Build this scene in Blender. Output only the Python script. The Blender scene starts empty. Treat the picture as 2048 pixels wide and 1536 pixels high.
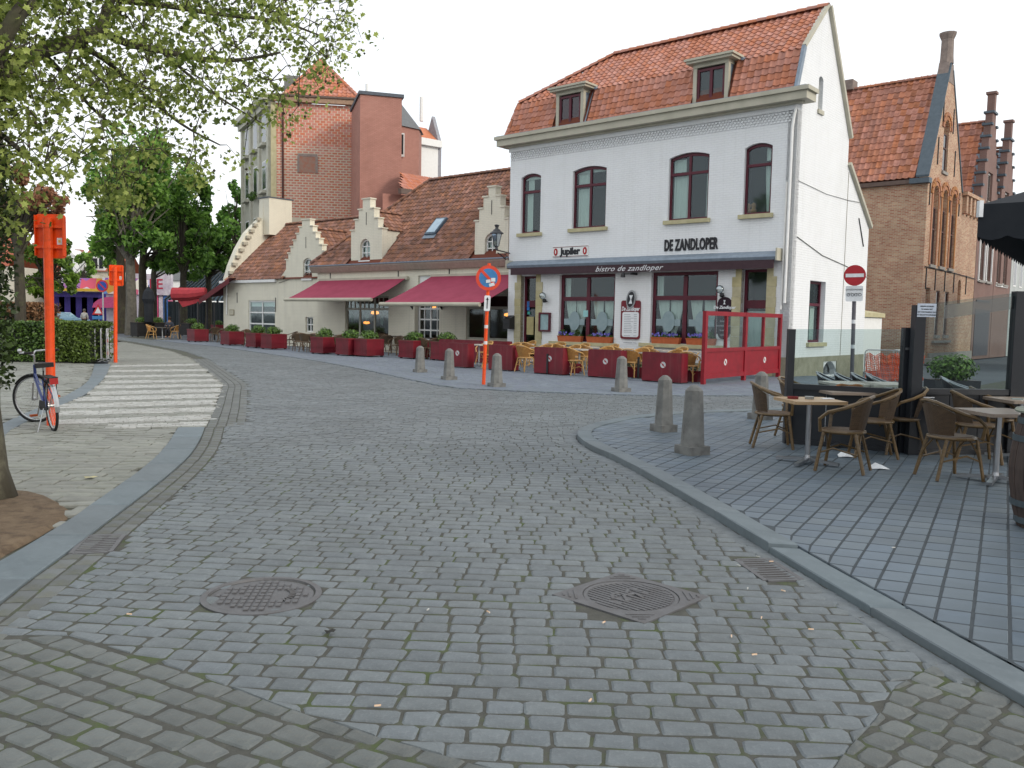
import bpy, math, random
import numpy as np
from mathutils import Vector, Matrix
from mathutils.geometry import tessellate_polygon
random.seed(7); RNG = np.random.default_rng(7)
SC = bpy.context.scene
COL = SC.collection
PI = math.pi
# ------------------------------------------------------------ camera
EYE, FOC = 1.65, 1700.0
PITCH, ROLL = math.atan(130/1700), 0.019
Fv = Vector((0, math.cos(PITCH), -math.sin(PITCH)))
_U0 = Vector((0, math.sin(PITCH), math.cos(PITCH)))
Rv = Vector((math.cos(ROLL), 0, 0)) + math.sin(ROLL)*_U0
Uv = Vector((-math.sin(ROLL), 0, 0)) + math.cos(ROLL)*_U0
CAM = Vector((0, 0, EYE))
cd = bpy.data.cameras.new('camera'); cam = bpy.data.objects.new('camera', cd); COL.objects.link(cam)
cd.sensor_width = 36; cd.lens = FOC/2048*36; cd.clip_end = 2000; cd.clip_start = 0.05
cam.matrix_world = Matrix(((Rv.x, Uv.x, -Fv.x, CAM.x), (Rv.y, Uv.y, -Fv.y, CAM.y), (Rv.z, Uv.z, -Fv.z, CAM.z), (0, 0, 0, 1)))
SC.camera = cam
# ------------------------------------------------------------ world and sun
SUN_EL, SUN_AZ = math.radians(26), math.radians(126)      # azimuth clockwise from +Y
w = bpy.data.worlds.new('World'); SC.world = w; w.use_nodes = True
nt = w.node_tree; nt.nodes.clear()
sky = nt.nodes.new('ShaderNodeTexSky'); sky.sky_type = 'NISHITA'; sky.sun_disc = False
sky.sun_elevation = SUN_EL; sky.sun_rotation = SUN_AZ; sky.air_density = 1.0; sky.dust_density = 2.0
bg1 = nt.nodes.new('ShaderNodeBackground'); bg1.inputs[1].default_value = 0.10
nt.links.new(sky.outputs[0], bg1.inputs[0])
tc = nt.nodes.new('ShaderNodeTexCoord'); nz = nt.nodes.new('ShaderNodeTexNoise'); nz.inputs['Scale'].default_value = 3.0; nz.inputs['Detail'].default_value = 6
nt.links.new(tc.outputs['Generated'], nz.inputs['Vector'])
cr = nt.nodes.new('ShaderNodeValToRGB')
cr.color_ramp.elements[0].position = .3; cr.color_ramp.elements[0].color = (.86, .93, 1.0, 1)
cr.color_ramp.elements[1].position = .55; cr.color_ramp.elements[1].color = (.96, .98, 1.0, 1)
nt.links.new(nz.outputs['Fac'], cr.inputs[0])
bg2 = nt.nodes.new('ShaderNodeBackground'); bg2.inputs[1].default_value = 1.22
nt.links.new(cr.outputs[0], bg2.inputs[0])
ad = nt.nodes.new('ShaderNodeMixShader'); ad.inputs[0].default_value = .86
nt.links.new(bg1.outputs[0], ad.inputs[1]); nt.links.new(bg2.outputs[0], ad.inputs[2])
wo = nt.nodes.new('ShaderNodeOutputWorld'); nt.links.new(ad.outputs[0], wo.inputs[0])
sl = bpy.data.lights.new('sun', 'SUN'); sl.energy = 1.5; sl.angle = math.radians(14); sl.color = (1.0, .92, .80)
so = bpy.data.objects.new('sun', sl); COL.objects.link(so)
sd = Vector((math.sin(SUN_AZ)*math.cos(SUN_EL), math.cos(SUN_AZ)*math.cos(SUN_EL), math.sin(SUN_EL)))
so.rotation_euler = sd.to_track_quat('Z', 'Y').to_euler()
vs = SC.view_settings; SC.display_settings.display_device = 'sRGB'
vs.view_transform = 'Standard'; vs.look = 'None'; vs.exposure = 0.22; vs.gamma = 1.0; vs.use_curve_mapping = False
SC.cycles.use_denoising = True; SC.cycles.max_bounces = 5; SC.cycles.transparent_max_bounces = 16
SC.cycles.diffuse_bounces = 3; SC.cycles.glossy_bounces = 3

# ------------------------------------------------------------ photo point -> world point
def ray(px, py): return Fv + Rv*((px-1024)/FOC) - Uv*((py-768)/FOC)
def G(px, py, z=0.0):
    d = ray(px, py); return CAM + d*((z-EYE)/d.z)
def D(px, py, Y):
    d = ray(px, py); return CAM + d*(Y/d.y)
def pr(P):
    v = Vector(P)-CAM; f = v.dot(Fv); return 1024+FOC*v.dot(Rv)/f, 768-FOC*v.dot(Uv)/f
def sm(t): t = min(1, max(0, t)); return t*t*(3-2*t)
def zg(x, y): return -0.30*sm((x-8.8)/5.0)*sm((y-20)/6.0)       # the lane beside the bistro dips a little

# ------------------------------------------------------------ materials
MATS = {}

def hexc(h):
    c = [int(h[i:i+2], 16)/255 for i in (0, 2, 4)]
    return tuple(x/12.92 if x <= .04045 else ((x+.055)/1.055)**2.4 for x in c)
class N:
    def __init__(s, mat): s.t = mat.node_tree; s.t.nodes.clear()
    def n(s, kind, **kw):
        x = s.t.nodes.new('ShaderNode'+kind)
        for k, v in kw.items():
            if k[0] == '_': x.inputs[int(k[1:])].default_value = v
            elif k in x.inputs: x.inputs[k].default_value = v
            else: setattr(x, k, v)
        return x
    def l(s, a, b): s.t.links.new(a, b)
def M(name, col, col2=None, rough=.8, ns=6.0, bump=0.0, bs=30.0, var=0.0, hue=0.0, metal=0.0, brick=None, dirt=None, spec=.4, stretch=None, moss=None, alpha=None, bvar=.15, big=0.0, bigs=.5, streak=0.0):
    """brick=(w,h,mortar colour,mortar width,colour2,relief)  dirt=(colour,amount,scale)  var = value spread piece by piece"""
    if name in MATS: return MATS[name]
    m = bpy.data.materials.new(name); m.use_nodes = True; MATS[name] = m
    k = N(m); out = k.n('OutputMaterial'); b = k.n('BsdfPrincipled'); b.inputs['Roughness'].default_value = rough
    b.inputs['Metallic'].default_value = metal; b.inputs['Specular IOR Level'].default_value = spec
    k.l(b.outputs[0], out.inputs[0])
    tc = k.n('TexCoord'); vec = tc.outputs['Object']
    if stretch:
        mp = k.n('Mapping'); mp.inputs['Scale'].default_value = stretch; k.l(vec, mp.inputs[0]); vec = mp.outputs[0]
    nz = k.n('TexNoise', Scale=ns, Detail=5.0, Roughness=.6); k.l(vec, nz.inputs['Vector'])
    c = (*col, 1); c2 = (*(col2 or tuple(x*.75 for x in col)), 1)
    rmp = k.n('MapRange', _1=.32, _2=.68); k.l(nz.outputs['Fac'], rmp.inputs[0])
    mx = k.n('Mix', data_type='RGBA'); mx.inputs[6].default_value = c; mx.inputs[7].default_value = c2
    k.l(rmp.outputs[0], mx.inputs[0]); colour = mx.outputs[2]; height = None
    if brick:
        bw, bh, mc, mw, b2, rel = brick
        sp = k.n('SeparateXYZ'); k.l(tc.outputs['Object'], sp.inputs[0]); a1 = k.n('Math', operation='ADD')
        k.l(sp.outputs[0], a1.inputs[0]); k.l(sp.outputs[1], a1.inputs[1]); cb = k.n('CombineXYZ'); k.l(a1.outputs[0], cb.inputs[0]); k.l(sp.outputs[2], cb.inputs[1])
        br = k.n('TexBrick', Scale=1.0); br.inputs['Mortar Size'].default_value = mw; br.inputs['Brick Width'].default_value = bw; br.inputs['Row Height'].default_value = bh
        br.inputs['Mortar Smooth'].default_value = .25; br.inputs['Color1'].default_value = c; br.inputs['Color2'].default_value = (*b2, 1); br.inputs['Mortar'].default_value = (*mc, 1)
        k.l(cb.outputs[0], br.inputs['Vector'])
        m3 = k.n('Mix', data_type='RGBA', blend_type='MULTIPLY'); m3.inputs[0].default_value = 1.0
        g = k.n('MapRange', _1=.3, _2=.7, _3=1-bvar*1.2, _4=1+bvar*.7); k.l(nz.outputs['Fac'], g.inputs[0])
        k.l(br.outputs['Color'], m3.inputs[6]); k.l(g.outputs[0], m3.inputs[7]); colour = m3.outputs[2]
        iv = k.n('Math', operation='SUBTRACT'); iv.inputs[0].default_value = 1.0; k.l(br.outputs['Fac'], iv.inputs[1]); height = (iv.outputs[0], rel)
    if dirt:
        dc, da, dsc = dirt
        n2 = k.n('TexNoise', Scale=dsc, Detail=7.0, Roughness=.7); k.l(tc.outputs['Object'], n2.inputs['Vector'])
        r2 = k.n('MapRange', _1=.5, _2=.72, _3=0.0, _4=da); k.l(n2.outputs['Fac'], r2.inputs[0])
        m2 = k.n('Mix', data_type='RGBA'); k.l(r2.outputs[0], m2.inputs[0]); k.l(colour, m2.inputs[6]); m2.inputs[7].default_value = (*dc, 1); colour = m2.outputs[2]
    if var or hue:
        at = k.n('Attribute', attribute_name='rnd'); oi = k.n('ObjectInfo'); sa = k.n('Math', operation='ADD'); k.l(at.outputs['Fac'], sa.inputs[0]); k.l(oi.outputs['Random'], sa.inputs[1])
        fr = k.n('Math', operation='FRACT'); k.l(sa.outputs[0], fr.inputs[0])
        hs = k.n('HueSaturation'); vr = k.n('MapRange', _3=1-var, _4=1+var); k.l(fr.outputs[0], vr.inputs[0]); k.l(vr.outputs[0], hs.inputs['Value'])
        f2 = k.n('Math', operation='MULTIPLY'); f2.inputs[1].default_value = 7.31; k.l(fr.outputs[0], f2.inputs[0]); f3 = k.n('Math', operation='FRACT'); k.l(f2.outputs[0], f3.inputs[0])
        hr = k.n('MapRange', _3=.5-hue, _4=.5+hue); k.l(f3.outputs[0], hr.inputs[0]); k.l(hr.outputs[0], hs.inputs['Hue'])
        sr = k.n('MapRange', _3=.86, _4=1.12); k.l(f3.outputs[0], sr.inputs[0]); k.l(sr.outputs[0], hs.inputs['Saturation'])
        k.l(colour, hs.inputs['Color']); colour = hs.outputs[0]
    if big:
        ge = k.n('NewGeometry'); nb = k.n('TexNoise', Scale=bigs, Detail=6.0, Roughness=.62); k.l(ge.outputs['Position'], nb.inputs['Vector']); rb_ = k.n('MapRange', _1=.3, _2=.7, _3=1-big, _4=1+big*.6); k.l(nb.outputs['Fac'], rb_.inputs[0])
        mb_ = k.n('Mix', data_type='RGBA', blend_type='MULTIPLY'); mb_.inputs[0].default_value = 1.0; k.l(colour, mb_.inputs[6]); k.l(rb_.outputs[0], mb_.inputs[7]); colour = mb_.outputs[2]
    if streak:
        mp2 = k.n('Mapping'); mp2.inputs['Scale'].default_value = (3.2, 3.2, .16); k.l(tc.outputs['Object'], mp2.inputs[0]); ns_ = k.n('TexNoise', Scale=1.6, Detail=6.0, Roughness=.7); k.l(mp2.outputs[0], ns_.inputs['Vector'])
        rs_ = k.n('MapRange', _1=.52, _2=.75, _3=0.0, _4=streak); k.l(ns_.outputs['Fac'], rs_.inputs[0]); mb2 = k.n('Mix', data_type='RGBA'); k.l(rs_.outputs[0], mb2.inputs[0]); k.l(colour, mb2.inputs[6]); mb2.inputs[7].default_value = (.30, .29, .25, 1); colour = mb2.outputs[2]
    k.l(colour, b.inputs['Base Color'])
    if bump or height:
        n3 = k.n('TexNoise', Scale=bs, Detail=6.0, Roughness=.65); k.l(vec, n3.inputs['Vector'])
        hh = n3.outputs['Fac']; sc = k.n('Math', operation='MULTIPLY'); sc.inputs[1].default_value = bump; k.l(hh, sc.inputs[0]); hh = sc.outputs[0]
        if height:
            s2 = k.n('Math', operation='MULTIPLY_ADD'); s2.inputs[1].default_value = height[1]; k.l(height[0], s2.inputs[0]); k.l(hh, s2.inputs[2]); hh = s2.outputs[0]
        bp = k.n('Bump', Strength=1.0, Distance=1.0); k.l(hh, bp.inputs['Height']); k.l(bp.outputs[0], b.inputs['Normal'])
    return m
def leafmat(name, c1, c2, tr=.35, ns=1.3, var=.25):
    if name in MATS: return MATS[name]
    m = bpy.data.materials.new(name); m.use_nodes = True; MATS[name] = m; k = N(m)
    out = k.n('OutputMaterial'); tc = k.n('TexCoord'); nz = k.n('TexNoise', Scale=ns, Detail=3.0); k.l(tc.outputs['Object'], nz.inputs['Vector'])
    at = k.n('Attribute', attribute_name='rnd'); ad = k.n('Math', operation='MULTIPLY_ADD'); ad.inputs[1].default_value = .55; k.l(at.outputs['Fac'], ad.inputs[0]); k.l(nz.outputs['Fac'], ad.inputs[2])
    r = k.n('MapRange', _1=.45, _2=1.0); k.l(ad.outputs[0], r.inputs[0])
    mx = k.n('Mix', data_type='RGBA'); mx.inputs[6].default_value = (*c1, 1); mx.inputs[7].default_value = (*c2, 1); k.l(r.outputs[0], mx.inputs[0])
    hs = k.n('HueSaturation'); v = k.n('MapRange', _3=1-var, _4=1+var); k.l(at.outputs['Fac'], v.inputs[0]); k.l(v.outputs[0], hs.inputs['Value']); k.l(mx.outputs[2], hs.inputs['Color'])
    d = k.n('BsdfPrincipled', Roughness=.5); k.l(hs.outputs[0], d.inputs['Base Color']); t = k.n('BsdfTranslucent'); k.l(hs.outputs[0], t.inputs[0])
    ms = k.n('MixShader'); ms.inputs[0].default_value = tr; k.l(d.outputs[0], ms.inputs[1]); k.l(t.outputs[0], ms.inputs[2]); k.l(ms.outputs[0], out.inputs[0]); return m
def glassmat(name, tint=(.8, .9, .9), refl=.25, dark=0.0):
    if name in MATS: return MATS[name]
    m = bpy.data.materials.new(name); m.use_nodes = True; MATS[name] = m; k = N(m)
    out = k.n('OutputMaterial'); tr = k.n('BsdfTransparent'); tr.inputs[0].default_value = (*tint, 1)
    g = k.n('BsdfGlossy', Roughness=.05); g.inputs[0].default_value = (.9, .95, 1, 1)
    nz = k.n('TexNoise', Scale=1.7, Detail=1.0); tc = k.n('TexCoord'); k.l(tc.outputs['Object'], nz.inputs['Vector']); bp = k.n('Bump', Strength=.08, Distance=.02); k.l(nz.outputs['Fac'], bp.inputs['Height']); k.l(bp.outputs[0], g.inputs['Normal'])
    lw = k.n('LayerWeight', Blend=.25); a = k.n('MapRange', _3=refl*.5, _4=min(1, refl*3)); k.l(lw.outputs['Fresnel'], a.inputs[0])
    ms = k.n('MixShader'); k.l(a.outputs[0], ms.inputs[0]); k.l(tr.outputs[0], ms.inputs[1]); k.l(g.outputs[0], ms.inputs[2]); k.l(ms.outputs[0], out.inputs[0]); return m
def glow(name, col, s):
    if name in MATS: return MATS[name]
    m = bpy.data.materials.new(name); m.use_nodes = True; MATS[name] = m; k = N(m); out = k.n('OutputMaterial'); e = k.n('Emission'); e.inputs[0].default_value = (*col, 1); e.inputs[1].default_value = s; k.l(e.outputs[0], out.inputs[0]); return m

# ------------------------------------------------------------ mesh builder
class MB:
    def __init__(s): s.v = []; s.f = []; s.r = []; s.smooth = False
    def add(s, vs, fs, r=None):
        o = len(s.v); s.v += [tuple(v) for v in vs]; s.f += [tuple(i+o for i in f) for f in fs]
        rr = random.random() if r is None else r; s.r += [rr]*len(fs); return s
    def box(s, x0, x1, y0, y1, z0, z1, r=None):
        if x0 > x1: x0, x1 = x1, x0
        if y0 > y1: y0, y1 = y1, y0
        if z0 > z1: z0, z1 = z1, z0
        return s.add([(x0,y0,z0),(x1,y0,z0),(x1,y1,z0),(x0,y1,z0),(x0,y0,z1),(x1,y0,z1),(x1,y1,z1),(x0,y1,z1)],
                     [(0,3,2,1),(4,5,6,7),(0,1,5,4),(1,2,6,5),(2,3,7,6),(3,0,4,7)], r)
    def cbox(s, c, e, rot=None, r=None):
        x, y, z = e[0]/2, e[1]/2, e[2]/2; R = rot or Matrix.Identity(3); c = Vector(c)
        vs = [c+R@Vector(q) for q in [(-x,-y,-z),(x,-y,-z),(x,y,-z),(-x,y,-z),(-x,-y,z),(x,-y,z),(x,y,z),(-x,y,z)]]
        return s.add(vs, [(0,3,2,1),(4,5,6,7),(0,1,5,4),(1,2,6,5),(2,3,7,6),(3,0,4,7)], r)
    def bar(s, a, b, wd, th, up=(0, 0, 1), r=None):
        a = Vector(a); b = Vector(b); d = (b-a); L = d.length; d.normalize(); u = Vector(up); sd = d.cross(u)
        if sd.length < 1e-4: sd = d.cross(Vector((1, 0, 0)))
        sd.normalize(); u = sd.cross(d); R = Matrix((sd, d, u)).transposed()
        return s.cbox((a+b)/2, (wd, L, th), R, r)
    def tube(s, pts, r, n=8, cap=True):
        pts = [Vector(p) for p in pts]; rs = r if isinstance(r, (list, tuple)) else [r]*len(pts)
        vs = []; fs = []; prev = None
        for i, p in enumerate(pts):
            t = (pts[min(i+1, len(pts)-1)]-pts[max(i-1, 0)]).normalized()
            if prev is None:
                a = t.cross(Vector((0, 0, 1)));
                if a.length < .1: a = t.cross(Vector((1, 0, 0)))
            else: a = prev - t*prev.dot(t)
            a.normalize(); prev = a; b = t.cross(a)
            for k in range(n): vs.append(p+(a*math.cos(2*PI*k/n)+b*math.sin(2*PI*k/n))*rs[i])
        for i in range(len(pts)-1):
            for k in range(n): fs.append((i*n+k, i*n+(k+1)%n, (i+1)*n+(k+1)%n, (i+1)*n+k))
        if cap: fs.append(tuple(range(n))[::-1]); fs.append(tuple(range((len(pts)-1)*n, len(pts)*n)))
        return s.add(vs, fs)
    def lathe(s, prof, n=12, c=(0, 0, 0), rot=0, sx=1, sy=1):
        vs = [(c[0]+r*sx*math.cos(2*PI*k/n+rot), c[1]+r*sy*math.sin(2*PI*k/n+rot), c[2]+z) for r, z in prof for k in range(n)]
        fs = [(i*n+k, i*n+(k+1)%n, (i+1)*n+(k+1)%n, (i+1)*n+k) for i in range(len(prof)-1) for k in range(n)]
        fs.append(tuple(range(n))[::-1]); fs.append(tuple(range((len(prof)-1)*n, len(prof)*n))); return s.add(vs, fs)
    def prism(s, poly, a, b, ax='y', r=None):
        """poly = list of (p,q); extruded from a to b along ax"""
        f = {'y': lambda p, q, t: (p, t, q), 'x': lambda p, q, t: (t, p, q), 'z': lambda p, q, t: (p, q, t)}[ax]
        n = len(poly); vs = [f(p, q, a) for p, q in poly]+[f(p, q, b) for p, q in poly]
        tr = tessellate_polygon([[Vector((p, q, 0)) for p, q in poly]])
        fs = [t for t in tr]+[tuple(i+n for i in t[::-1]) for t in tr]+[(i, (i+1) % n, (i+1) % n+n, i+n) for i in range(n)]
        return s.add(vs, fs, r)
    def build(s, name, mat, parent=None, smooth=False, loc=None, kind=None):
        me = bpy.data.meshes.new(name); me.from_pydata(s.v, [], s.f)
        a = me.attributes.new('rnd', 'FLOAT', 'FACE'); a.data.foreach_set('value', s.r)
        if smooth or s.smooth: me.polygons.foreach_set('use_smooth', [True]*len(me.polygons))
        me.materials.append(mat); me.update()
        o = bpy.data.objects.new(name, me); COL.objects.link(o)
        if parent: o.parent = parent
        if loc is not None: o.location = loc
        if kind: o['kind'] = kind
        return o
def fixnormals(o):
    import bmesh
    b = bmesh.new(); b.from_mesh(o.data); bmesh.ops.recalc_face_normals(b, faces=b.faces); b.to_mesh(o.data); b.free(); return o
def tag(o, label, cat, group=None, kind=None):
    o['label'] = label; o['category'] = cat
    if group: o['group'] = group
    if kind: o['kind'] = kind
    return o
def thing(name, label, cat, loc=(0, 0, 0), rz=0.0, group=None):
    o = bpy.data.objects.new(name, None); COL.objects.link(o); o.location = loc; o.rotation_euler = (0, 0, rz); o.empty_display_size = .2
    return tag(o, label, cat, group)
KIDS = {}
def copy_thing(src, loc, rz, label=None, group=None, scale=None):
    def rec(o, parent):
        c = o.copy(); COL.objects.link(c); c.parent = parent
        for ch in o.children: rec(ch, c)
        return c
    r = rec(src, None); r.location = loc; r.rotation_euler = (0, 0, rz)
    if label: r['label'] = label
    if group: r['group'] = group
    if scale: r.scale = (scale,)*3
    return r
def text(name, s, mat, parent, loc, size, rot=(PI/2, 0, 0), extrude=.01, bold=0.0, sx=1.0, shear=0.0, align='CENTER', spacing=1.0):
    c = bpy.data.curves.new(name, 'FONT'); c.body = s; c.size = size; c.extrude = extrude; c.offset = bold; c.shear = shear; c.space_character = spacing
    c.align_x = align; c.align_y = 'CENTER'; c.materials.append(mat); c.resolution_u = 3
    tmp = bpy.data.objects.new('tmp_text', c); COL.objects.link(tmp); bpy.context.view_layer.update()
    me = bpy.data.meshes.new_from_object(tmp.evaluated_get(bpy.context.evaluated_depsgraph_get())); bpy.data.objects.remove(tmp); me.name = name
    o = bpy.data.objects.new(name, me); COL.objects.link(o); o.parent = parent; o.location = loc; o.rotation_euler = rot; o.scale = (sx, 1, 1); return o
class Fr:
    """a building's own axes: x along its front, y into it, z up"""
    def __init__(s, ox, oy, deg, z0=0.0):
        s.o = Vector((ox, oy, z0)); s.a = math.radians(deg); s.ex = Vector((math.cos(s.a), math.sin(s.a), 0)); s.ey = Vector((-math.sin(s.a), math.cos(s.a), 0))
    def loc(s, P): v = Vector(P)-s.o; return Vector((v.dot(s.ex), v.dot(s.ey), v.z))
    def W(s, x, y, z): return s.o + s.ex*x + s.ey*y + Vector((0, 0, z))
    def p(s, px, py, y=0.0):
        d = ray(px, py); t = ((s.o-CAM).dot(s.ey)+y)/d.dot(s.ey); l = s.loc(CAM+d*t); return l.x, l.z
    def q(s, px, py, x=0.0):
        d = ray(px, py); t = ((s.o-CAM).dot(s.ex)+x)/d.dot(s.ex); l = s.loc(CAM+d*t); return l.y, l.z
    def root(s, name, label, cat, group=None): return thing(name, label, cat, s.o, s.a, group)

# ------------------------------------------------------------ shared colours
white_wall = M('white_painted_brick', (.78, .79, .80), (.70, .71, .72), .7, ns=1.2, bump=.0015, bs=60, brick=(.24, .075, (.73, .74, .75), .010, (.77, .78, .78), .004), dirt=(hexc('b4b0a4'), .10, .9), bvar=.025, streak=.12)
cream_wall = M('cream_painted_brick', (.74, .70, .57), (.70, .66, .54), .75, ns=1.5, bump=.0015, bs=50, brick=(.24, .075, (.66, .63, .52), .012, (.72, .68, .56), .003), dirt=(hexc('9d977f'), .14, .8), bvar=.03, streak=.28)
plinth_m = M('plinth_render', hexc('9a9684'), hexc('86826f'), .85, ns=3, bump=.002, dirt=(hexc('5f5f4c'), .5, 2.0))
trim_stone = M('yellow_stone', hexc('bdb592'), hexc('aaa27f'), .8, ns=4, bump=.001)
trim_grey = M('greige_paint', hexc('b8b3a2'), hexc('a9a594'), .6, ns=2)
burg = M('burgundy_paint', hexc('581226'), hexc('480f20'), .45, ns=3)
red_paint = M('red_board_paint', hexc('741424'), hexc('62101e'), .5, ns=2.5, dirt=(hexc('4a1015'), .5, 3.0), streak=.12)
red_side = red_paint
white_frame = M('white_frame', (.78, .78, .76), (.7, .7, .68), .5)
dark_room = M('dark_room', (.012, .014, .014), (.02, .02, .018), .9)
curtain_m = M('curtain_cloth', (.82, .84, .82), (.70, .72, .72), .9, ns=14, stretch=(8, 8, .4))
black_metal = M('black_metal', (.014, .015, .018), (.02, .02, .022), .45, ns=4)
zinc = M('zinc_sheet', hexc('8793a0'), hexc('76828e'), .55, metal=.3)
steel = M('brushed_steel', (.40, .41, .43), (.32, .33, .35), .28, metal=.95)
galv = M('galvanised_steel', (.42, .43, .44), (.35, .36, .37), .45, metal=.6)
pane_m = glassmat('window_glass', (.80, .86, .84), .07)
pane_clear = glassmat('clear_glass', (.90, .95, .95), .07)
orange_paint = M('orange_paint', hexc('f2500c'), hexc('d94708'), .45, ns=3, dirt=(hexc('9a3a12'), .55, 9), streak=.2)
tile_new = M('orange_pantile', hexc('b67c66'), hexc('a66a54'), .6, ns=2.0, bump=.002, bs=40, var=.13, hue=.004)
tile_old = M('weathered_pantile', hexc('966a56'), hexc('725246'), .85, ns=1.1, bump=.003, bs=35, var=.26, hue=.006, dirt=(hexc('4a3a30'), .8, 1.4))
tile_brick = M('brick_house_pantile', hexc('b57c64'), hexc('9e6650'), .7, ns=1.6, bump=.002, bs=35, var=.22, hue=.005, dirt=(hexc('5e3828'), .5, 2.5))
paper = M('white_paper', (.75, .77, .78), (.7, .72, .74), .6)
black_print = M('black_print', (.02, .02, .025), None, .6)
bluestone = M('bluestone', hexc('697378'), hexc('5a6469'), .6, ns=3, bump=.0012, bs=60, dirt=(hexc('7a8488'), .5, 5), var=.06, big=.12, bigs=1.2)
asph = M('joint_sand', hexc('4a4942'), hexc('35342f'), .95, ns=8, bump=.006, bs=60, dirt=(hexc('4c5a28'), .75, 2.2))
# ============================================================ GROUND
sett_m = M('granite_sett', hexc('6a7174'), hexc('5c6265'), .6, ns=9, bump=.003, bs=70, var=.10, hue=.010, dirt=(hexc('8c9092'), .35, 40), spec=.45, big=.20, bigs=.55)
sett_w = M('warm_sett', hexc('666a68'), hexc('565a59'), .68, ns=9, bump=.003, bs=70, var=.14, hue=.012, dirt=(hexc('8a867c'), .25, 30), big=.18, bigs=.8)
sett_l = M('pale_sett', hexc('8b8c84'), hexc('7a7c76'), .75, ns=7, bump=.003, bs=50, var=.10, hue=.01, dirt=(hexc('62645c'), .3, 3), big=.18, bigs=.6)
paver_m = M('blue_grey_paver', hexc('626e78'), hexc('54606a'), .5, ns=4, bump=.0015, bs=60, var=.09, hue=.006, dirt=(hexc('6f7a80'), .4, 5), spec=.5, big=.2, bigs=.9)
front_m = M('grey_paving_brick', hexc('737c86'), hexc('666e78'), .7, ns=3, bump=.0015, var=.08, hue=.02, big=.14, bigs=.3)
gutter_m = M('brown_gutter_brick', hexc('696c6c'), hexc('5b5f5f'), .8, ns=6, bump=.003, var=.14, hue=.02, dirt=(hexc('6a6640'), .4, 4))
white_mark = M('worn_white_sett', (.44, .44, .42), (.34, .34, .32), .75, ns=14, bump=.003, var=.14, dirt=(hexc('75766f'), .95, 14))
joint_m = M('sand_joint', hexc('53534d'), hexc('42423e'), .95, ns=10, bump=.006, bs=70, dirt=(hexc('46581c'), .9, 3.2))
joint_d = M('dark_joint', hexc('444b50'), hexc('383e43'), .95, ns=10, bump=.004, bs=70)
joint_p = M('pale_joint', hexc('55554a'), hexc('45453c'), .95, ns=10, bump=.005, bs=70)
iron_m = M('cast_iron', hexc('646466'), hexc('545456'), .55, ns=8, bump=.002, metal=.15, dirt=(hexc('6a625c'), .3, 8))
soil_m = M('bare_soil', hexc('776652'), hexc('5c4c3c'), .95, ns=9, bump=.02, bs=35, dirt=(hexc('3c3026'), .7, 6))
earth_m = M('far_ground', hexc('5c6066'), hexc('50545a'), .9, ns=.3, bump=.003)

def grid_sheet(name, poly, z, mat, step=None, kind='structure'):
    m = MB()
    tr = tessellate_polygon([[Vector((x, y, 0)) for x, y in poly]])
    m.add([(x, y, z+zg(x, y)) for x, y in poly], [t if (Vector(poly[t[1]])-Vector(poly[t[0]])).cross(Vector(poly[t[2]])-Vector(poly[t[0]])) > 0 else t[::-1] for t in tr], 0.0)
    o = m.build(name, mat); o['kind'] = kind; return o
# one sheet to the horizon, with the dip of the lane
m = MB(); xs = [-900, -300, -120, -60, -40, -25, -15, -8, -4, 0, 4, 8, 8.8, 9.5, 10.3, 11.2, 12.2, 13.2, 14, 18, 24, 35, 60, 120, 300, 900]
ys = [-60, -20, -5, 0, 3, 6, 10, 15, 20, 21, 22, 23, 24, 25, 26, 30, 36, 45, 60, 90, 150, 300, 900]
for y in ys:
    for x in xs: m.v.append((x, y, -.06+zg(x, y)))
for j in range(len(ys)-1):
    for i in range(len(xs)-1): a = j*len(xs)+i; m.f.append((a, a+1, a+1+len(xs), a+len(xs))); m.r.append(0)
ground = m.build('ground', earth_m); ground['kind'] = 'structure'

def inside(P, poly):
    x, y = P[:, 0], P[:, 1]; c = np.zeros(len(P), bool); q = np.array(poly); n = len(q)
    for i in range(n):
        x1, y1 = q[i]; x2, y2 = q[(i+1) % n]
        t = ((y1 > y) != (y2 > y)) & (x < (x2-x1)*(y-y1)/((y2-y1) if y2 != y1 else 1e-9)+x1); c ^= t
    return c
def snap(p, poly):
    q = np.array(poly); a = q; b = np.roll(q, -1, 0); d = b-a; t = np.clip(((p-a)*d).sum(1)/np.maximum((d*d).sum(1), 1e-9), 0, 1)
    c = a+d*t[:, None]; k = ((c-p)**2).sum(1).argmin(); return c[k]
def stone_geo(P, z, rnd, lod, m, o=(0, 0, 0), tilt=.004, inset=.008, drop=.03):
    """P = corner outline (n,2) counter clockwise"""
    n = len(P); c = P.mean(0); tx, ty = random.uniform(-tilt, tilt)/.1, random.uniform(-tilt, tilt)/.1
    zz = lambda p: z+tx*(p[0]-c[0])+ty*(p[1]-c[1])-o[2]
    O = lambda p, h: (p[0]-o[0], p[1]-o[1], zz(p)+h)
    if lod == 0:
        I = [c+(p-c)*(1-inset/max(.03, np.linalg.norm(p-c))*1.5) for p in P]
        vs = [O(p, -drop) for p in P]+[O(p, -.007) for p in P]+[O(p, 0) for p in I]+[O(c, .002)]
        fs = [(i, (i+1) % n, (i+1) % n+n, i+n) for i in range(n)]+[(i+n, (i+1) % n+n, (i+1) % n+2*n, i+2*n) for i in range(n)]+[(i+2*n, (i+1) % n+2*n, 3*n) for i in range(n)]
    else:
        vs = [O(p, -drop) for p in P]+[O(p, 0) for p in P]; fs = [(i, (i+1) % n, (i+1) % n+n, i+n) for i in range(n)]+[tuple(range(n, 2*n))]
    m.add(vs, fs, rnd)
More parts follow.
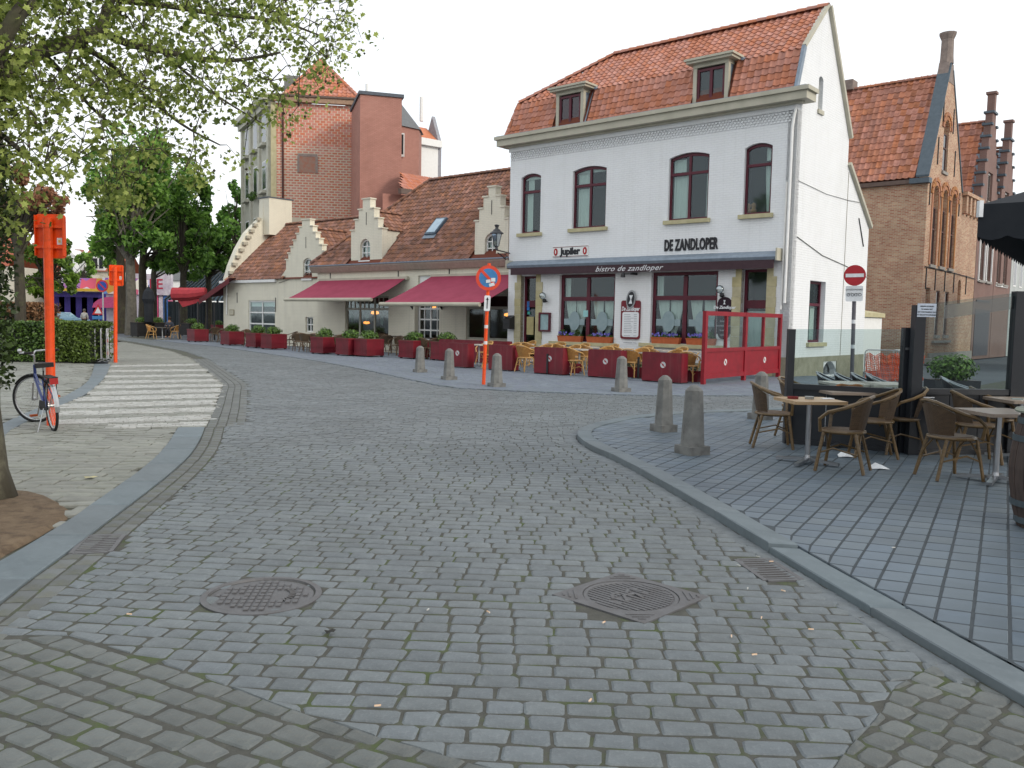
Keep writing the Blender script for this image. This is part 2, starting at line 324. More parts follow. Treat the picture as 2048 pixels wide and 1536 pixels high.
def octa(w, d, cut, jit):
    c = min(cut, w*.3, d*.3); a, b = w/2, d/2
    P = np.array([(-a+c, -b), (a-c, -b), (a, -b+c), (a, b-c), (a-c, b), (-a+c, b), (-a, b-c), (-a, -b+c)])
    return P+RNG.uniform(-jit, jit, (8, 2))
HOLES = []
def paving(parent, name, zone, deg, w, d, joint, z, mat, bond=.5, jit=.006, cut=.018, vw=.12, near=8.0, split=True, classify=None, maxd=60, warp=None, seed=1, wob=.002, single=300, jv=None, hz=.004):
    rs = random.Random(seed); a = math.radians(deg); ex = np.array([math.cos(a), math.sin(a)]); ey = np.array([-math.sin(a), math.cos(a)])
    jv = joint if jv is None else jv
    Z = np.array(zone, float); u = Z@ex; v = Z@ey; items = []
    v0, v1 = v.min(), v.max(); u0, u1 = u.min(), u.max(); vv = v0+d/2; j = 0
    while vv < v1:
        uu = u0 - rs.random()*w*bond*2 if bond else u0
        while uu < u1:
            ww = w*(1+rs.uniform(-vw, vw)); cu = uu+ww/2
            cy = vv + (warp(cu, vv) if warp else 0); c = ex*cu+ey*cy
            items.append((c[0], c[1], ww, (warp(cu+.1, vv)-warp(cu-.1, vv))/.2 if warp else 0.0)); uu += ww
        vv += d; j += 1
    A = np.array(items); ok = inside(A[:, :2], zone)
    mg = w*.7
    near_edge = np.zeros(len(A), bool)
    A2 = A[ok | True]; out = []
    for k in range(len(A)):
        x, y, ww, sl = A[k]; dist = math.hypot(x, y)
        if dist > maxd or y < 1.5: continue
        if not ok[k]:
            if dist > 14: continue
            q = snap(np.array([x, y]), zone)
            if (q[0]-x)**2+(q[1]-y)**2 > (w*.33)**2: continue
        px, py = pr((x, y, z))
        if px < -700 or px > 2750 or py > 2100: continue
        if any((x-hx)**2+(y-hy)**2 < hr*hr for hx, hy, hr in HOLES): continue
        lod = 0 if dist < near else 1
        aa = a+math.atan(sl); e1 = np.array([math.cos(aa), math.sin(aa)]); e2 = np.array([-math.sin(aa), math.cos(aa)]) if bond else ey
        if lod == 0 or dist < 14: P = octa(ww-joint, d-jv, cut, jit)
        else: h1, h2 = (ww-joint)/2, (d-jv)/2; P = np.array([(-h1, -h2), (h1, -h2), (h1, h2), (-h1, h2)])+RNG.uniform(-jit/2, jit/2, (4, 2))
        P = np.array([x, y])+P[:, :1]*e1+P[:, 1:]*e2
        if dist < 14:
            ins = inside(P, zone)
            if not ins.all():
                P = np.array([p if i else snap(p, zone) for p, i in zip(P, ins)])
                ar = .5*abs(np.dot(P[:, 0], np.roll(P[:, 1], 1))-np.dot(P[:, 1], np.roll(P[:, 0], 1)))
                if ar < .12*w*d: continue
        out.append((dist if 0 < px < 2048 and py < 1560 else dist+100, P, lod, x, y))
    out.sort(key=lambda t: t[0]); groups = {}
    cnt = 0
    for dist, P, lod, x, y in out:
        mt, nm = (mat, name); 
        if classify:
            r = classify(x, y)
            if r: mt, nm = r
        zz = z+zg(x, y)+rs.uniform(-wob, wob); rnd = rs.random()
        if cnt < single and dist < 90:
            mb = MB(); stone_geo(P, zz, 0.0, lod, mb, (x, y, zz), tilt=hz); mb.build(nm, mt, parent, loc=(x, y, zz)); cnt += 1
        else:
            mb = groups.setdefault((mt.name, nm), (MB(), mt))[0]; stone_geo(P, zz, rnd, lod, mb, tilt=hz if dist < 30 else 0)
    for (mn, nm), (mb, mt) in groups.items(): mb.build(nm+'s', mt, parent, kind='stuff')
def resample(pts, step):
    pts = [np.array(p, float) for p in pts]; out = [pts[0]]; acc = 0
    L = [0]
    for i in range(1, len(pts)): L.append(L[-1]+np.linalg.norm(pts[i]-pts[i-1]))
    n = max(1, int(round(L[-1]/step)))
    for k in range(1, n+1):
        t = L[-1]*k/n; i = min(len(pts)-1, max(1, int(np.searchsorted(L, t)))); f = (t-L[i-1])/(L[i]-L[i-1]+1e-9); out.append(pts[i-1]*(1-f)+pts[i]*f)
    return out
def smooth_curve(pts, it=2):
    pts = [np.array(p, float) for p in pts]
    for _ in range(it):
        q = [pts[0]]
        for i in range(len(pts)-1): q += [pts[i]*.75+pts[i+1]*.25, pts[i]*.25+pts[i+1]*.75]
        pts = q+[pts[-1]]
    return pts
def offset(pts, d):
    out = []
    for i in range(len(pts)):
        t = np.array(pts[min(i+1, len(pts)-1)])-np.array(pts[max(i-1, 0)]); t = t/np.linalg.norm(t); out.append(np.array(pts[i])+d*np.array([t[1], -t[0]]))
    return out
def strip(parent, name, curve, o0, o1, length, joint, z, mat, jit=.003, phase=0.0, h=.03):
    """stones laid end to end along a curve, between two offsets (positive = right hand side)"""
    c = resample(smooth_curve(curve, 2), length/6); A = offset(c, o0); B = offset(c, o1); n = 6; k = int(phase*n)
    while k+1 < len(c)-1:
        e = min(k+n, len(c)-1); idx = list(range(k, e+1, 3)) if e-k >= 3 else [k, e]
        if idx[-1] != e: idx.append(e)
        a = [np.array(A[i]) for i in idx]; b = [np.array(B[i]) for i in idx]
        t = (a[-1]-a[0]); t = t/np.linalg.norm(t)*joint/2; a[0] = a[0]+t; b[0] = b[0]+t; a[-1] = a[-1]-t; b[-1] = b[-1]-t
        P = np.array(a+b[::-1]); ctr = P.mean(0)
        if np.dot(P[:, 0], np.roll(P[:, 1], -1))-np.dot(P[:, 1], np.roll(P[:, 0], -1)) < 0: P = P[::-1]
        P = P+RNG.uniform(-jit, jit, P.shape); zz = z+random.uniform(-.002, .002)
        mb = MB(); stone_geo(P, zz, 0.0, 0 if np.linalg.norm(ctr) < 14 else 1, mb, (ctr[0], ctr[1], zz), tilt=0, drop=h, inset=.01); mb.build(name, mat, parent, loc=(ctr[0], ctr[1], zz)); k = e
# ---- outlines on the ground (metres)
LB_OUT = [(-2.45, 2.0), (-2.72, 3.6), (-2.85, 4.65), (-2.92, 5.0), (-3.02, 5.72), (-3.21, 6.89), (-3.46, 8.47), (-3.71, 9.73), (-4.04, 10.95), (-4.43, 12.2)]
LB_IN = [(-2.9, 2.0), (-3.18, 3.8), (-3.33, 5.46), (-3.39, 6.06), (-3.51, 6.87), (-3.6, 7.3), (-3.83, 8.67), (-4.18, 10.17), (-4.78, 12.11)]
ZR = [(-4.43, 12.25), (-4.61, 12.84), (-4.96, 14.03), (-5.45, 15.62), (-6.18, 17.95), (-6.68, 19.61), (-7.5, 21.5), (-9.11, 25.14), (-11.51, 30.49), (-15, 37), (-21, 46)]
B2_OUT = [(-6.6, 11.0), (-6.88, 11.58), (-7.23, 12.68), (-7.82, 14.55), (-8.40, 16.65), (-9.03, 18.33), (-10.45, 21.85), (-12.63, 26.68)]
B2_IN = [(-7.0, 10.9), (-7.31, 12.06), (-7.72, 13.27), (-8.29, 15.35), (-8.95, 17.21), (-9.7, 19.3), (-11.0, 22.2), (-13.1, 26.6)]
RK_OUT = [(2.45, 2.2), (2.32, 3.4), (2.23, 3.86), (2.09, 4.71), (1.88, 6.10), (1.69, 7.44), (1.30, 9.75), (1.01, 10.77), (.92, 11.46), (.93, 12.06), (1.08, 12.74), (1.80, 13.99), (2.46, 14.67), (3.45, 15.31), (4.46, 15.73), (7.0, 17.2), (9.98, 19.28), (16, 24.5)]
FRONT = [(-35.2, 72), (-25.1, 55), (-14.86, 42.43), (-10.43, 35.87), (-7.25, 31.0), (-4.78, 26.6), (-2.72, 22.4), (-1.74, 20.5), (-1.24, 19.9), (0, 19.4), (1.51, 19.01), (3.05, 18.8), (5.46, 19.34), (8.34, 20.9), (13, 25.5), (24, 38)]
ROADZ = [(-2.45, 1.6)]+LB_OUT+[(-4.61, 12.84)]+ZR[2:]+FRONT[2:][:0]+[(-30, 60), (-25.1, 55)]+FRONT[2:]+[(20, 28)]+RK_OUT[::-1]+[(2.45, 1.6)]
DIAG_LINE = [(-2.95, 4.15), (-2.5, 4.15), (-2.29, 4.25), (-1.87, 4.04), (-1.40, 3.77), (-.96, 3.49), (-.45, 3.21), (-.02, 3.0), (.4, 2.7), (.6, 2.2)]
DIAG = DIAG_LINE+[(.6, 1.6), (-2.95, 1.6)]
g1 = [tuple(G(*q).xy) for q in [(1657, 1545), (1700, 1490), (1752, 1438), (1785, 1376), (1880, 1322), (1985, 1378), (2048, 1412)]]
PATCH = g1+[(2.45, 2.2), (1.4, 1.6), (.9, 1.6)]
# manholes and drains sit in the road
HOLES += [(-1.45, 4.9, .33), (.74, 5.01, .40), (-2.93, 5.95, .13), (-2.85, 5.80, .13), (-3.0, 6.1, .13), (1.76, 5.62, .16), (1.72, 5.78, .12), (1.78, 5.45, .12)]
road = grid_sheet('road', ROADZ, -.006, joint_m)
main_zone = [(-2.62, 4.2)]+[tuple(p) for p in offset(LB_OUT[3:], .27)]+[(-4.2, 12.84)]+[tuple(p) for p in offset(ZR[1:], .55)]+[(-30, 60)]+FRONT[1:]+[(20, 28)]+[tuple(p) for p in offset(RK_OUT[::-1], .0)][:-3]+g1[::-1][1:]+[(.9, 2.0)]+DIAG_LINE[::-1][1:-2]
wp = lambda u, v: -.018*u*abs(u) if abs(u) < 3 else -.018*u*3
paving(road, 'sett', main_zone, -2.0, .19, .129, .0105, 0, sett_m, warp=wp, near=11, maxd=62, seed=3, vw=.2, cut=.011, jit=.0065, hz=.0018, jv=.018)
HOLD = HOLES[:]
paving(road, 'sett', DIAG, -28, .175, .132, .013, 0, sett_w, near=11, seed=5, single=150, hz=.004, cut=.016, jit=.007, jv=.019)
ga = math.degrees(math.atan2((G(1992, 1434)-G(1893, 1512)).y, (G(1992, 1434)-G(1893, 1512)).x))
paving(road, 'sett', PATCH, ga-90, .14, .15, .014, 0, sett_w, near=11, seed=6, single=60, cut=.02, jit=.007)
lb = LB_OUT[1:]
for r_ in range(2): strip(road, 'gutter_brick', lb, .01+.13*r_, .125+.13*r_, .22, .012, 0, gutter_m, phase=.4*r_)
for r_ in range(4): strip(road, 'gutter_brick', ZR[:9], .01+.135*r_, .13+.135*r_, .24, .012, 0, gutter_m, phase=.3*r_)
# ---- kerbs
lkerb = grid_sheet('kerb', LB_OUT+LB_IN[::-1], -.03, joint_p)
def between(parent, name, A, B, length, z, mat, h=.05, joint=.006):
    A = smooth_curve(A, 2); B = smooth_curve(B, 2); L = sum(np.linalg.norm(A[i+1]-A[i]) for i in range(len(A)-1)); n = max(2, int(L/length))*3
    def at(C, k):
        S = [0]
        for i in range(1, len(C)): S.append(S[-1]+np.linalg.norm(C[i]-C[i-1]))
        t = S[-1]*k/n; i = min(len(C)-1, max(1, int(np.searchsorted(S, t)))); f = (t-S[i-1])/(S[i]-S[i-1]+1e-9); return C[i-1]*(1-f)+C[i]*f
    for k in range(0, n, 3):
        a = [at(A, k+i) for i in range(4)]; b = [at(B, k+i) for i in range(4)]; t = a[-1]-a[0]; t = t/np.linalg.norm(t)*joint/2
        a[0] = a[0]+t; b[0] = b[0]+t; a[-1] = a[-1]-t; b[-1] = b[-1]-t; P = np.array(a+b[::-1])
        if np.dot(P[:, 0], np.roll(P[:, 1], -1))-np.dot(P[:, 1], np.roll(P[:, 0], -1)) < 0: P = P[::-1]
        c = P.mean(0); mb = MB(); zz = z(c) if callable(z) else z
        stone_geo(P, zz, 0.0, 0, mb, (c[0], c[1], zz), tilt=0, drop=h, inset=.012); mb.build(name, mat, parent, loc=(c[0], c[1], zz))
between(lkerb, 'kerbstone', LB_OUT, LB_IN, 1.0, .014, bluestone)
k2 = grid_sheet('kerb', B2_OUT+B2_IN[::-1], -.03, joint_p); between(k2, 'kerbstone', B2_OUT, B2_IN, 1.0, .004, bluestone)
RK_IN = [tuple(p) for p in offset(RK_OUT, .20)]
rk = grid_sheet('kerb', RK_OUT[:14]+RK_IN[:14][::-1], -.03, joint_p)
TERR_Z = lambda c: .075 if c[1] > 6.05 else .045
near_o = [p for p in RK_OUT if p[1] < 6]+[(1.885, 6.05)]; near_i = [p for p in RK_IN if p[1] < 5.9]+[(2.085, 6.02)]
far_o = [(1.884, 6.06)]+[p for p in RK_OUT if p[1] > 6.08]; far_i = [(2.087, 6.03)]+[p for p in RK_IN if p[1] > 6.2]
between(rk, 'kerbstone', near_o, near_i, 1.0, .045, bluestone, h=.09); between(rk, 'kerbstone', far_o, far_i, 1.0, .07, bluestone, h=.11)
strip(road, 'gutter_brick', RK_OUT[2:11], -.13, -.01, .22, .012, .001, sett_m)
# ---- terrace paving on the right
TERR = [tuple(p) for p in offset(RK_OUT, .205)]+[(16, 8), (10, 1.6), (2.8, 1.6)]
terrace = grid_sheet('terrace_paving', TERR, .0497, joint_d)
tz = .052
paving(terrace, 'paver', TERR, -30, .178, .235, .0075, tz, paver_m, bond=.0, jit=.0015, cut=.005, vw=.0, warp=lambda u, v: .15*u, near=11, maxd=26, seed=8, wob=.0006, hz=.0004, jv=.011)
# ---- pavement on the left
LEFT_A = LB_IN+[(-6.6, 11.9), (-7.2, 11.2), (-8.0, 9.6), (-9.5, 8), (-8, 4), (-5, 2)]
SOIL = [(-3.36, 4.6), (-3.42, 5.5), (-3.46, 6.3), (-3.58, 6.9), (-3.9, 7.25), (-4.3, 7.62), (-5.2, 7.95), (-6.2, 7.4), (-6.5, 6), (-5.6, 4.4), (-4, 3.9)]
left = grid_sheet('pavement', LEFT_A, -.024, joint_p)
HOLES += [(-4.55, 6.6, .85), (-3.95, 5.75, .62), (-5.2, 6.6, 1.1), (-4.2, 5.0, .75), (-3.8, 6.5, .28)]
paving(left, 'paving_slab', LEFT_A, 6, .36, .185, .012, 0, sett_l, jit=.003, cut=.01, vw=.15, near=12, seed=9, single=300)
LEFT_B = B2_IN[1:]+[(-17, 28), (-22, 26), (-16, 16), (-11, 11), (-8.5, 10)]
leftb = grid_sheet('pavement', LEFT_B, -.024, joint_p)
paving(leftb, 'paving_slab', LEFT_B, 10, .36, .2, .012, -.002, sett_l, jit=.003, cut=.01, near=12, seed=10, single=120)
# ---- the striped crossing
STR = [(226, 732, 395, 729, 3.2), (222, 742, 412, 740, 3.6), (216, 753, 425, 750, 4), (212, 764, 437, 760, 4.8), (195, 774, 447, 770, 5.6), (172, 787, 443, 780, 6.4), (153, 798, 438, 791, 7.4), (124, 812, 433, 804, 8), (113, 827, 428, 818, 8.5), (110, 844, 420, 834, 9), (225, 853, 416, 847, 7)]
def stripe(x, y):
    px, py = pr((x, y, 0))
    for x0, y0, x1, y1, t in STR:
        if x0-4 < px < x1+6 and abs(y0+(y1-y0)*(px-x0)/(x1-x0)-py) < t*.52: return (white_mark, 'painted_sett')
    return None
ZEB = B2_OUT[1:]+[(-15.5, 33), (-20, 40), (-25, 46)]+ZR[1:][::-1]+[(-4.43, 12.25), (-4.85, 12.15), (-6.6, 11.8)]
zeb = grid_sheet('crossing', ZEB, -.024, joint_p)
paving(zeb, 'sett', ZEB, 19.5, .20, .095, .008, 0, sett_l, classify=stripe, jit=.003, cut=.01, near=9, maxd=56, seed=11)
# ---- pavement in front of the two restaurants
FP = FRONT[1:-1]+[(14, 33), (8.5, 27), (0, 34), (-21, 52), (-27, 62)]
fpave = grid_sheet('pavement', FP, -.012, joint_p)
paving(fpave, 'paving_brick', FP, -41, .21, .105, .006, .012, front_m, jit=.002, cut=.0, near=5, maxd=55, seed=12, wob=.001, hz=.0, single=200)
strip(fpave, 'kerbstone', FRONT[2:13], -.09, -.005, 1.0, .01, .016, bluestone, h=.03)
# ---- soil round the big tree
m = MB(); n = 26; cx, cy = -4.7, 6.1
ring = resample(smooth_curve(SOIL+[SOIL[0]], 2), .3)[:-1]
lv = [1, .97, .85, .7, .5, .3, .12]
for q, s in enumerate(lv):
    for p in ring:
        x, y = cx+(p[0]-cx)*s, cy+(p[1]-cy)*s; m.v.append((x, y, (-.02 if q == 0 else .01+.05*(1-s))+random.uniform(-.008, .012)))
nr = len(ring)
for q in range(len(lv)-1):
    for i in range(nr): m.f.append((q*nr+i, q*nr+(i+1) % nr, (q+1)*nr+(i+1) % nr, (q+1)*nr+i)); m.r.append(0)
m.f.append(tuple(range((len(lv)-1)*nr, len(lv)*nr))); m.r.append(0)
m.build('soil', soil_m, None, smooth=True, kind='stuff')

# ---- manhole covers and drain grates
def mh_round():
    t = thing('manhole_cover', 'round cast iron manhole cover with a gridded lid, set in the setts', 'manhole cover', (-1.45, 4.9, 0), .1)
    m = MB(); m.lathe([(.33, -.03), (.345, -.004), (.345, .004), (.31, .006), (.305, -.010), (.30, -.012)], 40); m.build('frame', iron_m, t)
    m = MB(); m.lathe([(.298, -.03), (.298, -.006), (.28, -.004)], 40)
    m.lathe([(.018, -.0035), (.018, .003), (.014, .003)], 8); m.build('lid', iron_m, t)
    for i in range(-6, 7):
        for j in range(-4, 5):
            x, y = i*.042+(.0 if j % 2 else .0), j*.06
            if math.hypot(abs(x)+.014, abs(y)+.02) < .27 and math.hypot(x, y) > .03 and not (abs(x-.13) < .05 and abs(y) < .1) and not (abs(x+.15) < .03 and abs(y) < .06):
                mb = MB(); mb.box(-.013, .013, -.023, .023, -.0035, .004); mb.build('grip_block', iron_m, t, loc=(x, y, 0))
    m = MB()
    for k in range(9): a = -1.1+k*.27; m.bar((.11+.05*math.cos(a), .085*math.sin(a), 0), (.11+.085*math.cos(a), .12*math.sin(a), 0), .009, .008)
    m.build('lid_emblem', iron_m, t)
mh_round()
def mh_square():
    t = thing('manhole_cover', 'square cast iron manhole cover set diagonally, round ribbed lid inside', 'manhole cover', (.74, 5.01, 0), math.radians(46))
    m = MB(); s = .335
    for a in range(4):
        c, d = math.cos(a*PI/2), math.sin(a*PI/2); R = lambda x, y: (c*x-d*y, d*x+c*y)
        n = 10; arc = [(.29*math.cos(-PI/4-k*PI/2/n+PI/2*1), .29*math.sin(-PI/4-k*PI/2/n+PI/2*1)) for k in range(n+1)]
        poly = [R(s, -s), R(s, s)]+[R(*p) for p in arc]
        m.prism(poly, -.03, .004, 'z')
    m.build('frame', iron_m, t)
    for a in range(4):
        R = Matrix.Rotation(a*PI/2+PI/4, 3, 'Z')
        for q in (.335, .37, .405):
            mb = MB(); mb.cbox(R@Vector((q, 0, .006)), (.012, (.43-q)*1.7, .006), R); mb.build('frame_rib', iron_m, t)
    m = MB(); m.lathe([(.285, -.03), (.285, .0), (.262, .0), (.26, -.0042)], 40); m.build('lid', iron_m, t)
    for k in range(-7, 8):
        x = k*.034; h = math.sqrt(max(0, .25**2-x*x))
        segs = [(-h, h)] if abs(k) not in (1, 2, 4) else [(-h, -.04), (.05, h)]
        for a_, b_ in segs:
            if b_-a_ > .03: mb = MB(); mb.box(-.011, .011, a_, b_, -.008, .0012); mb.build('lid_rib', iron_m, t, loc=(x, 0, 0))
    m = MB()
    for pts in ([(-.09, -.04), (-.02, .04), (.05, .0), (.02, -.08)], [(.02, .05), (.10, .09), (.12, .0)], [(-.12, .04), (-.06, .1), (0, .08)]):
        for i in range(len(pts)-1): m.bar((*pts[i], .0+.0012*i), (*pts[i+1], .0+.0012*i), .02, .006)
    m.build('lid_emblem', iron_m, t)
mh_square()
def grate(loc, rz, lab):
    t = thing('drain_grate', lab, 'drain grate', loc, rz); m = MB()
    for x in (-.125, .125): m.box(x-.015, x+.015, -.24, .24, -.03, .003)
    for y in (-.24, .24): m.box(-.11, .11, y-.015, y+.015, -.03, .0025)
    m.box(-.11, .11, -.225, .225, -.034, -.03); m.build('frame', iron_m, t)
    for k in range(9): mb = MB(); mb.box(-.11, .11, -.011, .011, -.012, .002); mb.build('bar', iron_m, t, loc=(0, -.2+k*.05, 0))
grate((-2.92, 5.94, .002), math.radians(14), 'iron drain grate beside the flush left kerb')
grate((1.745, 5.62, .002), math.radians(8), 'iron drain grate against the raised right kerb')
# ---- litter: leaves, stubs and grit
leaf_l = M('fallen_leaf', hexc('b08a3c'), hexc('8c6a2c'), .8); grit_m = M('pale_grit', (.5, .5, .47), None, .8); stub_m = M('cigarette_stub', hexc('c98a4c'), hexc('e0d8c8'), .8)
for i in range(17):
    px, py = random.choice([(random.uniform(1380, 1640), random.uniform(1080, 1330)), (random.uniform(60, 1500), random.uniform(1150, 1500)), (random.uniform(1300, 1950), random.uniform(960, 1250))])
    p = G(px, py, .0); zz = .008 if p.x < (2.05 if p.y < 7 else 1.3) else .057
    p = G(px, py, zz); mb = MB(); a = random.uniform(0, 3.1)
    mb.bar((-.014*math.cos(a), -.014*math.sin(a), 0), (.014*math.cos(a), .014*math.sin(a), 0), .006, .006); o = mb.build('cigarette_stub', random.choice([stub_m, grit_m]), loc=(p.x, p.y, zz+.004))
    tag(o, 'small cigarette stub lying on the paving', 'litter', 'stubs and crumbs lying on the ground')
def leafflat(px, py, s, mat, lab, z=.008, cat='leaf'):
    p = G(px, py, z); m = MB(); pts = []
    for k in range(10): r = s*(1 if k % 2 == 0 else .55); a = k*PI/5; pts.append((r*math.cos(a)*1.3, r*math.sin(a), .004+.006*(k % 3)))
    m.add([(0, 0, .012)]+pts, [(0, k+1, (k+1) % 10+1) for k in range(10)]); o = m.build('fallen_leaf', mat, loc=(p.x, p.y, z)); o.rotation_euler = (0, 0, random.uniform(0, 6)); tag(o, lab, cat)
leafflat(180, 956, .06, M('pale_leaf', hexc('b3ad88')), 'pale fallen leaf lying on the left pavement slabs')
leafflat(660, 1266, .03, M('dark_leaf', hexc('2a2a28')), 'small dark crumpled leaf on the setts below the round manhole')
leafflat(370, 975, .03, M('dark_leaf', hexc('2a2a28')), 'small dark leaf on the road right of the left kerb')
# ============================================================ BUILDINGS: tools
def arc_top(x0, x1, zs, zc, n=7):
    """points of a shallow arch from right to left"""
    if zc-zs < .01: return []
    w = (x1-x0)/2; h = zc-zs; R = (w*w+h*h)/(2*h); cx = (x0+x1)/2; cz = zc-R; a0 = math.asin(min(1, w/R)) if h < w else PI/2
    if h >= w*.95: return [(cx+w*math.cos(PI*k/n), zs+h*math.sin(PI*k/n)) for k in range(1, n)]
    return [(cx+R*math.sin(a0-2*a0*k/n), cz+R*math.cos(a0-2*a0*k/n)) for k in range(1, n)]
def opening(x0, x1, z0, z1, rise=0.0): return [(x0, z0), (x1, z0), (x1, z1-rise)]+arc_top(x0, x1, z1-rise, z1)+[(x0, z1-rise)]
def wall(parent, name, outline, holes, y, depth, mat, ax='y', thick=.3, rev=.22):
    """flat wall with real openings; front face at y, reveals going in by rev; ax='x' builds it in the plane x=const"""
    f = (lambda p, q, t: (p, y+t, q)) if ax == 'y' else (lambda p, q, t: (y-t, p, q))
    m = MB(); loops = [outline]+holes
    tr = tessellate_polygon([[Vector((p, q, 0)) for p, q in L] for L in loops]); flat = [p for L in loops for p in L]
    m.add([f(p, q, 0) for p, q in flat], [t for t in tr], 0.0)
    n = len(outline); m.add([f(p, q, 0) for p, q in outline]+[f(p, q, thick) for p, q in outline], [(i, (i+1) % n, (i+1) % n+n, i+n) for i in range(n)], 0.0)
    for L in holes:
        n = len(L); m.add([f(p, q, 0) for p, q in L]+[f(p, q, rev) for p, q in L], [(i, (i+1) % n, (i+1) % n+n, i+n) for i in range(n)], 0.0)
    o = m.build(name, mat, parent); return fixnormals(o)
def window(parent, x0, x1, z0, z1, y, mat, rise=0.0, mull=(), trans=(), fw=.07, ax='y', sill=None, sillw=.12, curtain=None, pane=None, name='window', deep=.45, back=True, bars=.045, room=None, low=None, blind=None):
    """frame (the part) > pane, curtain, sill (sub-parts)"""
    X = (lambda a, b, c: (a, b, c)) if ax == 'y' else (lambda a, b, c: (-b, a, c))
    def bx(m, a0, a1, b0, b1, c0, c1):
        if ax == 'y': m.box(a0, a1, b0, b1, c0, c1)
        else: m.box(y*0+XO-b0, XO-b1, a0, a1, c0, c1)
    XO = XPL[0]
    yy = y if ax == 'y' else y
    m = MB(); top = z1-rise
    bx(m, x0, x0+fw, yy, yy+.07, z0, top); bx(m, x1-fw, x1, yy, yy+.07, z0, top); bx(m, x0+fw, x1-fw, yy, yy+.07, z0, z0+fw)
    if rise > 0:
        out = [(x1, top)]+arc_top(x0, x1, top, z1)+[(x0, top)]; inn = [(x0+fw, top-fw)]+[(p, q-fw*1.3) for p, q in arc_top(x0, x1, top, z1)[::-1]]+[(x1-fw, top-fw)]
        poly = out+[(x0, top-fw)]+inn+[(x1, top-fw)]
        if ax == 'y': m.prism(poly, yy, yy+.069, 'y')
        else: m.prism(poly, XO-yy, XO-yy-.069, 'x')
    else: bx(m, x0+fw, x1-fw, yy, yy+.07, z1-fw, z1)
    for t in trans: zt = z0+(z1-z0)*t; bx(m, x0+fw, x1-fw, yy-.01, yy+.066, zt-bars, zt+bars)
    for t in mull: xm = x0+(x1-x0)*t; bx(m, xm-bars, xm+bars, yy+.002, yy+.063, z0+fw, z1-fw*1.3)
    fr = m.build(name, mat, parent)
    xs = [x0+fw]+[x0+(x1-x0)*t for t in mull]+[x1-fw]; zs = [z0+fw]+[z0+(z1-z0)*t for t in trans]+[z1-fw]
    for i in range(len(xs)-1):
        for j in range(len(zs)-1):
            a0 = xs[i]+(bars if i else 0); a1 = xs[i+1]-(bars if i < len(xs)-2 else 0); c0 = zs[j]+(bars if j else 0); c1 = zs[j+1]-(bars if j < len(zs)-2 else 0)
            mm = MB(); bx(mm, a0, a1, yy+.035, yy+.041, c0, c1); mm.build('pane', pane or pane_m, fr)
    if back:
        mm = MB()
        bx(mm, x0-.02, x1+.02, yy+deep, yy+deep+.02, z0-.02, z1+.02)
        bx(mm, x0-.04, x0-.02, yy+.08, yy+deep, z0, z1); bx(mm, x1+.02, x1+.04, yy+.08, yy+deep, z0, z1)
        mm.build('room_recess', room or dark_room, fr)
    if curtain:
        for c in curtain:
            a0, a1, c0, c1 = x0+(x1-x0)*c[0], x0+(x1-x0)*c[1], z0+(z1-z0)*c[2], z0+(z1-z0)*c[3]
            mm = MB(); n = max(6, int((a1-a0)/.045)); vs = []
            pinch = c[4] if len(c) > 4 else 0.0
            rows = 5
            for r in range(rows+1):
                t = r/rows
                for k in range(n+1):
                    s = k/n; mid = (c[5] if len(c) > 5 else .5)
                    s2 = mid+(s-mid)*(1-pinch*(1-t)**1.3)
                    yv = yy+.13+.018*(k % 2)+.01*math.sin(k*1.7)
                    p = (a0+(a1-a0)*s2, yv, c0+(c1-c0)*t); vs.append(p if ax == 'y' else (XO-yv, p[0], p[2]))
            mm.add(vs, [(r*(n+1)+k, r*(n+1)+k+1, (r+1)*(n+1)+k+1, (r+1)*(n+1)+k) for r in range(rows) for k in range(n)], .5); mm.build('curtain', curtain_m, fr)
    if blind:
        mm = MB(); bx(mm, x0+fw, x1-fw, yy+.09, yy+.1, z1-(z1-z0)*blind, z1-fw*.5); mm.build('blind', curtain_m, fr)
    if sill is not None:
        mm = MB(); bx(mm, x0-sillw, x1+sillw, sill, y-.002, z0-.13, z0-.002); mm.build('sill', trim_stone if not isinstance(low, bpy.types.Material) else low, fr)
    return fr
XPL = [0.0]
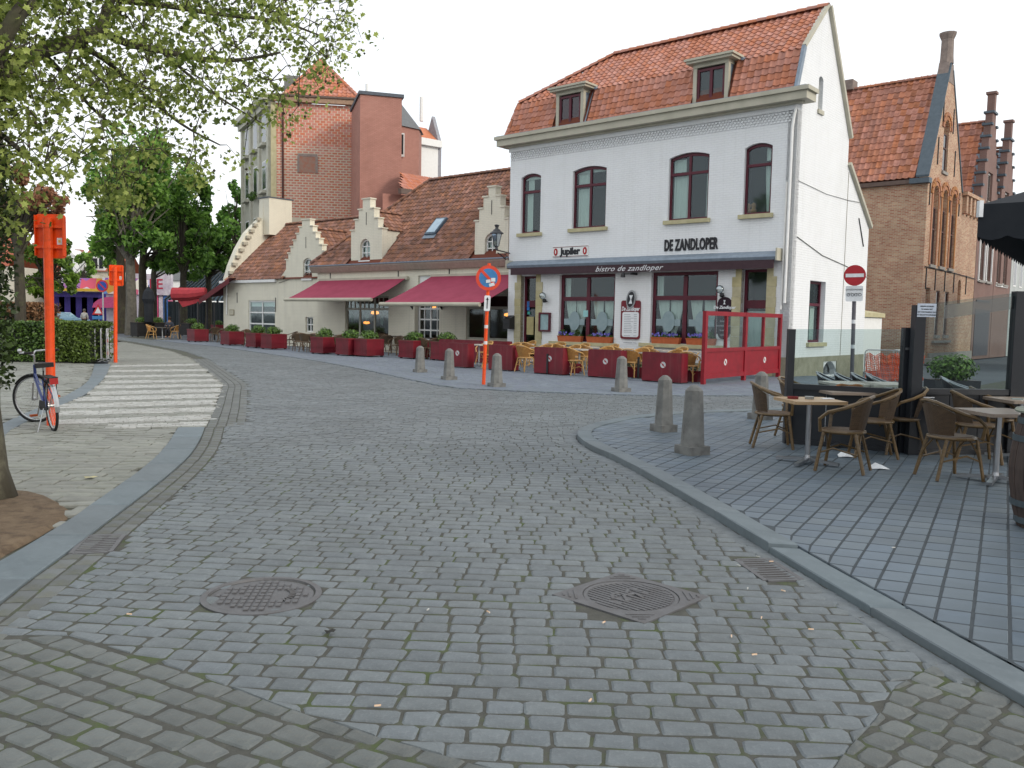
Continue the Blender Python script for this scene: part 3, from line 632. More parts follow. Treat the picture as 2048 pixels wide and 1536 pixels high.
def roof_tiles(parent, P0, U, V, poly, tw, tl, mat, name='roof_tile', single=300, lift=.05, frame=None, skip=None, seed=1, wave=.035, segs=5):
    """pantiles on the plane P0 + u*U + v*V (V up the slope), only where (u,v) is inside poly"""
    U = Vector(U).normalized(); V = Vector(V).normalized(); Nn = U.cross(V).normalized(); P0 = Vector(P0); rs = random.Random(seed)
    Z = np.array(poly, float); u0, u1, v0, v1 = Z[:, 0].min(), Z[:, 0].max(), Z[:, 1].min(), Z[:, 1].max()
    S = [(k/segs, wave*(.5+.5*math.cos(2*PI*min(1, k/segs/.62)) if k/segs < .62 else .5-.5*math.cos(2*PI*(k/segs-.62)/.38*.5))) for k in range(segs+1)]
    prof = [(0, .9), (.14, 1), (.3, .55), (.5, .0), (.75, .05), (.92, .45), (1.04, .85)]
    cells = []
    v = v0; j = 0
    while v < v1-.02:
        u = u0+rs.uniform(-.004, .004)
        while u < u1-.02: cells.append((u, v)); u += tw
        v += tl; j += 1
    A = np.array(cells)+[tw/2, tl/2]; ok = inside(A, poly)
    cells = [c for c, k in zip(cells, ok) if k and not (skip and skip(c[0]+tw/2, c[1]+tl/2))]
    hang = .035
    def piece(m, u, v, rnd, rel=None):
        vs = []; jz = rs.uniform(-.004, .006); ju = rs.uniform(-.004, .004)
        for t, zoff in ((-.03, lift), (tl+.02, lift*.35)):
            for s, h in prof: vs.append(P0+U*(u+ju+s*tw)+V*(v+t)+Nn*(zoff+jz+wave*h))
        n = len(prof)
        for s, h in prof: vs.append(P0+U*(u+ju+s*tw)+V*(v-.03)+Nn*(lift+jz+wave*h-hang))
        if rel is not None: vs = [q-rel for q in vs]
        m.add(vs, [(k, k+1, k+1+n, k+n) for k in range(n-1)]+[(2*n+k, 2*n+k+1, k+1, k) for k in range(n-1)], rnd)
    rs.shuffle(cells)
    big = MB()
    for i, (u, v) in enumerate(cells):
        if i < single:
            m = MB(); c = P0+U*(u+tw/2)+V*(v+tl/2); piece(m, u, v, 0.0, c); m.build(name, mat, parent, smooth=False, loc=c)
        else: piece(big, u, v, rs.random())
    if big.v: big.build(name+'s', mat, parent, kind='stuff')
def ridge_caps(parent, a, b, mat, r=.11, step=.33, name='ridge_tile'):
    a = Vector(a); b = Vector(b); n = max(1, int((b-a).length/step)); d = (b-a)/n
    sd = d.cross(Vector((0, 0, 1))).normalized(); up = sd.cross(d).normalized()
    for k in range(n):
        m = MB(); vs = []; c = a+d*(k+.5)
        for t, rr in ((-.02, r*1.12), (1.04, r*.92)):
            for q in range(6): an = PI*q/5; vs.append(a+d*(k+t)+sd*math.cos(an)*rr+up*(math.sin(an)*rr-.02)-c)
        m.add(vs, [(q, q+1, q+7, q+6) for q in range(5)]+[tuple(range(6))], 0.0); m.build(name, mat, parent, loc=c)
def plane_poly(parent, name, pts, mat, r=0.0):
    m = MB(); m.add(pts, [tuple(range(len(pts)))], r); return m.build(name, mat, parent)

# ============================================================ THE WHITE BISTRO
FB = Fr(8.52, 26.35, -41)
B = FB.root('bistro_building', 'white painted brick corner bistro with a red pantiled mansard roof', 'building')
LX = -11.58; ZT = 8.15
XPL[0] = 0.0
up = []
for (xa, xc, xb, yt, yb) in [(1042, 1062, 1081, 347, 466), (1145, 1180, 1212, 332, 455.5), (1337, 1378, 1417, 305, 439), (1488, 1516, 1543, 286, 428)]:
    x0 = FB.p(xa, (yt+yb)/2)[0]; x1 = FB.p(xb, (yt+yb)/2)[0]; up.append((x0, x1, FB.p(xc, yb)[1], FB.p(xc, yt)[1]))
gw = []
for (xa, xb, yt, yb) in [(1118, 1229, 548, 684), (1301, 1434, 543, 688)]:
    gw.append((FB.p(xa, 620)[0], FB.p(xb, 620)[0], FB.p((xa+xb)/2, yb)[1], FB.p((xa+xb)/2, yt)[1]))
dr = [(-10.9, -10.13, .12, 3.33), (-1.62, -.76, .05, 3.38)]
holes = [opening(a, b, c, d, .13) for a, b, c, d in up]+[opening(*g) for g in gw]+[opening(*d) for d in dr]
wall(B, 'wall', [(LX, .62), (LX, -.2), (0, -.2), (0, .62), (0, ZT), (LX, ZT)], holes, 0, 0, white_wall)
pl = MB(); pl.box(-10.1, -1.63, -.03, .0-.001, -.25, .3); pl.box(-.75, .03, -.03, -.001, -.25, .62); pl.build('plinth', plinth_m, B)
# side (gable) wall, as a plane x = 0
gq = lambda px, py: FB.q(px, py, 0.0)
GO = [(0, -.5), (0, ZT+.35), (.0, 8.7), (.26, 9.98), (.5, 10.28), (1.95, 11.72), (4.32, 8.0), (4.32, 7.15), (6.72, 5.25), (6.78, -.5)]
gh = [opening(1.52, 2.85, 1.07, 3.07), opening(1.5, 1.86, 8.45, 9.5, .1), opening(2.9, 4.1, -.05, .42, .3)]
wall(B, 'gable_wall', GO, gh, 0.0, 0, white_wall, ax='x', thick=.3)
m = MB(); a, b = .0, 6.78
for (c, d) in [(0, 2.9), (4.1, 6.78)]: m.box(.001, .03, c, d, -.5, .60)
m.box(.001, .03, 2.9, 4.1, .42, .60); m.build('plinth', plinth_m, B)
window(B, 1.52, 2.85, 1.07, 3.07, .16, burg, ax='x', trans=(.62,), fw=.08, sill=-.1, sillw=.1, curtain=[(.1, .5, 0, .6), (.6, .92, 0, .6)], back=True)
window(B, 1.5, 1.86, 8.45, 9.5, .14, trim_grey, rise=.1, ax='x', fw=.05, sill=-.06, sillw=.04, low=trim_grey)
m = MB()
for (p, q) in [((2.0, 11.74), (4.36, 8.03)), ((4.34, 7.17), (6.78, 5.24))]: m.bar((.02, p[0], p[1]), (.02, q[0], q[1]), .2, .12, up=(0, .8, .6))
m.build('verge_board', trim_grey, B)
m = MB(); m.box(.004, .012, 4.42, 4.45, .6, 6.9); m.build('wall_cable', M('cable_grey', hexc('9a958a')), B)
m = MB(); m.tube([(.02, .3, 4.35), (.02, 2.4, 3.92), (.02, 4.6, 3.7), (.02, 6.7, 3.42)], .012, 5); m.tube([(.02, .2, 6.05), (.02, 2.5, 5.92), (.02, 4.5, 5.95), (.02, 5.6, 6.0)], .008, 5); m.build('wall_cable', M('old_cable', hexc('6c6a64')), B)
m = MB(); m.bar((.02, 5.6, 5.45), (.02, 6.2, 4.5), .03, .03); m.build('wall_anchor', black_metal, B)
# back and roof closing
m = MB(); m.box(LX, -.3, 4.0, 4.3, 0, 7.9); m.box(LX, LX+.3, .31, 4.0, 0, ZT-.01); m.build('rear_wall', white_wall, B)
m = MB(); m.box(-5, -.32, 4.31, 6.7, 0, 5.0); m.build('rear_extension', white_wall, B)
# cornice, dentils
m = MB(); z0 = 8.36
m.box(LX-.38, .42, -.42, .3, z0, z0+.24); m.box(LX-.46, .50, -.50, .3, z0+.24, z0+.36); m.box(LX-.2, .2, -.2, 0, z0-.06, z0); m.build('cornice', trim_grey, B)
m = MB(); m.box(LX-.05, .02, -.06, -.001, ZT+.0, z0-.06); m.build('frieze', white_wall, B)
dn = MB()
for r in range(4):
    for k in range(96):
        x = LX+.06+k*.12+(.06 if r % 2 else 0)
        if x < -.1:
            if r == 0 and k % 1 == 0: pass
            dn.box(x-.036, x+.036, -.03-.008*r, -.001, ZT-.34+r*.08+.012, ZT-.34+r*.08+.07, .5)
dn.build('dentil_course', white_wall, B, kind='stuff')
m = MB(); m.tube([(-.02, -.07, 8.3), (-.09, -.09, 7.9), (-.12, -.09, 7.6), (-.14, -.07, 2.3)], .045, 8); m.tube([(-.25, -.03, 6.0), (-.27, -.03, 2.1)], .03, 6); m.build('downpipe', white_frame, B)
# windows upstairs
cur = [[(.15, .45, .02, .68), (.2, .5, .74, .93)], [(.08, .47, .02, .66), (.08, .42, .74, .95)], [(.06, .42, .03, .68), (.88, 1, .03, .68), (.05, .35, .74, .93)], [(.68, .98, .03, .72, .35, .8), (.7, .98, .76, .95)]]
for i, (a, b, c, d) in enumerate(up):
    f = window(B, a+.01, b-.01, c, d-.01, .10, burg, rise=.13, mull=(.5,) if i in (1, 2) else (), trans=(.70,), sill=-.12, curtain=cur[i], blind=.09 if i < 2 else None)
plush = M('plush_toy_fur', hexc('b98a62'), hexc('9a6c48'), .9)
m = MB(); 
for (px, s) in ((1497, 1), (1507, 1.1)):
    x, z = FB.p(px, 420, .3); m.lathe([(0.01, -.12*s), (.09*s, -.08*s), (.09*s, 0), (.05*s, .06*s), (.075*s, .1*s), (.07*s, .17*s), (.01, .21*s)], 8, (x, .3, z))
o = m.build('soft_toys', plush, None, smooth=True); o.matrix_world = Matrix.Translation(FB.o)@Matrix.Rotation(FB.a, 4, 'Z'); tag(o, 'pair of small tan soft toys sitting in the rightmost upstairs bistro window', 'toys')
# ground floor windows with half nets
for i, (a, b, c, d) in enumerate(gw):
    cs = [(.06, .24, .02, .62, .8, .9), (.26, .46, .02, .62, .8, .1), (.56, .74, .02, .62, .8, .9), (.77, .97, .02, .62, .8, .1), (.05, .14, .66, .95)]
    if i == 1: cs = cs[:4]+[(.04, .14, .66, .95)]
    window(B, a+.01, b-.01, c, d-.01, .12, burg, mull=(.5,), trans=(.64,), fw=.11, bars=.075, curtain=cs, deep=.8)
    m = MB(); m.box(a-.35, b+.12 if i == 0 else b+.3, -.16, .1, c-.14, c-.01); m.build('sill', trim_stone, B)
    m = MB()
    frost = M('frosted_film', (.27, .35, .37), (.22, .30, .32), .6)
    for h in (0, 1):
        xa = a+(b-a)*(.10+.5*h); xb = xa+(b-a)*.32; zz = c+(d-c)*.30; m.box(xa-.08, xb+.06, .112, .117, zz-.13, zz+.10)
        m.prism([((xa+xb)/2+.25*math.cos(t*PI/8), zz+.02+.36*math.sin(t*PI/8)) for t in range(16)], .103, .110)
    m.build('window_film', frost, B)
# doors
stone_blocks = M('door_stone', hexc('b9b08c'), hexc('a59c7a'), .8, ns=4, bump=.001, var=.04)
for (a, b, c, d) in dr:
    for s in (-1, 1):
        xx = a if s < 0 else b; n = 11
        for k in range(n):
            w_ = .30+(.015 if k % 2 else 0) if not (k == n-1) else .2
            m = MB(); h0 = -.05+k*(d+.12)/n; m.box(xx, xx+s*w_, -.04, .16, h0+.002, h0+(d+.12)/n-.002); m.build('stone_block', stone_blocks, B)
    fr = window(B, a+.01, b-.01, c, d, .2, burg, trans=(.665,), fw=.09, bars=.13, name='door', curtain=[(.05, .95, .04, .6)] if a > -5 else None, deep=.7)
m = MB(); m.box(-10.75, -10.4, .19, .205, 1.05, 1.75); m.build('notice', M('cream_notice', hexc('b7ab7c')), B)
m = MB(); m.box(-10.75, -10.62, .19, .205, 2.0, 2.35); m.build('sticker', M('blue_sticker', hexc('3a78c0')), B)
m = MB(); m.box(-10.72, -10.6, .188, .206, 1.84, 1.95); m.build('sticker', M('green_sticker', hexc('4aa8a0')), B)
# awning cassette with valance
purple = M('aubergine_canvas', hexc('453238'), hexc('3c2a30'), .8, ns=8, bump=.001)
t = thing('awning', 'long folded aubergine awning above the bistro front, with white script', 'awning', FB.o, FB.a)
zA = 3.58
m = MB(); m.prism([(-.02, zA+.12), (-.36, zA+.05), (-.40, zA+.14), (-.36, zA+.22), (-.10, zA+.32), (-.02, zA+.34)], -11.35, -.35, 'x'); m.build('cassette', zinc, t)
m = MB(); m.box(-11.15, -.42, -.37, -.33, zA-.22, zA+.045); m.build('valance', purple, t)
m = MB(); m.box(-.35, -.30, -.40, -.0, zA+.02, zA+.40); m.box(-11.40, -11.35, -.40, -.0, zA+.02, zA+.36); m.build('end_cap', trim_grey, t)
xa = FB.p(1183, 534, -.37)[0]; xb = FB.p(1332, 531, -.37)[0]
text('script_lettering', 'bistro de zandloper', paper, t, ((xa+xb)/2, -.376, zA-.10), .27, shear=.45, extrude=.002, sx=1.18, spacing=1.08)
# name on the wall
xa, za = FB.p(1329, 490); xb, zb = FB.p(1436, 487); zt = FB.p(1380, 478)[1]; zl = FB.p(1380, 502)[1]
o = text('name_lettering', 'DE ZANDLOPER', black_print, B, ((xa+xb)/2, -.02, (zt+zl)/2+.0), .52, extrude=.02, bold=.017, sx=.60, spacing=1.08)
bpy.context.view_layer.update(); o.scale.x *= (xb-xa)/max(.1, o.dimensions.x); 
xa, za = FB.p(1121, 504); xb, zb = FB.p(1162, 503)
t = thing('beer_sign', 'small white beer sign with black letters between two red oval emblems', 'sign', FB.o, FB.a)
m = MB(); m.box(xa-.34, xb+.34, -.03, -.001, za-.2, za+.2); m.build('board', white_frame, t)
m = MB(); m.box(xa-.34, xb+.34, -.036, -.031, za+.165, za+.185); m.box(xa-.34, xb+.34, -.036, -.031, za-.185, za-.165); m.build('border', red_paint, t)
o = text('lettering', 'Jupiler', black_print, t, ((xa+xb)/2, -.035, za), .34, extrude=.004, bold=.02, sx=.9)
bpy.context.view_layer.update(); o.scale.x *= (xb-xa)/max(.1, o.dimensions.x)
for s in (xa-.2, xb+.2):
    m = MB(); m.prism([(s+.09*math.cos(k*PI/6), za+.14*math.sin(k*PI/6)) for k in range(12)], -.045, -.031); e = m.build('emblem', M('emblem_red', hexc('b02028')), t)
    m = MB(); m.prism([(s+.03*math.cos(k*PI/3), za+.08*math.sin(k*PI/3)) for k in range(6)], -.05, -.0455); m.build('emblem_centre', white_frame, e)
# menu board
def board_xy(px0, px1, py0, py1, y=0): a = FB.p(px0, (py0+py1)/2, y)[0]; b = FB.p(px1, (py0+py1)/2, y)[0]; return a, b, FB.p((px0+px1)/2, py1, y)[1], FB.p((px0+px1)/2, py0, y)[1]
def rrect(a, b, c, d, r, n=4):
    P = []
    for cx, cz, s in ((b-r, c+r, -PI/2), (b-r, d-r, 0), (a+r, d-r, PI/2), (a+r, c+r, PI)):
        for k in range(n+1): t = s+PI/2*k/n; P.append((cx+r*math.cos(t), cz+r*math.sin(t)))
    return P
t = thing('menu_board', 'burgundy menu board with a white sheet and an oval hourglass emblem on top', 'menu board', FB.o, FB.a)
a, b, c, d = board_xy(1243, 1281, 601, 678); m = MB(); m.prism(rrect(a, b, c, d, .08), -.05, -.001); m.build('board', red_paint, t)
a2, b2, c2, d2 = board_xy(1246, 1279, 624, 674); m = MB(); m.prism(rrect(a2, b2, c2, d2, .08), -.058, -.051); m.build('menu_sheet', paper, t)
grey_print = M('grey_print', (.25, .26, .3))
m = MB()
for k in range(17):
    z = d2-.1-k*.062
    if z < c2+.22 and k % 2: continue
    L = random.uniform(.25, .42); m.box(a2+.08, a2+.08+L, -.0605, -.0582, z, z+.014); m.box(b2-.2, b2-.08, -.0605, -.0582, z, z+.014)
m.build('menu_text', grey_print, t, kind='stuff')
cx, cz = FB.p(1264, 599); m = MB(); m.prism([(cx+.19*math.cos(k*PI/10)+.03*math.sin(k*PI/10), cz+.33*math.sin(k*PI/10)) for k in range(20)], -.08, -.052); e = m.build('oval_emblem', M('emblem_grey', (.35, .36, .37)), t)
m = MB(); m.prism([(cx+.145*math.cos(k*PI/10)+.03*math.sin(k*PI/10), cz+.27*math.sin(k*PI/10)) for k in range(20)], -.086, -.081); m.build('oval_centre', black_print, e)
m = MB(); m.prism([(cx-.06, cz+.15), (cx+.09, cz+.15), (cx+.025, cz), (cx+.07, cz-.15), (cx-.08, cz-.15), (cx-.005, cz)], -.092, -.087); m.build('hourglass', paper, e)
o = text('script_lettering', 'De Zandloper', paper, t, ((a+b)/2, -.055, FB.p(1262, 618)[1]), .2, extrude=.003, shear=.3, bold=.006); bpy.context.view_layer.update(); o.scale.x *= (b-a)*.95/o.dimensions.x
# small menu case, dark sign, lamps, letter box
t = thing('menu_case', 'small burgundy glazed menu case right of the narrow bistro door', 'menu case', FB.o, FB.a)
a, b, c, d = board_xy(1080, 1102, 625, 663); m = MB(); m.box(a, a+.06, -.1, -.001, c, d); m.box(b-.06, b, -.1, -.001, c, d); m.box(a+.06, b-.06, -.1, -.001, c, c+.06); m.box(a+.06, b-.06, -.1, -.001, d-.06, d); m.build('case', burg, t)
m = MB(); m.box(a+.06, b-.06, -.05, -.003, c+.06, d-.06); m.build('menu_sheet', M('pale_blue_sheet', hexc('9ab4b8')), t)
t = thing('pub_sign', 'dark brown upright sign board with rounded top, white script and list', 'sign', FB.o, FB.a)
a, b, c, d = board_xy(1435, 1463, 594, 679); h = d-c; m = MB(); mx_ = (a+b)/2; q = .13*h
P = [(a, c+q), (mx_-.2, c+q)]+[(mx_+.2*math.cos(t_), c+q+.0+.2*math.sin(t_)*q/.2) for t_ in [PI+k*PI/8 for k in range(1, 8)]]+[(mx_+.2, c+q), (b, c+q), (b, d-q)]+[(mx_+.24*math.cos(t_), d-q+q*math.sin(t_)) for t_ in [k*PI/8 for k in range(0, 9)]]+[(a, d-q)]
m.prism(P, -.04, -.001); m.build('board', M('aubergine_board', hexc('2e1a26')), t)
text('script_lettering', 'De Zandloper', paper, t, (mx_, -.043, d-q-.16), .135, extrude=.002, shear=.3, bold=.004)
for k, s in enumerate(['RESTAURANT  TEAROOM', 'SNACKS', 'PANNEKOEKEN', 'WAFELS', 'TERRAS', 'BIEREN - WIJNEN']): text('small_lettering', s, M('pale_print', (.5, .5, .52)), t, (mx_, -.043, d-q-.34-k*.15-(.12 if k else 0)), .075, extrude=.001)
m = MB(); m.prism([(mx_-.04, d-.1), (mx_+.04, d-.1), (mx_+.01, d-.17), (mx_+.04, d-.24), (mx_-.04, d-.24), (mx_-.01, d-.17)], -.046, -.041); m.build('hourglass', paper, t)
glb = glassmat('lamp_glass', (.8, .85, .85), .5)
for (px, py, lab) in ((1087, 592, 'globe wall lamp beside the narrow left bistro door'), (1441, 579, 'globe wall lamp above the dark upright sign board')):
    x, z = FB.p(px, py, -.15); t = thing('wall_lamp', lab, 'wall lamp', FB.W(x, 0, z), FB.a, 'globe wall lamps of the bistro')
    m = MB(); m.lathe([(.02, -.13), (.09, -.09), (.13, -.02), (.13, .04), (.09, .11), (.02, .14)], 14, (0, -.2, 0)); m.build('globe', glb, t, smooth=True)
    m = MB(); m.lathe([(.01, -.08), (.05, -.06), (.05, .04), (.01, .06)], 8, (0, -.2, 0)); m.build('bulb', white_frame, t)
    m = MB(); m.lathe([(.05, -.25), (.075, -.2), (.07, -.12), (.03, -.11)], 10, (0.05, -.14, 0)); m.bar((.05, -.14, -.2), (.05, 0, -.2), .05, .05); m.build('lamp_base', black_metal, t)
x, z = FB.p(1253, 548, -.3); t = thing('floodlight', 'black arm floodlight fixed under the bistro awning', 'floodlight', FB.W(x, 0, z), FB.a)
m = MB(); m.box(-.04, .25, -.42, -.38, -.02, .02); m.box(.2, .26, -.38, -.001, -.03, .05); m.build('arm', black_metal, t); m = MB(); m.lathe([(.03, .06), (.07, -.02), (.08, -.12)], 10, (-.08, -.4, 0)); m.build('head', black_metal, t)
x, z = FB.p(1022, 645, -.1); t = thing('letter_box', 'black metal letter box on the left corner of the white bistro', 'letter box', FB.W(x, 0, z), FB.a)
m = MB(); m.prism([(-.35, -.24), (-.002, -.26), (-.002, .28), (-.35, .14)], -.2, .14, 'x'); m.build('body', black_metal, t); m = MB(); m.box(-.15, .09, -.365, -.351, .0, .03); m.build('slot', M('slot_grey', (.05, .05, .055)), t)
# flower boxes
terra = M('terracotta', hexc('b8633c'), hexc('a4552f'), .85, ns=6, bump=.001)
pansy = leafmat('pansy_petals', hexc('4a3fa8'), hexc('8f86d8'), .2, 9); green_b = leafmat('box_leaves', hexc('2e4a1c'), hexc('56782c'), .25, 6)
bush_l = leafmat('boxwood_leaves', hexc('2c4418'), hexc('5f8030'), .25, 5)
def tuft(m, c, rad, n, s, flat=.6, r=None):
    for k in range(n):
        d = Vector((random.gauss(0, 1), random.gauss(0, 1), random.gauss(0, 1))).normalized(); q = random.uniform(.45, 1)
        p = Vector((c[0]+d.x*rad[0]*q, c[1]+d.y*rad[1]*q, c[2]+d.z*rad[2]*q)); nn = (d+Vector((random.uniform(-.7, .7), random.uniform(-.7, .7), random.uniform(-.3, .9)))).normalized()
        a = nn.orthogonal().normalized(); b = nn.cross(a); t = random.uniform(0, 6.3); a, b = a*math.cos(t)+b*math.sin(t), b*math.cos(t)-a*math.sin(t); ss = s*random.uniform(.7, 1.3)
        m.add([p-a*ss, p+b*ss*flat-nn*ss*.1, p+a*ss, p-b*ss*flat-nn*ss*.1], [(0, 1, 2), (0, 2, 3)], r)
for i, (pa, pb, pz, lab, shrub) in enumerate([(1114, 1162, 683, 'terracotta window box of pansies and a round green shrub, leftmost', 1), (1172, 1222, 683, 'terracotta window box full of purple pansies below the pale window sticker', 0), (1301, 1358, 688, 'terracotta window box of purple pansies right of the menu board', 0), (1371, 1429, 688, 'terracotta window box of pansies half behind the red glazed screen', 2)]):
    x0, zb = FB.p(pa, pz, -.15); x1 = FB.p(pb, pz, -.15)[0]; g = gw[0] if i < 2 else gw[1]; zb = g[2]-.009
    t = thing('flower_box', lab, 'flower box', FB.W((x0+x1)/2, -.02, zb), FB.a, 'terracotta window boxes'); w_ = (x1-x0)/2
    m = MB(); m.prism([(-w_+.04, 0), (w_-.04, 0), (w_, .19), (-w_, .19)], -.13, .03); m.box(-w_-.01, w_+.01, -.14, .04, .19, .215); m.build('box', terra, t)
    m = MB()
    for k in range(12): tuft(m, (-w_+.06+(2*w_-.12)*k/11, -.05, .25), (.08, .07, .06), 14, .03)
    if shrub: tuft(m, (w_*.6 if shrub == 1 else w_*.6, -.05, .36), (.14, .1, .12), 90, .03)
    if shrub == 1: tuft(m, (-w_*.7, -.05, .36), (.14, .1, .12), 90, .03)
    m.build('leaves', green_b, t)
    m = MB()
    for k in range(30):
        x = random.uniform(-w_+.05, w_-.05)
        if shrub and abs(x-w_*.6) < .15: continue
        c = Vector((x, random.uniform(-.14, .02), random.uniform(.27, .36))); r_ = random.random()
        for q in range(5): an = q*2*PI/5; m.add([c, c+Vector((.04*math.cos(an), -.02, .04*math.sin(an))), c+Vector((.04*math.cos(an+1.2), -.02, .04*math.sin(an+1.2)))], [(0, 1, 2)], r_)
    m.build('pansies', pansy, t, kind='stuff')
m = MB(); x, z = FB.p(1162, 627, .1); m.box(x-.1+.2, x+.32, .10, .104, z-.12, z+.12); m.build('window_notice', M('mint_notice', hexc('9ccfd0')), B)
# ---- mansard roof
zb = 8.72; RX = -.02
yB, zB = .28, 10.02          # the break of the slope
yR, zR = 1.95, 11.66         # the ridge
xl = FB.p(1040, 203, yB)[0]; xr_ridge = FB.p(1230, 113, yR)[0]
V1 = Vector((0, yB+.18, zB-zb)); L1 = V1.length
m = MB(); m.add([(LX-.1, -.18, zb), (RX, -.18, zb), (RX, yB, zB), (xl, yB, zB)], [(0, 1, 2, 3)]); m.add([(xl, yB, zB), (RX, yB, zB), (RX, yR, zR), (xr_ridge, yR, zR)], [(0, 1, 2, 3)])
m.add([(LX-.1, -.18, zb), (xl, yB, zB), (xl, 3.7, zB), (LX-.1, 4.2, zb)], [(0, 1, 2, 3)]); m.add([(xl, yB, zB), (xr_ridge, yR, zR), (xl, 3.7, zB)], [(0, 1, 2)])
m.add([(xr_ridge, yR, zR), (RX, yR, zR), (RX, 4.3, 8.0), (LX, 4.3, 8.0), (xl, 3.7, zB)], [(0, 1, 2, 3, 4)]); m.build('roof_deck', M('roof_felt', hexc('6e3a2a'), None, .9), B)
dorm = []
for (pa, pb) in ((1117, 1172), (1389, 1460)): dorm.append((FB.p(pa, 200, .0)[0], FB.p(pb, 180, .0)[0]))
sk = lambda u, v: any(d0-.02 < u+LX-.1 < d1+.18 for d0, d1 in dorm)
roof_tiles(B, (LX-.1, -.18, zb), (1, 0, 0), V1, [(0, 0), (RX-LX+.1, 0), (RX-LX+.1, L1), (xl-LX+.1, L1)], .232, L1/6, tile_new, skip=sk, lift=.05, wave=.05, single=180)
V2 = Vector((0, yR-yB, zR-zB)); L2 = V2.length
roof_tiles(B, (xl, yB, zB), (1, 0, 0), V2, [(0, 0), (RX-xl, 0), (RX-xl, L2), (xr_ridge-xl, L2)], .232, L2/11, tile_new, lift=.045, wave=.045, single=120, seed=4)
ridge_caps(B, (xl-.02, yB, zB+.06), (xr_ridge, yR, zR+.08), tile_new, .12); ridge_caps(B, (xr_ridge, yR, zR+.08), (RX+.05, yR, zR+.08), tile_new, .13)
ridge_caps(B, (LX-.12, -.16, zb+.06), (xl-.04, yB, zB+.04), tile_new, .10)
m = MB(); m.bar((.0, -.2, zb+.02), (.0, yB-.02, zB+.06), .10, .16, up=(0, -1, .2)); m.build('verge_flashing', zinc, B)
m = MB(); m.bar((.0, yB-.02, zB+.08), (.0, yR, zR+.1), .12, .1, up=(0, -.5, 1)); m.build('verge_flashing', trim_grey, B)
m = MB(); m.box(LX-.4, .4, -.44, -.2, z0+.361, z0+.39); m.build('gutter', zinc, B)
for i, (a, b) in enumerate(dorm):
    D_ = MB(); zs = zb; zt_ = 9.93
    D_.box(a, a+.13, -.14, .0, zs, zt_); D_.box(b-.13, b, -.14, .0, zs, zt_); D_.box(a, b, -.16, .7, zt_, zt_+.12)
    dm = D_.build('dormer', trim_grey, B)
    m = MB(); m.prism([(-.0, zs), (-.0, zt_), (.55, zt_), (.3, 10.0), (-.0+.02, zs)], a+.02, a+.08, 'x'); m.prism([(0, zs), (0, zt_), (.62, zt_), (.3, 10.0)], b-.08, b-.02, 'x'); m.build('dormer_cheek', zinc, dm)
    m = MB(); m.box(a-.16, b+.2, -.34, .85, zt_+.12, zt_+.2); m.box(a-.22, b+.26, -.40, .85, zt_+.2, zt_+.27); m.build('dormer_roof', trim_grey, dm)
    m = MB(); m.box(a-.1, b+.25, -.17, .04, zs-.06, zs-.001); m.tube([(b+.33, .1, zt_+.1), (b+.28, .55, zt_+.2)], .05, 6); m.bar((b+.1, -.15, zs+.03), (b+.12, .3, 10.0), .05, .05); m.build('dormer_flashing', zinc, dm)
    w0, w1, h0, h1 = a+.16, b-.16, zs+.06, zt_-.05
    fw = MB(); fw.box(w0-.03, w0+.06, -.10, -.03, h0, h1); fw.box(w1-.06, w1+.03, -.10, -.03, h0, h1); fw.box(w0+.06, w1-.06, -.10, -.03, h0, h0+.12); fw.box(w0+.06, w1-.06, -.10, -.03, h1-.08, h1); xm = (w0+w1)/2; fw.box(xm-.05, xm+.05, -.105, -.035, h0+.12, h1-.08)
    fw.build('window_frame', burg, dm)
    for s in (0, 1):
        m = MB(); m.box((w0+.06, xm+.05)[s], (xm-.05, w1-.06)[s], -.06, -.055, h0+.12, h1-.08); m.build('pane', pane_m if i else glassmat('dull_glass', (.6, .5, .5), .1), dm)
    m = MB(); m.box(w0, w1, .0, .02, h0, h1); m.build('dormer_room', M('dormer_dark', (.05, .04, .04)) if i else M('brown_blind', hexc('6d3a34')), dm)
# ---- lantern on a bracket at the left corner
x, z = FB.p(994, 480, -.9); t = thing('street_lantern', 'old black street lantern on a scrolled bracket between the two restaurants', 'street lantern', FB.W(LX+.05, -.02, 0), FB.a)
lx, ly = -.15, -1.0; hx, hz = FB.p(1012, 508, -.1); lz = FB.p(994, 500, -1.0)[1]; lx = FB.p(994, 480, -1.0)[0]-(LX+.05)
m = MB(); m.tube([(0, 0, lz-.05), (lx*.5, ly*.5, lz-.02), (lx, ly, lz)], .025, 6)
m.tube([(0, 0, lz-.6)]+[(lx*k/6*.9, ly*k/6*.9, lz-.6+.5*(k/6)**.5) for k in range(1, 7)], .02, 6)
for c_, r_ in (((.18, -.3), .13), ((.35, -.17), .08)):
    m.tube([(lx*c_[0]+lx*r_*math.cos(k*.6), ly*c_[0]+ly*r_*math.cos(k*.6), lz+c_[1]+r_*math.sin(k*.6)) for k in range(10)], .014, 5)
m.build('bracket', black_metal, t)
c = (lx, ly, lz)
m = MB(); m.lathe([(.02, 0), (.07, .02), (.05, .1), (.09, .14), (.02, .15)], 8, c); m.lathe([(.27, .62), (.25, .66), (.16, .72), (.12, .78), (.07, .80), (.06, .86), (.10, .95), (.04, .97)], 8, c)
for k in range(4): a = PI/4+k*PI/2; m.bar((lx+.09*math.cos(a), ly+.09*math.sin(a), lz+.14), (lx+.19*math.cos(a), ly+.19*math.sin(a), lz+.63), .02, .02)
m.build('lantern_frame', M('lantern_grey', (.045, .048, .055), None, .5), t)
m = MB(); m.lathe([(.08, .15), (.18, .61)], 4, c, rot=PI/4); m.build('lantern_glass', glassmat('lantern_glass', (.75, .8, .85), .5), t)
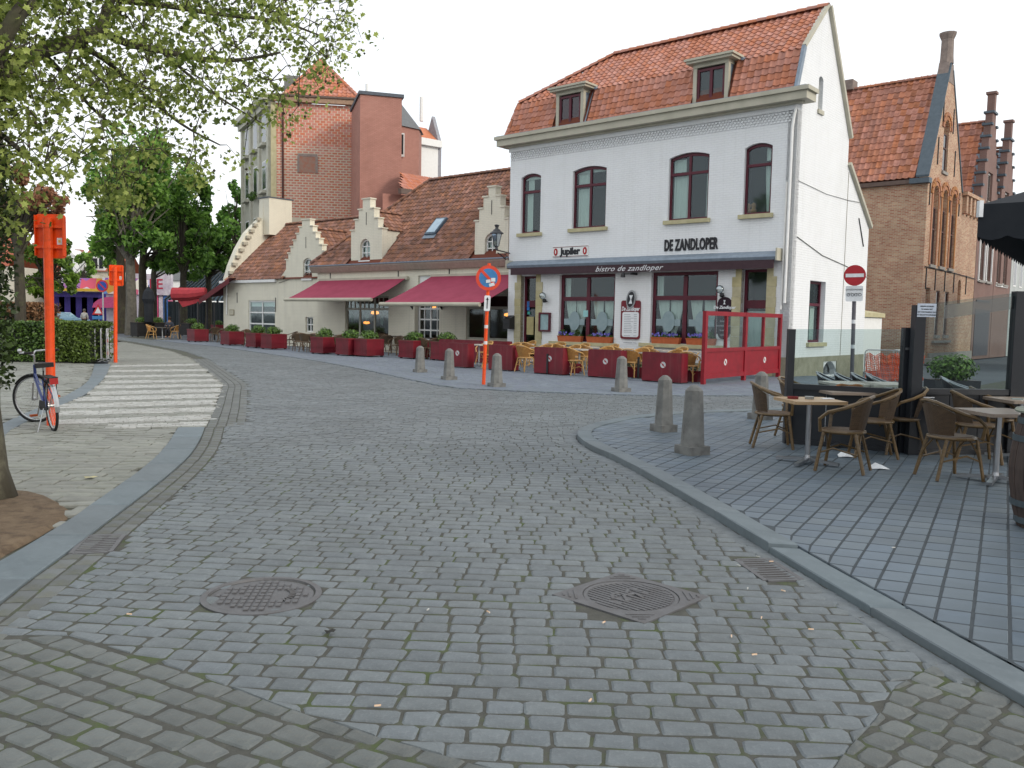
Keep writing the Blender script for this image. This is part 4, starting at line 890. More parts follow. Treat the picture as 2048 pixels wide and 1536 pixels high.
# ============================================================ THE CREAM RESTAURANT (low, pantiled, stepped gables)
FC = Fr(.764, 35.08, -41)
C1 = FC.root('restaurant_building', 'low cream painted restaurant with weathered pantiles and stepped gables', 'building')
ze = FC.p(1014, 519)[1]; xL = FC.p(635, 535)[0]; xR = 0.0
P = lambda px, py, y=0.0: FC.p(px, py, y)
grey_frame = M('grey_green_frame', hexc('b9b8aa'), hexc('a3a294'), .6)
opA = (P(690, 620)[0], P(777, 620)[0], P(730, 673)[1], P(730, 592)[1]); opB = (P(829, 650)[0], P(878, 650)[0], .02, P(850, 598)[1]); opC = (P(932, 640)[0], -.25, P(975, 680)[1], P(975, 588)[1])
opS = (P(836, 560)[0], P(866, 560)[0], P(850, 572)[1], P(850, 551)[1])
wall(C1, 'wall', [(xL, -.1), (xR-.02, -.1), (xR-.02, ze-.28), (xL, ze-.28)], [opening(*opA), opening(*opB), opening(*opC), opening(*opS)], 0, 0, cream_wall)
m = MB(); m.box(xL, xL+.25, .31, 8, -.1, ze-.3); m.box(xL, 0, 7.7, 8, -.1, ze); m.box(xL+.3, -.06, .31, .5, -.1, .3); m.build('rear_wall', cream_wall, C1)
greige = M('greige_gutter', hexc('a99a8c'), hexc('978a7e'), .7)
m = MB(); m.prism([(0.0, ze-.29), (-.18, ze-.29), (-.34, ze-.05), (-.34, ze+.02), (0, ze+.02)], xL-.25, -.1, 'x'); m.build('cornice', greige, C1)
m = MB(); m.box(xL-.3, -.1, -.40, -.28, ze+.021, ze+.075); m.build('gutter', zinc, C1)
for px in (661, 797, 899): x = P(px, 545)[0]; m = MB(); m.box(x-.02, x+.02, -.03, -.001, ze-.9, ze-.32); m.build('wall_anchor', black_metal, C1)
m = MB(); m.box(opS[0]+.01, opS[1]-.01, .1, .14, opS[2]+.01, opS[3]-.01); m.build('white_shutter', white_frame, C1)
amber = glow('warm_lamp_glow', (1.0, .30, .05), 2.6)
warm_room = M('warm_room', (.035, .028, .018), (.02, .016, .012), .9)
def lampglow(par, x, z, y, r=.09):
    m = MB(); m.lathe([(.01, -r*.5), (r, -r*.25), (r*.9, r*.3), (.01, r*.5)], 8, (x, y, z)); m.build('lamp_shade', amber, par, smooth=True)
fA = window(C1, *opA, .08, grey_frame, mull=(.32, .66), trans=(.68,), fw=.09, room=warm_room, deep=1.0, bars=.05)
mm = MB(); w_ = opA[1]-opA[0]
for k in (.1, .2, .42, .52, .75, .85): mm.box(opA[0]+w_*k-.02, opA[0]+w_*k+.02, .09, .13, opA[2]+(opA[3]-opA[2])*.7, opA[3]-.1)
mm.build('glazing_bars', grey_frame, fA)
lampglow(fA, P(731, 627)[0], P(731, 625)[1], .6, .2); lampglow(fA, P(711, 645)[0], P(711, 645)[1], .7, .16); lampglow(fA, P(774, 636)[0]-.1, P(774, 636)[1], .6, .1)
m = MB()
for px, py in ((705, 636), (734, 634), (764, 641)): x, z = P(px, py, .16); m.prism([(x+.13*math.cos(k*PI/5), z+.24*math.sin(k*PI/5)) for k in range(10)], .15, .16)
m.build('painted_bottle', M('etched_glass', (.22, .24, .2)), fA)
fB = window(C1, *opB, .25, white_frame, mull=(.5,), trans=(.42, .62, .82), fw=.09, room=warm_room, deep=.9, bars=.035, name='door')
m = MB()
for k in (.24, .76): x = opB[0]+(opB[1]-opB[0])*k; m.box(x-.02, x+.02, .26, .30, .5, opB[3]-.1)
m.box(opB[0]+.1, opB[1]-.1, .262, .30, .1, .7); m.build('glazing_bars', white_frame, fB)
lampglow(fB, P(845, 615)[0], P(845, 613)[1], .7, .13); lampglow(fB, P(862, 615)[0], P(862, 613)[1], .7, .09)
for x in (opB[0]-.12, opB[1]+.2):
    m = MB(); m.prism([(-.02, 2.0), (-.02, 2.6), (-.4, 2.6), (-.36, 2.35)], x-.02, x+.02, 'x'); m.build('awning_bracket', black_metal, C1)
fC = window(C1, *opC, .08, grey_frame, mull=(.36, .74), trans=(.70,), fw=.09, room=warm_room, deep=1.0, bars=.06)
lampglow(fC, P(993, 631)[0], P(993, 629)[1], .7, .15)
# roof
yr = 4.0; xr0, zr0 = P(1018, 345, yr); xr1, zr1 = P(860, 361, yr); zr = (zr0+zr1)/2
U = Vector((1, 0, 0)); V = Vector((0, yr+.32, zr-ze-.05)); Lr = V.length; P0 = Vector((xL-.2, -.32, ze+.05)); wR = 0-(xL-.2)+2.2
hipx = xr1-(xL-.2)
m = MB(); q = lambda u, v: P0+U*u+V.normalized()*v
m.add([q(0, 0), q(wR-2.2, 0), q(wR-2.2, Lr), q(hipx, Lr)], [(0, 1, 2, 3)]); m.add([q(0, 0), q(hipx, Lr), (xr1, 8, ze), (xL-.2, 8, ze)], [(0, 1, 2, 3)]); m.add([q(hipx, Lr), q(wR-2.2, Lr), (0, 8, ze), (xr1, 8, ze)], [(0, 1, 2, 3)])
# a strip of roof carries on behind the bistro's corner
m.add([q(wR-2.2, 2.0), q(wR, 2.6), q(wR, Lr), q(wR-2.2, Lr)], [(0, 1, 2, 3)])
felt = MATS['roof_felt']; m.build('roof_deck', felt, C1)
dgx = [(P(704, 500)[0], P(771, 500)[0]), (P(948, 480)[0], P(1021, 480)[0])]
def skd(u, v):
    x = u+xL-.2
    for i, (a, b) in enumerate(dgx):
        c = (a+b)/2; h = (b-a)/2
        if abs(x-c) < h*1.0 and v < 3.0-2.2*abs(x-c)/h*.6: return True
    return False
roof_tiles(C1, P0, U, V, [(0, 0), (wR-.1, 0), (wR-.1, Lr), (hipx, Lr)], .235, .30, tile_old, single=170, skip=skd, seed=2, lift=.05, wave=.05)
ridge_caps(C1, q(hipx, Lr)+Vector((0, 0, .08)), q(wR-.2, Lr)+Vector((0, 0, .08)), tile_old, .12, .36); ridge_caps(C1, q(0, .1)+Vector((0, 0, .08)), q(hipx, Lr)+Vector((0, 0, .08)), tile_old, .12, .36)
# dormers with stepped gables
def stepped(cx, z0, widths, tops):
    """half widths from the bottom up and the top of each step"""
    R = []; z = z0
    for w_, t in zip(widths, tops): R += [(cx+w_, z), (cx+w_, t)]; z = t
    L = [(2*cx-x, zz) for x, zz in R[::-1]]
    out = []
    for p in R+L:
        if not out or abs(out[-1][0]-p[0])+abs(out[-1][1]-p[1]) > 1e-5: out.append(p)
    return out
def coping(parent, cx, z0, widths, tops, y0, y1, mat, over=.05, th=.06):
    for i, (w_, t) in enumerate(zip(widths, tops)):
        if i == len(widths)-1: m = MB(); m.box(cx-w_-over, cx+w_+over, y0-over, y1, t+.001, t+th); m.build('coping', mat, parent)
        else:
            w2 = widths[i+1]
            for s in (-1, 1): m = MB(); m.box(cx+s*(w2+.002), cx+s*(w_+over), y0-over, y1, t+.001, t+th); m.build('coping', mat, parent)
def stepdormer(i, px0, px1, pys, pxw, win, lab_unused=None):
    cx = P((px0+px1)/2, pys[0])[0]+(0 if i else .0)
    tops = [P((px0+px1)/2, y)[1] for y in pys]; hs = [abs(P((px0+px1)/2+w_/2, pys[0])[0]-cx) for w_ in pxw]
    a, b = P(win[0], 500)[0], P(win[1], 500)[0]; c, d = P((win[0]+win[1])/2, win[3])[1], P((win[0]+win[1])/2, win[2])[1]
    o = wall(C1, 'dormer_gable', stepped(cx, ze+.09, hs, tops), [opening(a, b, c, d, (b-a)*.45)], -.12, 0, cream_wall, thick=.34)
    coping(o, cx, ze, hs, tops, -.12, .23, cream_wall)
    window(o, a+.01, b-.01, c, d-.01, .0, white_frame, rise=(b-a)*.45, mull=(.5,), trans=(.36, .66), fw=.06, bars=.022, sill=-.2, sillw=.05, low=white_frame, curtain=[(.1, .9, .0, .7)])
    m = MB(); m.box(cx-.012, cx+.012, -.14, -.121, tops[-2]-.75, tops[-2]-.15); m.build('wall_anchor', black_metal, o)
    # cheeks and the little tiled roof running back into the main slope
    h = hs[0]; zt = tops[1]; zr_ = tops[-2]+.05; yb = lambda z: -.32+(z-ze)/(zr-ze)*(yr+.32)
    m = MB(); 
    for s in (-1, 1): m.add([(cx+s*(h-.06), .22, ze+.1), (cx+s*(h-.06), .22, tops[0]), (cx+s*(h-.06), yb(tops[0]), tops[0])], [(0, 1, 2)])
    m.build('dormer_cheek', cream_wall, o)
    zap = tops[2]-.1; m = MB()
    for s in (-1, 1): m.add([(cx+s*(h-.02), .2, tops[0]-.05), (cx, .2, zap), (cx, yb(zap), zap), (cx+s*(h-.02), yb(tops[0]), tops[0]-.05)], [(0, 1, 2, 3)])
    m.build('dormer_roof_deck', felt, o)
    for s in (-1, 1):
        a0 = Vector((cx+s*(h-.02), .2, tops[0]-.05)); v_ = Vector((cx, .2, zap))-a0; L = v_.length; dep = yb(zap)-.2; dp0 = yb(tops[0])-.2
        u_ = Vector((0, 1, 0)) if s > 0 else Vector((0, -1, 0)); 
        if s > 0: roof_tiles(o, a0, u_, v_, [(0, 0), (dp0, 0), (dep, L), (0, L)], .23, .30, tile_old, single=60, seed=9)
        else: roof_tiles(o, a0+Vector((0, dep, 0)), u_, v_, [(dep-dp0, 0), (dep, 0), (dep, L), (0, L)], .23, .30, tile_old, single=20, seed=9)
    ridge_caps(o, (cx, .2, zap+.07), (cx, yb(zap), zap+.07), tile_old, .11, .34)
    m = MB(); m.bar((cx+h+.08, .15, ze+.2), (cx+h+.06, yb(tops[0])+.1, tops[0]+.12), .16, .05); m.build('dormer_flashing', zinc, o)
stepdormer(0, 729, 744, [460, 439, 419, 399], [63, 47, 31, 15], (724, 744, 478, 521))
stepdormer(1, 980, 994, [441, 417, 394, 375], [68, 51, 34, 14], (973, 996, 467, 513))
# skylight
a = Vector((P(897, 452, 2.0)[0], 0, 0)); sx = a.x; vv = V.normalized(); vpos = 2.3
c0 = P0+U*(sx-(xL-.2))+vv*vpos; Nn = U.cross(vv).normalized(); R3 = Matrix((U, vv, Nn)).transposed()
m = MB(); m.cbox(c0+Nn*.12, (.72, 1.15, .12), R3); sk_ = m.build('skylight', M('skylight_frame', hexc('4b5a68'), None, .5), C1)
m = MB(); m.cbox(c0+Nn*.19, (.56, .95, .02), R3); m.build('pane', M('skylight_glass', hexc('9fb6c4'), hexc('8aa2b4'), .08, spec=.8), sk_)
m = MB(); m.cbox(c0-vv*.68+Nn*.1, (.8, .25, .02), R3); m.build('flashing', zinc, sk_)
# ---- the two retractable awnings
canvas = M('wine_red_canvas', hexc('983a52'), hexc('8c3048'), .85, ns=2, bump=.001)
def awning(lab, xl, xr, zb, zf, Pd):
    t = thing('awning', lab, 'awning', FC.o, FC.a, 'wine red terrace awnings'); m = MB()
    n = 10; vs = []
    for k in range(n+1):
        s = k/n
        for e in (0, 1): vs.append((xl+(xr-xl)*e, -.12-(Pd-.12)*s, zb+(zf-zb)*s-.05*math.sin(PI*s)))
    m.add(vs, [(2*k, 2*k+1, 2*k+3, 2*k+2) for k in range(n)]+[], 0.3); o = m.build('canvas', canvas, t)
    md = o.modifiers.new('thickness', 'SOLIDIFY'); md.thickness = .012
    m = MB(); m.tube([(xl-.05, -Pd, zf), (xr+.05, -Pd, zf)], .085, 8); m.build('front_bar', trim_grey, t)
    m = MB(); m.box(xl-.05, xr+.12, -.16, -.01, zb-.05, zb+.1); m.build('cassette', trim_grey, t)
    for k in (.12, .88):
        x = xl+(xr-xl)*k; m = MB(); m.bar((x, -.1, zb-.1), (x+(.5 if k < .5 else -.5), -Pd*.5, (zb+zf)/2-.15), .05, .05); m.bar((x+(.5 if k < .5 else -.5), -Pd*.5, (zb+zf)/2-.15), (x, -Pd+.05, zf-.03), .05, .05); m.build('folding_arm', trim_grey, t)
awning('wine red terrace awning over the left big window of the cream restaurant', -14.25, -7.62, 3.44, 2.40, 2.2)
awning('wine red terrace awning next to the white bistro, over the french doors', -5.85, -.09, 3.5, 2.18, 3.1)
# ---- left half: stepped gable front and the lower bay
y2 = .55
Q = lambda px, py, y=y2: FC.p(px, py, y)
C2 = FC.root('cream_gabled_house', 'cream gabled house with a tall stepped front and a small pantiled bay', 'building')
x20 = Q(449, 600)[0]; x21 = Q(553, 600)[0]; x22 = xL+.02; z2 = Q(500, 562)[1]
# stepped gable outline from the photograph's steps
cxg = Q(612, 440)[0]; stp = [(8, 440), (13.5, 453.5), (19.5, 466.5), (26, 479.5), (32, 492), (37, 505), (42, 518)]
hs = [abs(Q(612+w_, y)[0]-cxg) for w_, y in stp]; zt = [Q(612, y)[1] for _, y in stp]
Rr = [(x22, -.1)]; pts = []
zz = z2
left = []; 
for k in range(len(hs)-1, -1, -1): left += [(cxg-hs[k], zt[k+1] if k < len(hs)-1 else zt[k]-.3), (cxg-hs[k], zt[k])]
right = [(2*cxg-x, z) for x, z in left[::-1]]
right = [(min(x, x22), z) for x, z in right]
bl_ = [(x21, z2+.15), (x21+.25, z2+.7), (cxg-hs[-1], zt[-1]-.3)]
out = [(x20, -.1), (x22, -.1)]+[(x22, right[-1][1])]+[p for p in right[::-1]][:]+[p for p in left[::-1]]+[]
# assemble counter clockwise: bottom, right side up, steps to the top, steps down the left
up_r = []
for k in range(len(hs)-1, -1, -1):
    up_r += [(cxg+hs[k], zt[k+1] if k < len(hs)-1 else zt[k]-.5), (cxg+hs[k], zt[k])]
dn_l = [(2*cxg-x, z) for x, z in up_r[::-1]]
out = [(x20, -.1), (x22, -.1), (x22, up_r[0][1])]+[p for p in up_r if p[0] < x22]+dn_l+[(x21+.35, zt[-1]-1.0), (x21+.05, z2+.15), (x21, z2-.02), (x20, z2-.02)]
cl = []
for p in out:
    if not cl or abs(cl[-1][0]-p[0])+abs(cl[-1][1]-p[1]) > 1e-4: cl.append(p)
wA = (Q(497, 630)[0], Q(550, 630)[0], Q(523, 668)[1], Q(523, 601)[1]); wB = (Q(611, 650)[0], Q(626, 650)[0], Q(618, 664)[1], Q(618, 634)[1]); wC = (Q(606, 530)[0], Q(624, 530)[0], Q(615, 556)[1], Q(615, 516)[1])
wA = (wA[0], wA[1], wA[2]-.1, wA[3])
wall(C2, 'wall', cl, [opening(*wA), opening(*wB), opening(*wC, .2)], y2, 0, cream_wall)
coping(C2, cxg, z2, hs[::-1], [z for z in zt[::-1]], y2, y2+.32, cream_wall)
window(C2, *wA, y2+.06, white_frame, mull=(.5,), trans=(.34, .66), fw=.09, bars=.04, blind=.17, room=warm_room)
window(C2, *wB, y2+.1, white_frame, mull=(.5,), trans=(.5,), fw=.07, bars=.03)
window(C2, *wC, y2+.1, white_frame, rise=.2, mull=(.5,), trans=(.35, .66), fw=.06, bars=.025, sill=y2-.08, sillw=.05, low=white_frame)
m = MB(); m.box(cxg-.012, cxg+.012, y2-.02, y2-.001, zt[0]-1.5, zt[0]-.9); m.box(x20+1.4, x20+1.45, y2-.02, y2-.001, 2.3, 2.9); m.box(x21-.1, x21-.05, y2-.02, y2-.001, 1.8, 2.6); m.build('wall_anchor', black_metal, C2)
m = MB(); m.box(x20+.6, x20+1.1, y2-.03, y2-.001, 1.55, 1.9); m.build('name_plate', M('plate_frame', hexc('8b7f66')), C2); m = MB(); m.box(x20+.64, x20+1.06, y2-.035, y2-.031, 1.59, 1.86); m.build('plate_face', M('plate_face', hexc('c9c3ae')), C2)
m = MB(); m.box(x20-.35, x21+.05, y2-.16, y2-.001, z2-.1, z2+.05); m.tube([(x20+.35, y2-.06, z2-.1), (x20+.35, y2-.06, 1.6)], .05, 6); m.build('gutter', white_frame, C2)
m = MB(); m.tube([(x21+.3, y2-.03, z2-.15), (x21+1.5, y2-.03, z2+.08), (x21+4.3, y2-.03, z2+.02)], .02, 5); m.build('wall_cable', M('cable_grey', hexc('9a958a')), C2)
# roof of the left house
yr2 = 4.3; zrr = FC.p(620, 447, yr2)[1]; V2_ = Vector((0, yr2-y2+.1, zrr-z2-.05)); Lq = V2_.length; P02 = Vector((x20+.25, y2-.1, z2+.05)); wq = xL+4.5-(x20+.25)
vq = V2_.normalized()
g0 = cxg-hs[-1]-(x20+.25); g1 = x22-(x20+.25)
def sk2(u, v):
    # the stepped gable's own roof stands in front here
    d = abs(u-(cxg-(x20+.25))); return v < 0.35 and d < hs[-1]
m = MB(); m.add([P02, P02+U*wq, P02+U*wq+V2_, P02+V2_], [(0, 1, 2, 3)]); m.add([P02+V2_, P02+V2_+U*wq, (xL+4.5, 8.2, z2), (x20+.25, 8.2, z2)], [(0, 1, 2, 3)]); m.build('roof_deck', felt, C2)
roof_tiles(C2, P02, U, V2_, [(0, 0), (wq, 0), (wq, Lq), (0, Lq)], .245, .31, tile_old, single=150, seed=6, skip=sk2, lift=.05, wave=.05)
ridge_caps(C2, P02+V2_+Vector((0, 0, .08)), P02+V2_+U*wq+Vector((0, 0, .08)), tile_old, .12, .36)
# ridge of the stepped gable running back into the roof
zg_ = zt[1]-.1; hw = hs[-1]
yb2 = lambda z: y2-.1+(z-z2)/(zrr-z2)*(yr2-y2+.1)
m = MB()
for s in (-1, 1): m.add([(cxg+s*hw, y2+.3, zt[-1]-.6), (cxg, y2+.3, zg_), (cxg, yb2(zg_), zg_), (cxg+s*hw, yb2(zt[-1]-.6), zt[-1]-.6)], [(0, 1, 2, 3)])
m.build('gable_roof_deck', felt, C2)
a0 = Vector((cxg+hw, y2+.3, zt[-1]-.6)); v_ = Vector((cxg, y2+.3, zg_))-a0
roof_tiles(C2, a0, (0, 1, 0), v_, [(0, 0), (yb2(zt[-1]-.6)-y2-.3, 0), (yb2(zg_)-y2-.3, v_.length), (0, v_.length)], .24, .3, tile_old, single=50, seed=12)
ridge_caps(C2, (cxg, y2+.3, zg_+.07), (cxg, yb2(zg_), zg_+.07), tile_old, .11, .34)
# end gable with a swept parapet and chimney block
q_ = lambda px, py: FC.q(px, py, x20)
chz = q_(503, 395)[1]; EG = [(y2+.001, -.1), (y2+.001, z2+.2), (y2+.25, z2+1.0), (y2+.7, z2+2.0), (y2+1.3, z2+3.0), (y2+2.2, z2+3.9), (yr2-1.3, chz-1.3), (yr2-1.25, chz), (yr2+.4, chz), (yr2+.4, z2+3.0), (8.2, z2), (8.2, -.1)]
m = MB(); m.prism(EG, x20-.12, x20+.32, 'x'); m.build('end_gable', cream_wall, C2); fixnormals(C2.children[-1])
m = MB(); m.box(x20-.2, x20+1.0, yr2-1.3, yr2+.5, chz+.001, chz+.07); m.build('chimney_cap', M('lead_grey', hexc('5a6068')), C2)
m = MB(); m.box(x20+.321, x20+.95, yr2-1.25, yr2+.4, z2+3.0, chz); m.build('chimney_block', cream_wall, C2)
m = MB()
for k in range(9): t_ = k/9; m.cbox((x20+.42, y2+.2+(yr2-1.5-y2)*t_*.95, z2+.55+(z2*0+3.75)*t_**.9), (.22, .3, .18)); 
m.build('verge_mortar', M('lime_mortar', hexc('b9b4a4'), hexc('97917f'), .95, ns=8, bump=.01), C2)
m = MB(); m.box(x20+.3, x22, 7.9, 8.2, -.1, z2); m.build('rear_wall', cream_wall, C2)
# side leaning terrace roof beyond the house
# ============================================================ THE TALL BRICK BUILDING BEHIND
red_tile_m = M('hollow_clay_block', hexc('c98472'), hexc('bc7562'), .85, ns=3, bump=.003, bs=30, var=.10, hue=.004, dirt=(hexc('bd9a88'), .3, 1.5))
pale_mortar = M('pale_mortar', hexc('d2c8b4'), hexc('c2b6a0'), .95, ns=.5, bump=.01)
brick_red = M('red_brick', hexc('b68276'), hexc('a27066'), .85, ns=.6, bump=.001, brick=(.22, .07, hexc('8f6a5c'), .012, hexc('ab786c'), .003), dirt=(hexc('8a6a60'), .3, .6))
FT = Fr(-16.1, 58, 8.4)
T = FT.root('apartment_building', 'tall building with a red hollow block side wall and tiled roof peak', 'building')
zt_ = FT.p(600, 206)[1]; xe = FT.p(712, 320)[0]
m = MB(); m.box(0, xe+2, .0, 9, 0, zt_-.03); m.build('wall', pale_mortar, T)
bw, bh = .385, .172; blk = MB(); n_ = 0; cells = [(i, j) for j in range(int((zt_-8.2)/bh)) for i in range(int(xe/bw)+2)]
random.shuffle(cells)
nx0, nz0 = FT.p(599, 345); nx1, nz1 = FT.p(631, 314)
for i, j in cells:
    x = i*bw-(bw/2 if j % 2 else 0); z = 8.2+j*bh; x0, x1 = max(x+.03, .02), min(x+bw-.045, xe)
    if x1-x0 < .08 or (nx0 < (x0+x1)/2 < nx1 and nz0 < z+bh/2 < nz1): continue
    up_ = j > .62*(zt_-8.2)/bh; g = .010 if up_ else .032
    if n_ < 300: m = MB(); m.box(-(x1-x0)/2-(.014 if up_ else 0), (x1-x0)/2, -.006, .0, -bh/2+g, bh/2-g, 0.0); m.build('clay_block', red_tile_m, T, loc=((x0+x1)/2, -.001, z+bh/2)); n_ += 1
    else: blk.box(x0-(.014 if up_ else 0), x1, -.007, -.001, z+g, z+bh-g)
blk.build('clay_blocks', red_tile_m, T, kind='stuff')
m = MB(); m.box(nx0, nx1, -.03, -.001, nz0, nz1); m.build('bricked_up_opening', M('patched_brick', hexc('a9715c'), hexc('98877a'), .9, ns=4), T)
m = MB(); m.box(nx0-.12, nx1+.12, -.05, -.001, nz1, nz1+.18); m.box(nx0-.14, nx0, -.05, -.001, nz0, nz1); m.box(nx1, nx1+.16, -.05, -.001, nz0, nz1); m.build('opening_surround', M('cement_grey', hexc('9a8c84')), T)
m = MB(); m.box(-.2, xe+.3, -.35, .0, zt_, zt_+.32); m.build('cornice', M('tan_fascia', hexc('a88a72'), hexc('8e7462'), .8), T); m = MB(); m.box(-.3, xe+.3, -.45, .0, zt_+.321, zt_+.45); m.build('gutter', M('dark_gutter', hexc('6b5a52')), T)
m = MB(); xd = FT.p(566, 320)[0]; m.tube([(xd, -.08, 8), (xd, -.08, zt_)], .07, 6); m.build('downpipe', M('brown_pipe', hexc('54332f')), T)
m = MB(); m.box(-.35, -.001, -.06, .6, 0, zt_-.04); m.build('corner_pilaster', trim_stone, T)
# hipped tile roof
ax, az = FT.p(641, 122, 3.2); bx0, bz = FT.p(566, 203, .3); bx1 = FT.p(722, 208, .3)[0]; bz = zt_+.45
Vv = Vector((0, 2.9, az-bz)); Lv = Vv.length
m = MB(); m.add([(bx0, .3, bz), (bx1, .3, bz), (ax, 3.2, az)], [(0, 1, 2)]); m.add([(bx0, .3, bz), (ax, 3.2, az), (ax, 9, az), (bx0, 9, bz)], [(0, 1, 2, 3)]); m.add([(bx1, .3, bz), (bx1, 9, bz), (ax, 9, az), (ax, 3.2, az)], [(0, 1, 2, 3)]); m.build('roof_deck', felt, T)
tile_far = M('bright_pantile', hexc('c08068'), hexc('b07058'), .75, ns=2, var=.10, hue=.004)
roof_tiles(T, (bx0, .3, bz), (1, 0, 0), Vv, [(0, 0), (bx1-bx0, 0), (ax-bx0, Lv)], .30, .34, tile_far, single=100, wave=.06, lift=.06)
ridge_caps(T, (bx0, .3, bz+.08), (ax, 3.2, az+.08), tile_far, .14, .4); ridge_caps(T, (bx1, .3, bz+.08), (ax, 3.2, az+.08), tile_far, .14, .4)
m = MB(); a, z = FT.p(568, 150, 2.5); b = FT.p(600, 150, 2.5)[0]; m.box(a, b, 2.5, 4, bz, z); m.build('roof_box', M('slate_hung', hexc('7b7c78'), hexc('6b6c68'), .8, ns=10), T)
# white front seen edge-on, down the street
aw = math.atan2(.875, -.485)
FW = Fr(FT.o.x-.3, FT.o.y-.1, math.degrees(aw)-180)
Wt = thing('stucco_building_front', 'pale stucco street front running back from the red block wall', 'building', FW.o, FW.a)
pale_st = M('pale_stucco', hexc('c4c2b4'), hexc('b2b0a2'), .8, ns=2, bump=.001, dirt=(hexc('8e8b7e'), .3, 1))
Lw = 9.6
m = MB(); m.box(-Lw, -.4, .02, .35, 0, zt_+.1); m.build('wall', pale_st, Wt)
m = MB(); m.box(-Lw-.3, 0, -.55, .3, zt_+.1, zt_+.5); m.box(-Lw, -.2, -.3, .3, zt_-.3, zt_+.1); m.build('cornice', pale_st, Wt)
for k, x in enumerate((-.7, -3.4, -6.2, -9.2)):
    m = MB(); m.box(x-.25, x+.25, -.12, .019, 0, zt_-.3); m.build('pilaster', pale_st, Wt)
for k, x in enumerate((-2.0, -4.8, -7.6)):
    for z in (6.6, 10.2, 13.4):
        m = MB(); m.box(x-.6, x+.6, -.03, .01, z, z+2.0); f = m.build('window', white_frame, Wt); m = MB(); m.box(x-.5, x+.5, -.036, -.031, z+.1, z+1.9); m.build('pane', M('dark_pane', (.03, .035, .04), None, .1, spec=.6), f)
        m = MB(); m.box(x-.7, x+.7, -.35, .0, z-.25, z-.05); m.build('sill', pale_st, f)
t = thing('hanging_basket', 'dark hanging plant baskets on the pale stucco balcony ledge', 'plants', FW.W(-3.2, -.55, 9.9), FW.a); m = MB(); tuft(m, (0, 0, 0), (.9, .25, .35), 260, .08); m.build('leaves', green_b, t)
# lift tower
FX = Fr(D(720, 300, 53).x, 53, 17)
X = FX.root('brick_tower', 'plain square red brick tower with a stone cap in front of the tall building', 'tower')
xw = FX.p(803, 300)[0]; zx = FX.p(760, 192)[1]
dark_side = brick_red
m = MB(); m.box(0, xw, 0, 4.8, 0, zx); m.build('wall', brick_red, X)
m = MB(); m.box(-.1, xw+.12, -.1, 4.9, zx+.002, zx+.2); m.build('cap', M('lead_grey', hexc('5a6068')), X)
m = MB(); m.lathe([(.1, 0), (.1, 1.1)], 8, (xw*.28, 2.5, zx+.2)); m.build('flue', white_frame, X)
# octagonal turret, white house and the orange roof behind
t0 = D(817, 300, 62); t = thing('brick_turret', 'eight sided brick turret with a slate roof right of the brick tower', 'turret', (t0.x-1.1, 62, 0))
zz0 = D(815, 258, 61).z; m = MB(); m.lathe([(2.1, 0), (2.1, zz0)], 8, rot=PI/8); m.build('wall', brick_red, t); m = MB(); m.lathe([(2.25, zz0+.001), (.05, zz0+2.6)], 8, rot=PI/8); m.build('roof', M('slate', hexc('6e7072'), hexc('5e6062'), .7, ns=8), t)
zc_ = D(816, 290, 60).z; m = MB(); m.box(.7, 1.05, -2.04, -1.9, zc_-.8, zc_+.8); f = m.build('window', white_frame, t); m = MB(); m.box(.8, 1.0, -2.06, -2.045, zc_-.65, zc_+.7); m.build('pane', MATS['dark_pane'], f)
a = D(831, 300, 64); FH = Fr(a.x, 64, 40); zw0 = FH.p(836, 275)[1]; xw1 = FH.p(876, 330)[0]
hh = FH.root('white_house', 'white rendered house behind the roofs, right of the turret', 'building')
white_r = M('white_render', (.8, .8, .78), (.74, .74, .72), .7)
m = MB(); m.prism([(0, 0), (xw1, 0), (xw1, zw0), (0, zw0)], 0, 3.0); m.build('wall', white_r, hh); m = MB(); m.box(-.2, xw1+.2, -.3, 0, zw0-.5, zw0); m.build('cornice', white_r, hh)
m = MB(); m.prism([(.0, 0), (3.0, 0), (3.0, 6), (1.8, zw0+.1), (.9, zw0+2.0), (.0, zw0)], xw1+.01, xw1+.3, 'x'); m.build('gable', M('grey_cement', hexc('9a9aa0'), hexc('86868c'), .85), hh)
m = MB(); m.add([(0, .0, zw0), (xw1, .0, zw0), (xw1, 1.6, zw0+1.2), (0, 1.6, zw0+1.2)], [(0, 1, 2, 3)]); m.build('roof', tile_far, hh)
m = MB(); m.lathe([(.16, zw0+1.6), (.16, zw0+3.4)], 8, (xw1-.6, 1.4, 0)); m.build('chimney', white_r, hh)
a0 = D(800, 377, 50); b0 = D(870, 386, 54); a1 = D(800, 344, 53); b1 = D(872, 362, 57)
t = thing('outbuilding', 'low outbuilding with a bright orange pantile roof between tower and old roof', 'building', (a0.x-1, a0.y, 0)); o_ = Vector((a0.x-1, a0.y, 0)); ra = [Vector(p)-o_ for p in (a0, b0, b1, a1)]
u_ = (ra[1]-ra[0]); v_ = (ra[3]-ra[0]); m = MB(); m.add(ra, [(0, 1, 2, 3)]); m.build('roof_deck', felt, t)
uu = u_.normalized(); vn = (v_-uu*v_.dot(uu)); 
cs = [((p-ra[0]).dot(uu), (p-ra[0]).dot(vn.normalized())) for p in ra]; roof_tiles(t, ra[0], uu, vn, cs, .25, .3, tile_far, single=80, wave=.05)
m = MB(); m.add([(ra[0].x-1, ra[0].y, 0), (ra[1].x, ra[1].y, 0), (ra[1].x, ra[1].y, ra[1].z-.3), (ra[0].x-1, ra[0].y, ra[0].z-.3)], [(0, 1, 2, 3)]); m.build('wall', brick_red, t); m = MB(); m.bar(ra[0]+Vector((0, -.1, -.15)), ra[1]+Vector((0, -.1, -.15)), .2, .3); m.build('gutter', M('dark_gutter', hexc('6b5a52')), t)

